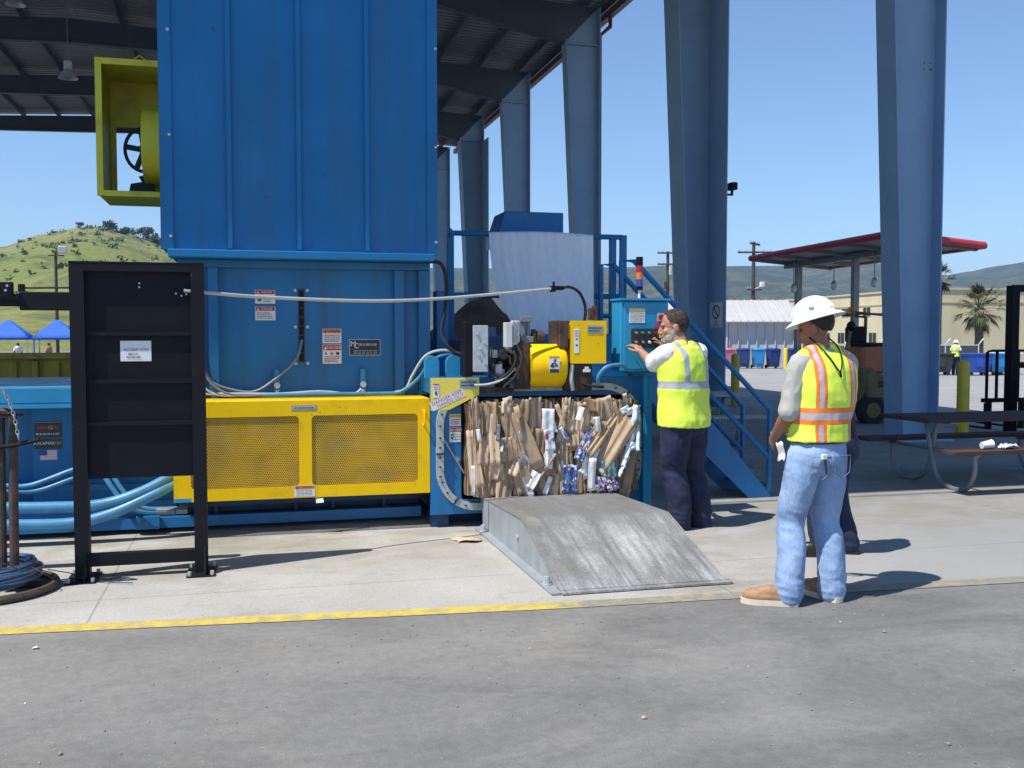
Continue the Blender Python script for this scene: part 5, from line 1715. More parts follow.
def hand(b, wr, d, nrm, side, curl=(18, 28, 22), s=1., spread=6):
    """palm, four fingers of different lengths with bent knuckles, thumb off the side near its base"""
    d = Vector(d).normalized()
    nrm = Vector(nrm)
    nrm = (nrm - d * nrm.dot(d)).normalized()
    ac = d.cross(nrm).normalized() * side          # towards the thumb
    wr = Vector(wr)
    T = Matrix((ac, d, nrm)).transposed()
    b.ell(wr + d * .048 * s, .040 * s, .052 * s, .017 * s, 14, 8, T)
    limb(b, [wr - d * .02 * s, wr + d * .02 * s], [.027 * s, .026 * s], 10, 1)
    for off, L, rad in ((.035, .92, .0080), (.0120, 1.03, .0083), (-.0115, .96, .0080), (-.0345, .76, .0070)):
        p = wr + d * (.083 - abs(off) * .25) * s + ac * off * s
        dirv = (d + ac * off * spread * .05 / .03).normalized()
        pts = [wr + d * .05 * s + ac * off * .9 * s, p]
        ang = 0
        for seg, cu in zip((.044, .027, .021), curl):
            ang += R(cu)
            p = p + (dirv * math.cos(ang) + nrm * math.sin(ang)) * seg * L * s
            pts.append(p)
        b.tube(pts, [rad * s, rad * s * 1.05, rad * s, rad * .95 * s, rad * .78 * s], 8)
        b.ell(pts[-1], rad * .8 * s, rad * .8 * s, rad * .8 * s, 8, 6)
    p0 = wr + d * .022 * s + ac * .022 * s
    p1 = p0 + (d * .55 + ac * .75 + nrm * .25).normalized() * .040 * s
    p2 = p1 + (d * .85 + ac * .35 + nrm * .35).normalized() * .032 * s
    p3 = p2 + (d * .95 + ac * .05 + nrm * .35).normalized() * .024 * s
    b.tube([p0, p1, p2, p3], [.015 * s, .0125 * s, .0105 * s, .008 * s], 8)
    b.ell(p3, .0082 * s, .0082 * s, .0082 * s, 8, 6)

def head_T(c, yaw, pitch, roll=0, s=1.):
    return Matrix.Translation(c) @ Matrix.Rotation(R(yaw), 4, 'Z') @ Matrix.Rotation(R(pitch), 4, 'X') @ Matrix.Rotation(R(roll), 4, 'Y') @ Matrix.Scale(s, 4)
def head(b, T, s):
    """skull, jaw, brow, nose, lips, ears in head space (+Y is where the face looks)"""
    T3 = T.to_3x3() @ Matrix.Scale(1 / s, 3)
    def E(c, rx, ry, rz):
        b.ell(T @ Vector(c), rx * s, ry * s, rz * s, 16, 12, T3)
    E((0, -.012, .036), .077, .098, .092)
    E((0, .026, -.03), .063, .070, .082)
    E((0, .062, -.088), .030, .026, .026)
    E((.035, .02, -.075), .026, .045, .030); E((-.035, .02, -.075), .026, .045, .030)
    E((0, .080, .028), .050, .018, .014)
    E((.036, .066, -.022), .024, .022, .022); E((-.036, .066, -.022), .024, .022, .022)
    b.tube([T @ Vector(p) for p in ((0, .088, .020), (0, .103, -.004), (0, .114, -.026))], [.009 * s, .0115 * s, .014 * s], 10)
    E((0, .112, -.028), .014, .013, .011); E((.012, .103, -.031), .008, .010, .008); E((-.012, .103, -.031), .008, .010, .008)
    E((0, .094, -.056), .023, .010, .0062); E((0, .092, -.068), .020, .010, .007)
    for q in (1, -1):
        E((q * .079, -.012, -.008), .011, .022, .033)
        E((q * .084, -.016, .006), .006, .016, .018)
def hair(T, mat, parent, name='hair', line=None, thick=.012, lift=1.04, s=1.):
    """hair grown from the scalp down to a hairline that depends on the direction round the head"""
    line = line or [(0, 48), (35, 40), (62, 16), (80, 8), (95, -6), (120, -38), (180, -46)]
    b = MB(mat)
    def fn(u, v):
        a = 360 * u
        f = a if a <= 180 else 360 - a
        lo = lerp_table(line, f)
        lo += 5 * noise.noise((math.sin(R(a)) * 6, math.cos(R(a)) * 6, 3.))
        e = R(lo + (89.9 - lo) * v)
        ph = R(a)
        k = lift * (1 + .03 * noise.noise((math.sin(ph) * 4, math.cos(ph) * 4, v * 7)) + .02 * noise.noise((math.sin(ph) * 14, math.cos(ph) * 14, v * 12)))
        if v == 0:
            k *= .985
        return T @ Vector((.078 * k * math.cos(e) * math.sin(ph), -.012 + .099 * k * math.cos(e) * math.cos(ph), .036 + .093 * k * math.sin(e)))
    b.grid(fn, 48, 16, close_u=True)
    return b.build(name, parent, sharp=180, solid=thick * s)

def torso(b, rings, grow=0., z0=None, z1=None, off=lambda z: (0, 0), n=28):
    out = []
    for z, rx, ry, cy in rings:
        if (z0 is not None and z < z0) or (z1 is not None and z > z1):
            continue
        dx, dy = off(z)
        out.append((dx, cy + dy, z, rx + grow, ry + grow, .86))
    b.loft(out, n)
RINGS = [(.80, .165, .125, 0), (.86, .172, .130, -.005), (.92, .172, .130, -.005), (.98, .166, .122, 0), (1.04, .162, .118, .002), (1.10, .164, .118, .002), (1.16, .170, .120, 0),
         (1.22, .178, .124, -.002), (1.28, .186, .126, -.004), (1.34, .192, .124, -.006), (1.40, .190, .115, -.010), (1.445, .176, .100, -.012), (1.48, .145, .080, -.014), (1.51, .095, .066, -.014), (1.535, .066, .060, -.014)]
def wr(amp, f=(9, 9, 5), f2=(22, 22, 12), seed=0.):
    def d(p):
        a = noise.noise((p.x * f[0] + seed, p.y * f[1], p.z * f[2]))
        c = 1 - abs(noise.noise((p.x * f2[0], p.y * f2[1] + seed, p.z * f2[2]))) * 2
        return amp * (a + .5 * c)
    return d
def shoe(parent, heel, ang, up, solem, L=.30, W=.105, sole=.03, name='boot', tall=.12):
    heel = Vector(heel)
    T = Matrix.Translation(heel) @ Matrix.Rotation(R(ang), 4, 'Z')
    out = [(-.030, -.025), (-.045, .03), (-.046, .10), (-.055, .17), (-.054, .22), (-.040, .265), (-.012, .29), (.018, .287), (.042, .262), (.050, .21), (.046, .15), (.040, .08), (.038, .02), (.026, -.025), (0, -.034)]
    out = [(x * W / .105, y * L / .30) for x, y in out]
    b = MB(solem)
    b.prism(out, 'z', .002, sole)
    b.xf(T)
    so_ = b.build('sole', None)
    b = MB(up)
    k = L / .30
    b.prism([(x * .95, y * .97 + .003) for x, y in out], 'z', sole - .004, sole + .022)
    b.ell((-.004, .195 * k, sole + .02), .050, .085 * k, .042, 14, 8)
    b.ell((-.002, .12 * k, sole + .035), .044, .10 * k, .050, 14, 8)
    b.ell((0, .035 * k, sole + .03), .040, .058, .055, 14, 8)
    b.tube([(0, .04, sole + .02), (0, .035, tall + .06)], [.045, .048], 12)
    b.xf(T)
    o = fuse(b, name, up, parent, .007, 2)
    so_.parent = o
    return o
def loc_of(root, rz, p):
    """a world point in the wearer's own frame"""
    d = Vector(p) - Vector(root)
    c, s = math.cos(rz), math.sin(rz)
    return Vector((d.x * c + d.y * s, -d.x * s + d.y * c, d.z))

MAT['jeanseam'] = M('denim_seam', (.13, .20, .34), .85)
# ---------------------------------------------------------------- man in hard hat
rz = R(8)
rootp = (3.265, 5.33, 0)
man = thing('person', 'man in white hard hat, orange-banded lime vest and faded jeans seen from behind', 'person', rootp, rz, world=False)
offm = lambda z: (.03 + .045 * sm((z - .8) / .5) , .02 * sm((z - 1.1) / .4))
ankL, ankR = Vector((-.165, .0, .09)), Vector((.145, -.02, .09))
kneeL, kneeR = Vector((-.110, .055, .50)), Vector((.145, .045, .50))
hT = head_T((.045, .045, 1.655), 34, -14, 0, 1.0)
b = MB('skin')
head(b, hT, 1.0)
limb(b, [(.07, .02, 1.44), (.06, .012, 1.53), (.045, .035, 1.61)], [.066, .060, .057])
torso(b, RINGS, -.02, None, 1.52, offm)
shL, shR = Vector((-.105, .0, 1.435)), Vector((.25, .0, 1.435))
elL, wrL = Vector((-.165, .015, 1.15)), Vector((-.115, .21, .99))
elR, wrR = Vector((.305, .09, 1.15)), Vector((.20, .27, 1.03))
for sh_, el, w_, sd in ((shL, elL, wrL, -1), (shR, elR, wrR, 1)):
    limb(b, [sh_, sh_.lerp(el, .5) + Vector((0, -.005, 0)), el], [.054, .050, .042])
    limb(b, [el, el.lerp(w_, .35), w_], [.042, .044, .028])
    hand(b, w_, (w_ - el).normalized() + Vector((-.1 * sd, .1, -.1)), (-sd, .2, -.3), -1, (22, 34, 26))
for an, kn, hx in ((ankL, kneeL, -.085), (ankR, kneeR, .085)):
    limb(b, [(hx + .03, 0, .90), kn, an], [.085, .058, .036])
body_ = fuse(b, 'body', 'skintan', man, .0048, 2)
b = MB('hair')
hair(hT, 'hair', man, line=[(0, 55), (40, 45), (66, 18), (80, 6), (98, -8), (120, -36), (180, -46)], thick=.014, lift=1.06)
b.bm.free()
for sx in (-1, 1):
    b = MB('ink')
    p = hT @ Vector((sx * .030, .079, .004))
    b.ell(p, .011, .011, .009, 10, 8)
    b.build('eye', man)
# jeans
b = MB('jeans')
torso(b, RINGS, .002, None, .99, offm)
for an, kn, hx in ((ankL, kneeL, -.088), (ankR, kneeR, .088)):
    limb(b, [(hx + .03, -.005, .88), (hx * 1.12 + .02 + (kn.x - hx) * .4, .015, .70), kn, kn.lerp(an, .5) + Vector((0, -.02, 0)), an + Vector((0, .0, -.03))], [.108, .100, .084, .082, .086], 18)
b.ell((.03, -.05, .87), .15, .10, .10)
def jf(p):
    a = .0055 * noise.noise((p.x * 10, p.y * 10, p.z * 7)) 
    k = max(0, 1 - abs(p.z - .46) / .22) + max(0, 1 - abs(p.z - .12) / .12) + .6 * max(0, 1 - abs(p.z - .80) / .10)
    f = noise.noise((p.x * 7 + p.z * 9, p.y * 7 - p.z * 6, p.z * 15))
    return a + .010 * k * (.35 - abs(f) * 1.6) + .0025 * (1 - 2 * abs(noise.noise((p.x * 20, p.y * 20, p.z * 11))))
jn = fuse(b, 'jeans', 'jeans', man, .008, 2, jf)
def pocket(b):
    for cx in (-.045, .108):
        pts = [(-.062, .90), (.062, .90), (.058, .80), (0, .765), (-.058, .80)]
        for (xa, za), (xb, zb) in zip(pts, pts[1:] + pts[:1]):
            for q in range(6):
                pass
        b.tube([(cx + x_, -.146 + .20 * max(0, abs(cx + x_ - .03) - .05) ** 1.2 - .02 * (z_ - .76), z_) for x_, z_ in pts], .0028, 5, closed=True)
part('pocket_seam', MAT['jeanseam'], pocket, jn)
b = MB('leather')
o_ = offm(.985)
b.tube([(o_[0] + .172 * math.copysign(abs(math.cos(a)) ** .86, math.cos(a)), .0 + .128 * math.copysign(abs(math.sin(a)) ** .86, math.sin(a)), .985) for a in [2 * PI * q / 40 for q in range(40)]], .016, 6, closed=True)
b.build('belt', man)
# shirt with short sleeves, then the vest over it
b = MB('polo')
torso(b, RINGS, .006, .95, None, offm)
for sh_, el in ((shL, elL), (shR, elR)):
    e = sh_.lerp(el, .96)
    limb(b, [sh_ + Vector((.045 * (1 if sh_.x < 0 else -1), 0, .015)), sh_ + Vector((0, 0, .0)), sh_.lerp(el, .4), e], [.063, .065, .062, .064], 18)
fuse(b, 'shirt', 'polo', man, .0075, 2, wr(.010, (10, 10, 7), (17, 17, 12)))
b = MB('vest_orange')
torso(b, RINGS, .026, .96, 1.515, offm)
for sx in (-1, 1):
    limb(b, [(sx * .05 + .07, .0, 1.51), (sx * .150 + .07, .0, 1.468)], [.060, .056])
def vf(p):
    return .006 * noise.noise((p.x * 8, p.y * 8, p.z * 5)) + .004 * (1 - 2 * abs(noise.noise((p.x * 13, p.y * 13, p.z * 9)))) + .004 * math.sin(p.z * 30 + p.x * 14) * max(0, 1 - abs(p.z - 1.08) / .2)
vest_ = fuse(b, 'safety_vest', 'vest_orange', man, .008, 2, vf)
b = MB('blacksat')
b.tube([(-.02, .02, 1.60), (-.005, -.062, 1.545), (.03, -.118, 1.47), (.07, -.150, 1.40), (.105, -.122, 1.47), (.125, -.062, 1.545), (.12, .02, 1.60)], .0045, 6, 5)
b.tube([(.07, -.152, 1.40), (.072, -.156, 1.365)], .008, 6)
b.build('glasses_cord', man)
for (an, ang, hl) in ((ankL, 52, (-.155, -.035, 0)), (ankR, 4, (.145, -.065, 0))):
    shoe(man, hl, ang, 'boot', 'sole', .315, .115, .036)
# hard hat with a full brim, ridges and a stud
hat = MB('helmet')
hTT = hT @ Matrix.Translation((0, -.008, .058)) @ Matrix.Rotation(R(-3), 4, 'X')
prof = [(.118, .0), (.150, -.010), (.168, -.020), (.170, -.016), (.152, -.003), (.122, .012), (.118, .030), (.112, .058), (.099, .085), (.076, .107), (.045, .121), (.018, .126), (0, .127)]
hat.lathe(prof, (0, 0, 0), 40, T=hTT @ Matrix.Diagonal((.97, 1.10, 1, 1)))
ho = hat.build('hard_hat', man, sharp=60)
for sx in (-.034, 0, .034):
    b = MB('helmet')
    pts = [hTT @ Vector((sx, 1.1 * math.sqrt(max(0, .118 ** 2 - sx ** 2)) * math.cos(a), .010 + .121 * math.sin(a) * (1 - abs(sx) * 1.6))) for a in [R(14 + 152 * q / 16) for q in range(17)]]
    b.tube(pts, .0075, 8)
    b.build('ridge', ho)
b = MB('greylabel')
b.ell(hTT @ Vector((-.109, -.03, .055)), .004, .018, .013, 10, 8, hTT.to_3x3())
b.build('hat_decal', ho)
b = MB('paper')
b.grid(lambda u, v: (-.185 + .02 * u + .01 * math.sin(v * 5), .03 + .09 * u, .86 + .11 * v + .01 * math.sin(u * 6)), 5, 6)
part_o = b.build('folded_paper', man, solid=.003)
b = MB('whitepaint')
b.box(-.055, -.02, -.160, -.142, .885, .915, .003); b.use('ink'); b.bar((-.035, -.157, .885), (-.02, -.154, .80), .012, .006)
b.build('key_tag', man)

# ---------------------------------------------------------------- operator at the console
rz = R(24)
rootp = (3.475, 7.62, 0)
op = thing('person', 'bearded man in silver-banded lime vest and navy trousers working the control box', 'person', rootp, rz, world=False)
offo = lambda z: (-.01, .03 * sm((z - 1.0) / .5))
W = lambda x, y, z: loc_of(rootp, rz, (x, y, z))
ankL, ankR = Vector((-.045, .0, .09)), Vector((.185, -.02, .09))
kneeL, kneeR = Vector((-.075, .05, .49)), Vector((.145, .05, .49))
hT = head_T((-.045, .085, 1.675), 46, -8, 0, 1.10)
b = MB('skin')
head(b, hT, 1.09)
limb(b, [(-.01, .015, 1.46), (-.02, .03, 1.53), (-.04, .062, 1.61)], [.072, .066, .064])
torso(b, RINGS, -.02, None, 1.52, offo)
shL, shR = Vector((-.205, .03, 1.455)), Vector((.20, .03, 1.455))
tL, tR = W(3.155, 7.955, 1.555), W(3.375, 7.965, 1.60)
elL, elR = W(3.225, 7.70, 1.375), Vector((.20, .30, 1.30))
wrL = tL + (elL - tL).normalized() * .15 + Vector((0, 0, -.012))
wrR = tR + (elR - tR).normalized() * .15 + Vector((0, 0, -.01))
for sh_, el, w_, tg in ((shL, elL, wrL, tL), (shR, elR, wrR, tR)):
    limb(b, [sh_, sh_.lerp(el, .5), el], [.058, .053, .045])
    limb(b, [el, el.lerp(w_, .35), w_], [.045, .046, .031])
    hand(b, w_, (tg - w_).normalized(), (0, .35, -1), 1 if el is elL else -1, (16, 22, 18), 1.05)
for an, kn, hx in ((ankL, kneeL, -.09), (ankR, kneeR, .085)):
    limb(b, [(hx, 0, .90), kn, an], [.085, .058, .040])
fuse(b, 'body', 'skin', op, .0048, 2)
hair(hT, 'hairbrown', op, line=[(0, 52), (36, 50), (55, 28), (70, 4), (84, 2), (98, -16), (118, -46), (180, -60)], thick=.010, lift=1.055)
b = MB('beard')
for c_, r_ in (((0, .066, -.092), (.040, .040, .036)), ((.042, .035, -.075), (.026, .046, .036)), ((-.042, .035, -.075), (.026, .046, .036)), ((.058, .012, -.045), (.014, .024, .034)), ((-.058, .012, -.045), (.014, .024, .034)), ((0, .094, -.047), (.026, .010, .007)), ((0, .098, -.086), (.018, .012, .018))):
    b.ell(hT @ Vector(c_), r_[0] * 1.09, r_[1] * 1.09, r_[2] * 1.09, 14, 10, hT.to_3x3() @ Matrix.Scale(1 / 1.09, 3))
fuse(b, 'beard', 'beard', op, .006, 2, lambda p: .003 * noise.noise((p.x * 90, p.y * 90, p.z * 90)))
for sx in (-1, 1):
    b = MB('ink')
    b.ell(hT @ Vector((sx * .030, .080, .004)), .011, .011, .009, 10, 8)
    b.build('eye', op)
b = MB('navy')
torso(b, RINGS, .022, None, .97, offo)
for an, kn, hx in ((ankL, kneeL, -.095), (ankR, kneeR, .085)):
    limb(b, [(hx * 1.15, -.005, .88), (hx * 1.1 + (kn.x - hx) * .4, .012, .70), kn, kn.lerp(an, .5) + Vector((0, -.02, 0)), an + Vector((0, 0, -.05))], [.128, .124, .106, .10, .096], 18)
b.ell((-.01, -.05, .87), .16, .11, .10)
fuse(b, 'trousers', 'navy', op, .009, 2, lambda p: jf(p) * 1.25)
b = MB('tee')
torso(b, RINGS, .012, .90, None, offo)
for sh_, el in ((shL, elL), (shR, elR)):
    limb(b, [sh_ + Vector((.05 * (1 if sh_.x < 0 else -1), 0, .01)), sh_, sh_.lerp(el, .5), sh_.lerp(el, .88)], [.078, .080, .076, .078], 18)
fuse(b, 'shirt', 'tee', op, .008, 2, wr(.011, (10, 10, 7), (17, 17, 12)))
b = MB('vest_grey')
RV = [(z, rx + (.034 if z < 1.2 else .018), ry + (.024 if z < 1.2 else .01), cy) for z, rx, ry, cy in RINGS]
torso(b, [r for r in RV], .030, .85, 1.515, offo)
for sx in (-1, 1):
    limb(b, [(sx * .05, .012, 1.515), (sx * .175, .02, 1.475)], [.062, .058])
fuse(b, 'safety_vest', 'vest_grey', op, .0095, 3, lambda p: .008 * noise.noise((p.x * 7, p.y * 7, p.z * 4)) + .005 * (1 - 2 * abs(noise.noise((p.x * 12, p.y * 12, p.z * 9)))) + .005 * math.sin(p.z * 24 + p.x * 16) * max(0, 1 - abs(p.z - 1.0) / .25))
for hl, ang in (((-.045, -.045, 0), 12), ((.19, -.065, 0), -14)):
    shoe(op, hl, ang, 'shoe', 'rubber', .30, .11, .03, 'shoe', .10)

# ---------------------------------------------------------------- third person mostly hidden behind the hard hat
rz = R(40)
rootp = (4.16, 6.41, 0)
p3 = thing('person', 'person in dark clothes almost hidden behind the man in the hard hat', 'person', rootp, rz, world=False)
offp = lambda z: (-.10 * sm((z - .5) / .9), .06 * sm((z - .5) / .9))
ankL, ankR = Vector((-.11, .10, .09)), Vector((.10, -.04, .09))
kneeL, kneeR = Vector((-.11, .12, .46)), Vector((.09, .06, .46))
hT = head_T((-.155, .14, 1.505), 30, -30, 0, .95)
S3 = .90
R3 = [(z * S3, rx, ry, cy) for z, rx, ry, cy in RINGS]
b = MB('skin')
head(b, hT, .98)
limb(b, [(-.10, .06, 1.36), (-.13, .10, 1.43), (-.17, .16, 1.50)], [.064, .058, .056])
torso(b, R3, -.02, None, 1.43, offp)
shL, shR = Vector((-.285, .06, 1.35)), Vector((.075, .05, 1.35))
elL, wrL = Vector((-.34, .10, 1.08)), Vector((-.26, .28, .98))
elR, wrR = Vector((.13, .0, 1.09)), Vector((.15, .12, .90))
for sh_, el, w_, sd in ((shL, elL, wrL, -1), (shR, elR, wrR, 1)):
    limb(b, [sh_, sh_.lerp(el, .5), el], [.052, .048, .040])
    limb(b, [el, el.lerp(w_, .35), w_], [.040, .040, .028])
    hand(b, w_, (w_ - el).normalized(), (-sd, .2, -.1), -1, (20, 30, 24))
for an, kn, hx in ((ankL, kneeL, -.09), (ankR, kneeR, .08)):
    limb(b, [(hx - .02, 0, .84), kn, an], [.085, .058, .040])
fuse(b, 'body', 'skintan', p3, .0075, 2)
hair(hT, 'hair', p3)
b = MB('navy')
torso(b, R3, .006, None, .93, offp)
for an, kn, hx in ((ankL, kneeL, -.09), (ankR, kneeR, .08)):
    limb(b, [(hx - .02, -.005, .82), kn, an + Vector((0, 0, -.02))], [.108, .085, .078], 16)
fuse(b, 'trousers', 'navy', p3, .010, 2, jf)
b = MB('darkshirt')
torso(b, R3, .014, .88, None, offp)
for sh_, el in ((shL, elL), (shR, elR)):
    limb(b, [sh_ + Vector((.04 * (1 if sh_.x < -.06 else -1), 0, 0)), sh_.lerp(el, .4), sh_.lerp(el, .95)], [.07, .072, .072], 14)
fuse(b, 'shirt', 'darkshirt', p3, .010, 3, wr(.006))
for an, ang in ((ankL, 25), (ankR, 15)):
    shoe(p3, (an.x, an.y - .05, 0), ang, 'shoe', 'rubber', .28, .10, .028, 'shoe', .06)

# ---------------------------------------------------------------- small far figures
def far_person(label, loc, rz, top, legs, hatm=None, vest=None, group=None):
    t = thing('person', label, 'person', loc, rz, world=False, group=group)
    b = MB('skintan')
    head(b, head_T((0, .02, 1.60), 0, -6), 1.)
    limb(b, [(0, 0, 1.42), (0, .01, 1.55)], [.06, .055])
    torso(b, RINGS, -.02, None, 1.52)
    for sx in (-1, 1):
        limb(b, [(sx * .19, 0, 1.42), (sx * .25, .02, 1.14), (sx * .18, .22, 1.05)], [.05, .042, .03])
        hand(b, Vector((sx * .18, .22, 1.05)), (0, 1, -.2), (0, 0, -1), -sx)
        limb(b, [(sx * .09, 0, .9), (sx * .1, .03, .48), (sx * .1, 0, .08)], [.085, .058, .04])
        b.ell((sx * .1, .06, .05), .05, .13, .05)
    fuse(b, 'body', 'skintan', t, .014, 1)
    b = MB(legs)
    torso(b, RINGS, .008, None, .99)
    for sx in (-1, 1):
        limb(b, [(sx * .09, 0, .86), (sx * .1, .03, .48), (sx * .1, 0, .07)], [.105, .085, .08])
    fuse(b, 'trousers', legs, t, .016, 1, wr(.006))
    b = MB(top)
    torso(b, RINGS, .014, .93, None)
    for sx in (-1, 1):
        limb(b, [(sx * .15, 0, 1.43), (sx * .22, .01, 1.26)], [.075, .072])
    fuse(b, 'shirt', top, t, .016, 1, wr(.006))
    if vest:
        b = MB(vest)
        torso(b, RINGS, .034, .92, 1.515)
        fuse(b, 'safety_vest', vest, t, .016, 1, wr(.006))
    if hatm:
        b = MB(hatm)
        b.lathe([(.118, .0), (.15, -.012), (.15, -.006), (.116, .02), (.10, .08), (.05, .115), (0, .12)], (0, .01, 1.655), 20)
        b.build('hard_hat', t)
    else:
        hair(head_T((0, .02, 1.60), 0, -6), 'hair', t)
    return t
far_person('distant worker in lime vest and white hard hat beside the blue wheeled bins', (34.75, 43.5, gz(34.75, 43.5)), R(-60), 'tee', 'navy', 'helmet', 'vest_grey')
for k, (px, py, top, lab, hatm) in enumerate((
        (-16.0, 66.5, 'polo', 'distant person in a pale shirt at the left end of the blue tents', None),
        (-15.1, 66.8, 'darkshirt', 'distant person in a black shirt and white cap under the first blue tent', 'helmet'),
        (-13.6, 66.4, 'tee', 'distant person in a white shirt near the pole between the blue tents', None),
        (-11.9, 66.6, 'skin', 'distant person in a tan shirt under the second blue tent', None),
        (-10.4, 66.2, 'tee', 'distant person in a white shirt and cap at the right of the second blue tent', 'helmet'))):
    far_person(lab, (px, py, gz(px, py)), R(20 * k), top, 'navy', hatm)
# ================================================================== the yard beyond the shed
# white ribbed store
def lt(x, y, rz):
    return Matrix.Translation((x, y, gz(x, y))) @ Matrix.Rotation(rz, 4, 'Z')
st = thing('metal_store', 'low store of pale ribbed metal with a sloping ribbed roof behind the coloured bins', 'building', (28.4, 55.9, gz(28, 56)), R(-14.7), world=False)
def ribs(b, x0, x1, y, z0, z1, step, d=.04, wd=.05):
    n = int((x1 - x0) / step)
    for k in range(n + 1):
        x = x0 + k * step
        b.box(x - wd / 2, x + wd / 2, y - d, y - .001, z0, z1)
L0, L1 = -6.2, 4.05
part('wall', 'shedwhite', lambda b: (b.box(L0, L1, 0, 5.0, 0, 2.92), ribs(b, L0 + .05, L1 - .05, 0, .02, 2.9, .56, .09, .06)), st)
def sroof(b):
    b.prism([(-.45, 2.84), (2.6, 4.22), (5.4, 2.9), (5.4, 2.84), (2.6, 4.16), (-.45, 2.78)], 'x', L0 - .15, L1 + .25)
    for k in range(24):
        x = L0 + k * .45 + .02
        b.hull8([(x, -.44, 2.846), (x + .06, -.44, 2.846), (x + .06, 2.55, 4.20), (x, 2.55, 4.20), (x, -.44, 2.91), (x + .06, -.44, 2.91), (x + .06, 2.55, 4.265), (x, 2.55, 4.265)])
part('roof', 'shedroof', sroof, st)
part('downpipe', 'shedwhite', lambda b: b.tube([(-.15, -.10, 2.75), (-.15, -.10, .1)], .07, 8), st)

# wheeled bins
def bin_proto(mat):
    r = thing('wheeled_bin', 'x', 'bin', (0, 0, 0), 0, 'wheeled bins in the yard', world=False)
    def bd(b):
        b.hull8([(-.24, -.28, .10), (.24, -.28, .10), (.24, .26, .10), (-.24, .26, .10), (-.30, -.38, 1.0), (.30, -.38, 1.0), (.30, .33, 1.0), (-.30, .33, 1.0)], .02)
        b.box(-.32, .32, -.40, .36, .985, 1.02, .008)
        b.prism([(-.16, .30), (.16, .30), (.20, .80), (-.20, .80)], 'y', -.352, -.30)
    part('bin_body', mat, bd, r)
    part('lid', mat, lambda b: (b.loft([(0, -.02, 1.022, .325, .39, .5), (0, -.02, 1.07, .30, .35, .6), (0, -.01, 1.10, .16, .2, .8)], 20), b.cyl((-.28, .38, 1.03), (.28, .38, 1.03), .022, n=8)), r)
    part('axle', 'tubegrey', lambda b: b.cyl((-.27, .27, .10), (.27, .27, .10), .02, n=8), r)
    for sx in (-1, 1):
        part('wheel', 'rubber', lambda b: b.cyl((sx * .25, .27, .10), (sx * .31, .27, .10), .10, n=16), r)
    return r
binspots = {
 'binpink': [(26.45, 55.05, 'pink wheeled bin farthest left in the row along the ribbed store'), (27.75, 54.72, 'pink wheeled bin next to the first navy bin in the row')],
 'binnavy': [(28.62, 54.5, 'navy wheeled bin right of the pink bins against the ribbed store'), (30.36, 54.05, 'navy wheeled bin between the light blue bin and the thin yellow bollard'), (31.5, 53.75, 'navy wheeled bin at the right end of the row beyond the thin yellow bollard')],
 'binlight': [(29.5, 54.28, 'bright light blue wheeled bin between two navy bins at the ribbed store')]}
for m, L in binspots.items():
    p = bin_proto(m)
    for k, (x, y, lab) in enumerate(L):
        if k == 0:
            p.scale = (1.12,) * 3; p.location = (x, y, gz(x, y)); p.rotation_euler.z = R(-14.7 - 12 * (k % 2)); p['label'] = lab
        else:
            dup(p, (x, y, gz(x, y)), R(-14.7 + 9), lab, 1.12)
# larger hauling carts on the right
def cart(mat, x, y, rz, lab):
    r = thing('hauling_cart', lab, 'cart', (x, y, gz(x, y)), rz, 'big plastic carts by the screened fence', world=False)
    def bd(b):
        b.hull8([(-.46, -.40, .16), (.46, -.40, .16), (.46, .40, .16), (-.46, .40, .16), (-.62, -.52, 1.06), (.62, -.52, 1.06), (.62, .52, 1.06), (-.62, .52, 1.06)], .03)
        b.box(-.66, .66, -.56, .56, 1.04, 1.11, .012)
        b.box(-.18, .18, -.50, -.46, .45, .85)
    part('cart_body', mat, bd, r)
    for sx in (-1, 1):
        for sy in (-1, 1):
            part('wheel', 'rubber', lambda b: b.cyl((sx * .36, sy * .34 - .03, .09), (sx * .36, sy * .34 + .03, .09), .09, n=14), r)
cart('binblue', 35.15, 42.45, R(-20), 'royal blue plastic hauling cart just right of the distant worker')
cart('binlight', 36.35, 42.5, R(-8), 'light blue plastic hauling cart right of the royal blue one')
cart('paper', 37.5, 43.3, R(-8), 'white plastic hauling cart farthest right beside the dark forklift mast')
cart('ink', 33.55, 43.2, R(-25), 'black plastic hauling cart left of the distant worker')

# fence with dark screening
fn = thing('screened_fence', 'chain-link fence with dark screening cloth and angled barb arms', 'fence', (36, 50, gz(36, 50)))
FA, FB = Vector((30.35, 49.9, 0)), Vector((40.2, 48.4, 0))
fd = (FB - FA).normalized()
part('screen_cloth', 'screen', lambda b: b.bar((FA.x, FA.y, .28), (FB.x, FB.y, .28), .012, 1.32), fn)
part('top_rail', 'zinc', lambda b: b.tube([(FA.x, FA.y, .98), (FB.x, FB.y, .98)], .03, 8), fn)
for k in range(6):
    p = FA + fd * (9.95 * k / 5)
    part('fence_post', 'zinc', lambda b: b.tube([(p.x, p.y, -.5), (p.x, p.y, 1.02), (p.x + .28, p.y - .05, 1.36)], .035, 8), fn)

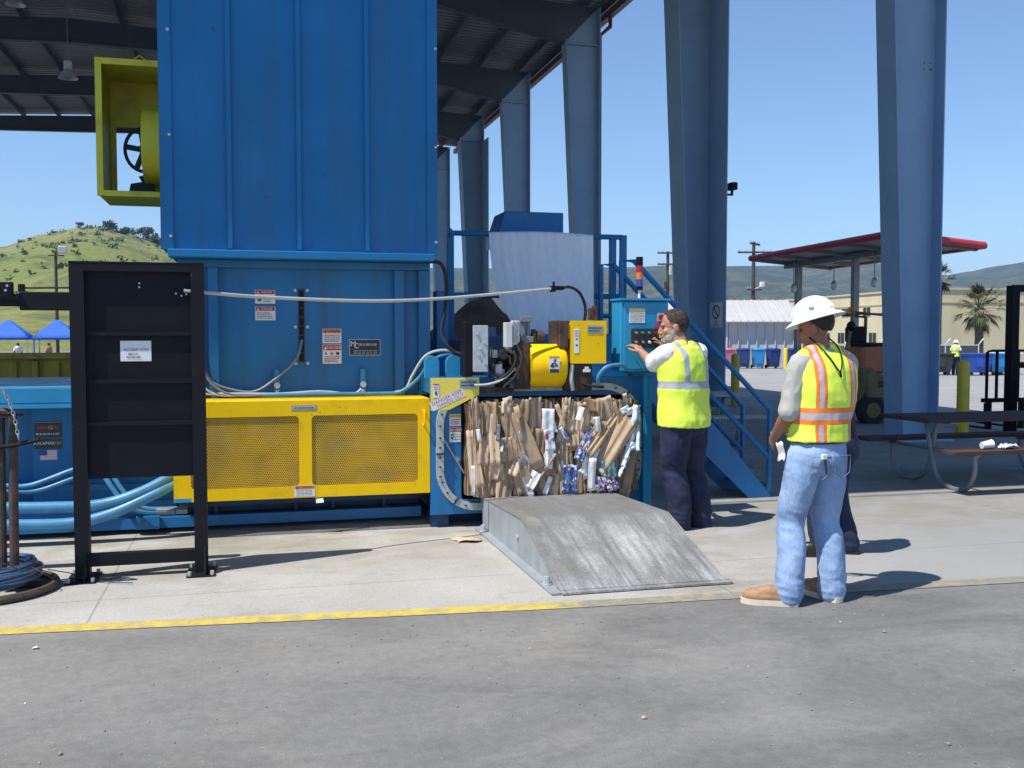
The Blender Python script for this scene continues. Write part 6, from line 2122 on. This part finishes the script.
# long cream building
cb = thing('cream_building', 'long two-storey cream stucco building with dark windows behind the fence', 'building', (54.9, 72.4, gz(55, 72)), R(-7.2), world=False)
part('wall', 'cream', lambda b: b.box(0, 42, 0, 44, 0, 6.0), cb)
part('parapet_cap', 'creamtrim', lambda b: (b.box(-.12, 42.1, -.12, 44.1, 6.0, 6.16), b.box(-.06, -.002, .3, 44, 4.9, 5.02), b.box(.3, 42, -.06, -.002, 4.9, 5.02)), cb)
for y, z, h in [(5.2 + q * 4.4, 4.0, .8) for q in range(9)] + [(5.2 + q * 3.2, 1.4, 1.0) for q in range(12)]:
    def win(b):
        b.box(-.04, -.002, y, y + 1.5, z - .06, z + h + .06)
        b.use('glass')
        b.box(-.06, -.0405, y + .08, y + .70, z, z + h)
        b.box(-.06, -.0405, y + .80, y + 1.42, z, z + h)
    part('window', 'creamtrim', win, cb)
part('pilaster', 'creamtrim', lambda b: b.box(13.2, 13.9, -.2, -.062, 0, 5.99), cb)

# palms
def palm(loc, zc, rad, lab, seed, n=46):
    r = random.Random(seed)
    t = thing('palm_tree', lab, 'palm', loc, group='palms before the cream building')
    x, y, z0 = loc
    b = MB('bark')
    b.tube([(x, y, z0 - .2), (x + .05, y, z0 + (zc - z0) * .5), (x, y, zc + .1)], [.34, .28, .32], 12, 6)
    b.build('trunk', t)
    def fronds(b, n, e0, e1, L0, L1, mats):
        for k in range(n):
            a = r.uniform(0, 2 * PI)
            el = R(r.uniform(e0, e1))
            L = r.uniform(L0, L1)
            b.use(r.choice(mats))
            d = Vector((math.cos(a) * math.cos(el), math.sin(a) * math.cos(el), math.sin(el)))
            side = d.cross(Vector((0, 0, 1))).normalized()
            base = Vector((x, y, zc))
            tip = base + d * L * .55
            b.bar(base, tip, .035, .02)
            for q in range(17):                          # fan of narrow leaf blades
                f = (q - 8) / 8
                dd = (d * math.cos(f * 1.25) + side * math.sin(f * 1.25)).normalized()
                ln = L * .52 * (1 - .25 * abs(f)) * r.uniform(.85, 1.1)
                mid = tip + dd * ln * .55
                end = tip + dd * ln + Vector((0, 0, -ln * r.uniform(.15, .45)))
                wv = dd.cross(Vector((0, 0, 1))).normalized() * .035
                b.F([b.V(tip), b.V(mid + wv), b.V(end), b.V(mid - wv)])
    b = MB('frond')
    fronds(b, n, -25, 85, rad * .9, rad * 1.12, ['frond', 'frond', 'frond', 'fronddry'])
    b.build('crown', t, normals=False)
    b = MB('fronddry')
    fronds(b, n // 3, -75, -35, rad * .7, rad * .95, ['fronddry', 'frond'])
    b.build('dry_skirt', t, normals=False)
palm((49.32, 59.43, gz(49, 59)), 3.35, 2.0, 'bushy fan palm in front of the cream building right of the near column', 5)
palm((49.9, 64.6, gz(50, 64)), 5.7, 1.45, 'taller fan palm mostly hidden behind the near column', 8, 34)

# filling-station style canopy
cn = thing('steel_canopy', 'red-edged flat steel canopy on slim posts in the yard', 'canopy', (14.8, 22.3, gz(14.8, 22)))
CA, CB, CC = Vector((13.55, 19.1, 3.80)), Vector((13.65, 25.6, 3.74)), Vector((15.95, 19.1, 3.60))
CD = CB + CC - CA
def offz(p, z):
    return (p.x, p.y, p.z + z)
ins = lambda p, f: CA + (CD - CA) * .5 + (p - (CA + (CD - CA) * .5)) * f
part('deck', 'canopygrey', lambda b: b.hull8([offz(ins(q, .985), -.03) for q in (CA, CC, CD, CB)] + [offz(ins(q, .985), .06) for q in (CA, CC, CD, CB)]), cn)
def fascia(b):
    for p, q in ((CA, CB), (CB, CD), (CD, CC), (CC, CA)):
        b.tube([p, q], .085, 10)
part('fascia', 'redtrim', fascia, cn)
part('under_beam', 'canopygrey', lambda b: (b.bar(offz(CA.lerp(CC, .46), -.11), offz(CB.lerp(CD, .46), -.11), .14, .15), [b.bar(offz(CA.lerp(CB, f), -.07), offz(CC.lerp(CD, f), -.07), .08, .075) for f in (.04, .28, .52, .76, .96)]), cn)
for (x, y) in ((14.8, 22.3), (14.8, 25.0), (14.8, 19.75)):
    part('post', 'tubegrey', lambda b: b.box(x - .075, x + .075, y - .075, y + .075, gz(x, y) - .02, 3.52), cn)
for px, py, lab in ((14.3, 24.4, 'small lamp hanging left-most under the red-edged canopy'), (14.45, 22.7, 'small lamp hanging in the middle under the red-edged canopy'), (14.6, 21.2, 'small lamp hanging right-most under the red-edged canopy')):
    t = thing('hanging_lamp', lab, 'lamp', (px, py, 2.8), group='lamps under the red-edged canopy')
    part('cord', 'tubegrey', lambda b: b.cyl((px, py, 2.98), (px, py, 3.62), .012, n=6), t)
    part('globe', 'whitepaint', lambda b: b.ell((px, py, 2.84), .085, .085, .10, 12, 8), t)
    part('lamp_cap', 'zinc', lambda b: b.lathe([(.06, .0), (.07, .02), (.03, .08), (.015, .09)], (px, py, 2.90), 12), t)

# bollards
def bollard(x, y, h, r, mat, lab):
    t = thing('bollard', lab, 'bollard', (x, y, gz(x, y)), group='yellow bollards')
    part('pipe', mat, lambda b: b.lathe([(r, 0), (r, h - .05), (r * .9, h - .015), (r * .5, h + .012), (0, h + .02)], (x, y, gz(x, y)), 20), t)
    part('footing', 'canopygrey', lambda b: b.lathe([(r + .06, .0), (r + .05, .03), (r + .005, .04)], (x, y, gz(x, y)), 20), t)
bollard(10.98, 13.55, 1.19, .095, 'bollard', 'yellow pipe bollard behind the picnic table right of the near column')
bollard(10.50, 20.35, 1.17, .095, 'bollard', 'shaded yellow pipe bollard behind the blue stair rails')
bollard(30.03, 52.0, 1.25, .11, 'cautionyellow', 'sunlit thin yellow bollard before the navy bins')

# picnic tables: boards on bent galvanised tube
def picnic():
    r = thing('picnic_table', 'dark brown picnic table with attached benches on bent tube legs', 'picnic table', (0, 0, 0), 0, 'picnic tables', world=False)
    for k in range(3):
        part('table_board', 'tablewood', lambda b: b.box(0, 2.4, -.40 + k * .27, -.135 + k * .27, .70, .74, .004), r)
    for y0 in (-.84, .58):
        part('bench', 'tablewood', lambda b: b.box(-.03, 2.43, y0, y0 + .26, .415, .455, .004), r)
    for x in (.32, 2.05):
        def fr(b):
            b.tube([(x, -.70, .395), (x, -.70, .20), (x, -.58, .035), (x, -.30, .03), (x, -.10, .16), (x, .05, .66), (x, .12, .68)], .024, 8, 6)
            b.tube([(x + .06, .70, .395), (x + .06, .70, .20), (x + .06, .58, .035), (x + .06, .30, .03), (x + .06, .10, .16), (x + .06, -.05, .66), (x + .06, -.12, .68)], .024, 8, 6)
            b.tube([(x + .03, -.72, .39), (x + .03, .72, .39)], .02, 8)
        part('tube_leg', 'tubegrey', fr, r)
        part('batten', 'tubegrey', lambda b: b.box(x - .02, x + .08, -.36, .36, .678, .698), r)
    return r
pt = picnic()
pt.location = (6.72, 9.2, .004)
pt2 = dup(pt, (4.72, 13.75, .004), R(-3), 'picnic table with pale worn boards behind the blue stairs')
for c in pt2.children:
    if c.name.startswith(('table_board', 'bench')):
        c.data = c.data.copy()
        c.data.materials[0] = MAT['tablegrey']
for k, (x, y, lab) in enumerate(((7.18, 8.50, 'clear plastic cup lying left on the picnic bench'), (7.42, 8.48, 'white crumpled wrapper on the picnic bench beside the cup'))):
    t = thing('cup' if k == 0 else 'paper_wrapper', lab, 'cup' if k == 0 else 'wrapper', (x, y, .46))
    if k == 0:
        part('cup_wall', 'paper', lambda b: b.lathe([(.033, -.06), (.043, .055), (.046, .06)], (0, 0, 0), 16, T=Matrix.Translation((x, y, .505)) @ Matrix.Rotation(R(84), 4, 'Y')), t)
    else:
        part('crumpled_sheet', 'paper', lambda b: b.grid(lambda u, v: (x - .09 + .18 * u, y - .06 + .12 * v, .468 + .05 * abs(noise.noise((u * 4, v * 4, 2)))+ .02 * math.sin(u * 3.1)), 10, 8), t, solid=.002)

# olive forklift parked between the people and the near column
fk = thing('forklift', 'small olive forklift with an overhead guard and orange seat housing', 'forklift', (11.05, 16.3, 0))
fz = gz(11.6, 16)
def fbody(b):
    b.box(10.72, 11.9, 15.75, 16.85, .22 + fz, .92 + fz, .05)
    b.box(10.72, 11.5, 15.72, 16.88, .50 + fz, .62 + fz, .02)
    b.box(10.60, 11.0, 15.80, 16.80, .30 + fz, 1.05 + fz, .08)
part('chassis', 'oliveplant', fbody, fk)
part('counterweight_slots', 'ink', lambda b: (b.box(10.97, 11.36, 15.735, 15.748, .70 + fz, .82 + fz), b.box(11.1, 11.34, 15.705, 15.718, .33 + fz, .45 + fz)), fk)
part('seat_housing', 'orangeplant', lambda b: (b.box(10.78, 11.26, 15.95, 16.65, .93 + fz, 1.42 + fz, .05)), fk)
part('seat', 'rubber', lambda b: (b.box(10.9, 11.3, 16.0, 16.6, 1.425 + fz, 1.50 + fz, .03), b.box(10.80, 10.90, 16.0, 16.6, 1.50 + fz, 1.80 + fz, .03)), fk)
def og(b):
    for y in (15.85, 16.75):
        b.tube([(11.34, y, .92 + fz), (11.36, y, 1.98 + fz), (10.50, y, 2.05 + fz), (10.30, y, 1.0 + fz)], .035, 8)
    for x in (10.55, 10.75, 10.95, 11.15, 11.33):
        b.bar((x, 15.85, 2.03 + fz), (x, 16.75, 2.03 + fz), .05, .02)
part('overhead_guard', 'oliveplant', og, fk)
part('beacon', 'amberlamp', lambda b: b.cyl((10.7, 16.2, 2.05 + fz), (10.7, 16.2, 2.15 + fz), .07, n=12), fk)
part('rear_lamp', 'blacksat', lambda b: (b.ell((10.42, 15.8, 1.80 + fz), .08, .08, .09, 12, 8), b.ell((11.38, 15.78, 1.45 + fz), .05, .06, .09, 12, 8)), fk)
for x in (10.85, 11.75):
    for y in (15.72, 16.72):
        w_ = part('wheel', 'rubber', lambda b: b.lathe([(.0, 0), (.24, 0), (.28, .04), (.28, .14), (.24, .18), (0, .18)], (0, 0, 0), 24, T=Matrix.Translation((x, y, .285 + fz)) @ Matrix.Rotation(-PI / 2, 4, 'X')), fk)
        part('rim', 'oliveplant', lambda b: b.cyl((x, y - .012, .285 + fz), (x, y - .002, .285 + fz), .14, n=16), w_)
# dark forklift whose mast enters at the right edge
f2 = thing('forklift', 'dark forklift with a tall black mast cut by the right edge', 'forklift', (13.2, 14.0, 0))
g2 = gz(13, 14)
def mast(b):
    for x, y in ((12.52, 14.28), (13.05, 13.9)):
        b.box(x, x + .09, y, y + .16, .05 + g2, 2.55 + g2)
        b.box(x + .10, x + .16, y + .02, y + .14, .05 + g2, 2.50 + g2)
    b.bar((12.56, 14.36, 2.5 + g2), (13.1, 13.98, 2.5 + g2), .1, .12)
    b.bar((12.56, 14.36, 1.2 + g2), (13.1, 13.98, 1.2 + g2), .1, .10)
    b.cyl((12.85, 14.2, .1 + g2), (12.85, 14.2, 2.3 + g2), .05, n=10)
part('mast', 'blacksat', mast, f2)
def brest(b):
    y = 14.55
    for x in (12.26, 12.46, 12.66, 12.9):
        b.box(x, x + .035, y, y + .04, .62 + g2, 1.42 + g2)
    b.tube([(12.27, y + .02, 1.35 + g2), (12.30, y + .02, 1.425 + g2), (12.38, y + .02, 1.44 + g2), (13.2, y + .02, 1.44 + g2)], .022, 8)
    b.box(12.2, 13.3, y - .02, y + .06, .55 + g2, .62 + g2)
    b.box(12.2, 13.3, y - .02, y + .06, .22 + g2, .30 + g2)
    b.box(12.22, 12.30, y - .03, y + .02, .31 + g2, .54 + g2, .004)
part('load_backrest', 'blacksat', brest, f2)
for x in (12.32, 13.0):
    part('fork', 'blacksat', lambda b: (b.box(x, x + .11, 14.612, 14.65, .08 + g2, .60 + g2), b.box(x, x + .11, 14.651, 15.7, .08 + g2, .115 + g2)), f2)
part('chassis', 'dumpyellow', lambda b: (b.box(12.75, 14.0, 12.5, 13.88, .25 + g2, .95 + g2, .06), b.box(12.7, 12.98, 13.2, 14.2, .12 + g2, .42 + g2, .03)), f2)
def og2(b):
    for x in (12.8, 13.9):
        b.tube([(x, 13.7, .95 + g2), (x, 13.4, 2.15 + g2), (x, 12.5, 2.15 + g2), (x, 12.3, .95 + g2)], .04, 8)
    for y in (12.5, 12.75, 13.0, 13.25):
        b.bar((12.8, y, 2.16 + g2), (13.9, y, 2.16 + g2), .06, .03)
part('overhead_guard', 'blacksat', og2, f2)
for x in (12.72, 13.9):
    for y in (12.9, 13.75):
        part('wheel', 'rubber', lambda b: b.cyl((x, y, .27 + g2), (x + .18, y, .27 + g2), .27, n=20), f2)

# utility poles
def pole(x, y, top, lab, arms, extra):
    z0 = gz(x, y)
    t = thing('utility_pole', lab, 'utility pole', (x, y, z0), group='timber utility poles')
    part('timber_pole', 'wood', lambda b: b.tube([(x, y, z0), (x, y, top)], [.19, .13], 10), t)
    for z, l, a in arms:
        c, s = math.cos(R(a)), math.sin(R(a))
        ar = part('crossarm', 'wood', lambda b: b.bar((x - c * l, y - s * l - .2, z), (x + c * l, y + s * l - .2, z), .12, .14), t)
        for f in (-.92, -.5, .5, .92):
            part('insulator', 'zinc', lambda b: b.cyl((x + c * l * f, y + s * l * f - .2, z + .07), (x + c * l * f, y + s * l * f - .2, z + .24), .05, n=8), ar)
    extra(t, x, y)
pole(36.33, 83.5, 9.0, 'timber utility pole with two level crossarms and a pale can left of the second column',
     [(8.85, 1.0, -15), (7.85, 1.0, -15)], lambda t, x, y: (part('transformer', 'zinc', lambda b: b.cyl((x + .12, y - .4, 6.9), (x + .12, y - .4, 7.7), .17, n=12), t), part('switch_box', 'wood', lambda b: b.box(x - .45, x - .2, y - .4, y - .2, 5.6, 6.3), t)))
pole(38.9, 72.5, 8.95, 'timber utility pole with crossarms at two angles and a white lamp near the red canopy',
     [(8.75, .95, 40), (8.1, 1.35, -15), (5.15, .6, -15)], lambda t, x, y: (part('flood_lamp', 'paper', lambda b: (b.box(x + .42, x + .78, y - .45, y - .2, 5.35, 5.75, .04), b.bar((x, y - .25, 5.2), (x + .5, y - .3, 5.4), .05, .05)), t),))

# light mast by the tents
x, y = -12.24, 71.44
t = thing('light_mast', 'dark slim light mast with a box floodlight rising behind the blue tents', 'light mast', (x, y, gz(x, y)))
part('mast_pole', 'wood', lambda b: b.tube([(x, y, gz(x, y)), (x, y, 7.05)], [.12, .09], 10), t)
part('cross_bracket', 'wood', lambda b: b.box(x - .42, x + .55, y - .14, y - .08, 6.72, 6.80), t)
part('floodlight', 'zinc', lambda b: (b.box(x + .2, x + .72, y - .35, y - .05, 6.9, 7.36, .03)), t)

# pop-up tents
def tent(x, y, lab):
    z0 = gz(x, y)
    r = thing('canopy_tent', lab, 'tent', (x, y, z0), R(2), 'blue pop-up tents', world=False)
    def cloth(b):
        h = 1.32
        ring = []
        for k in range(16):
            a = k / 4
            i, f = int(a), a - int(a)
            cs = [(-h, -h), (h, -h), (h, h), (-h, h)]
            p, q = cs[i % 4], cs[(i + 1) % 4]
            ring.append((p[0] + (q[0] - p[0]) * f, p[1] + (q[1] - p[1]) * f))
        rows = []
        for s_, z in ((1., 1.92), (1., 2.1), (.72, 2.42), (.42, 2.78), (.16, 3.08), (.02, 3.2)):
            rows.append([b.V((u * s_, v * s_, z)) for u, v in ring])
        for A, B_ in zip(rows, rows[1:]):
            b.skin(A, B_)
        b.F(rows[-1])
    part('tent_cloth', 'tent', cloth, r, sharp=50, solid=.01)
    for sx in (-1.28, 1.28):
        for sy in (-1.28, 1.28):
            part('leg', 'zinc', lambda b: b.box(sx - .04, sx + .04, sy - .04, sy + .04, 0, 2.05), r)
    return r
tent(-14.9, 70.2, 'blue pop-up tent at the left edge below the hill')
tent(-11.9, 69.6, 'blue pop-up tent just left of the black frame panel')

# ribbed dumpster and mulch heap under the shed
dm = thing('dumpster', 'long shaded yellow ribbed steel dumpster behind the blue machine base', 'dumpster', (-5, 14.6, 0))
def dwall(b):
    b.box(-8.0, -1.6, 14.0, 14.05, .15, 1.30)
    b.box(-8.0, -1.6, 15.95, 16.0, .15, 1.30)
    b.box(-8.0, -7.95, 14.051, 15.949, .15, 1.30)
    b.box(-1.65, -1.6, 14.051, 15.949, .15, 1.30)
    b.box(-7.949, -1.651, 14.051, 15.949, .15, .2)
part('tub', 'dumpyellow', dwall, dm)
for k in range(26):
    part('rib', 'dumpyellow', lambda b: b.box(-7.95 + k * .25, -7.88 + k * .25, 13.95, 13.999, .16, 1.27), dm)
part('rim', 'dumpyellow', lambda b: (b.box(-8.06, -1.54, 13.93, 14.06, 1.301, 1.345), b.box(-8.06, -1.54, 15.94, 16.07, 1.301, 1.345)), dm)
part('skid', 'rust', lambda b: (b.box(-7.9, -1.7, 14.2, 14.4, .005, .149), b.box(-7.9, -1.7, 15.6, 15.8, .005, .149)), dm)
def heap(b):
    def f(u, v):
        a = 2 * PI * u
        r = 2.6 * v
        h = 2.35 * (1 - v) ** .75 * (1 + .25 * noise.noise((math.cos(a) * r * .8, math.sin(a) * r * .8, 1.))) + .14 * noise.noise((math.cos(a) * r * 2.4, math.sin(a) * r * 2.4, 4.)) * (1 - v)
        return (4.55 + 1.1 * r * math.cos(a), 19.0 + r * math.sin(a), max(.005, h))
    b.grid(f, 56, 22, close_u=True)
b = MB('mulch')
heap(b)
tag(b.build('mulch_heap', sharp=180), 'dark brown mulch heap under the shed behind the blue platform', 'mulch heap', kind='stuff')
# ================================================================== one object per separate piece
def explode(o, name):
    """give every separate piece of a repeated fitting its own part"""
    bm = bmesh.new()
    bm.from_mesh(o.data)
    bm.verts.ensure_lookup_table()
    seen, isl = set(), []
    for v in bm.verts:
        if v.index in seen:
            continue
        st_, cur = [v], []
        seen.add(v.index)
        while st_:
            q = st_.pop()
            cur.append(q.index)
            for e in q.link_edges:
                r = e.other_vert(q)
                if r.index not in seen:
                    seen.add(r.index)
                    st_.append(r)
        isl.append(set(cur))
    bm.free()
    if len(isl) < 2:
        o.name = name
        return
    for k, ids in enumerate(isl):
        b2 = bmesh.new()
        b2.from_mesh(o.data)
        b2.verts.ensure_lookup_table()
        bmesh.ops.delete(b2, geom=[v for v in b2.verts if v.index not in ids], context='VERTS')
        me = bpy.data.meshes.new(name)
        b2.to_mesh(me)
        b2.free()
        for m in o.data.materials:
            me.materials.append(m)
        me.set_sharp_from_angle(angle=R(35))
        c = bpy.data.objects.new(name, me)
        COL.objects.link(c)
        c.parent = o.parent
        c.matrix_basis = o.matrix_basis.copy()
    bpy.data.objects.remove(o)
for old, new in (('side_plates', 'side_plate'), ('sensor_lug', 'sensor_lug'), ('foot_flange', 'foot_flange'), ('skirt_rib', 'skirt_rib'), ('bolts', 'bolt'), ('bolt_group', 'bolt'),
                 ('track_bolts', 'track_bolt'), ('panel_bolts', 'panel_bolt'), ('arm_bolts', 'arm_bolt'), ('anchor_bolts', 'anchor_bolt'), ('anchor_bolt', 'anchor_bolt'), ('purlins', 'purlin'),
                 ('counterweight_slots', 'counterweight_slot'), ('skid', 'skid'), ('rim', 'rim'), ('support_leg', 'support_leg'), ('terminal_box', 'terminal_box'), ('pocket_seam', 'pocket_seam')):
    for o in [q for q in bpy.data.objects if q.type == 'MESH' and q.name.split('.')[0] == old]:
        explode(o, new)

# ================================================================== hazy air
m = bpy.data.materials.new('air')
m.use_nodes = True
nt = m.node_tree
nt.nodes.remove(nt.nodes['Principled BSDF'])
pv = nt.nodes.new('ShaderNodeVolumePrincipled')
pv.inputs['Color'].default_value = (.36, .62, 1., 1)
pv.inputs['Density'].default_value = .00019
nt.links.new(pv.outputs[0], [n for n in nt.nodes if n.type == 'OUTPUT_MATERIAL'][0].inputs['Volume'])
b = MB(m)
b.box(-4300, 4300, -300, 4500, -2.6, 290)
tag(b.build('haze'), kind='stuff')
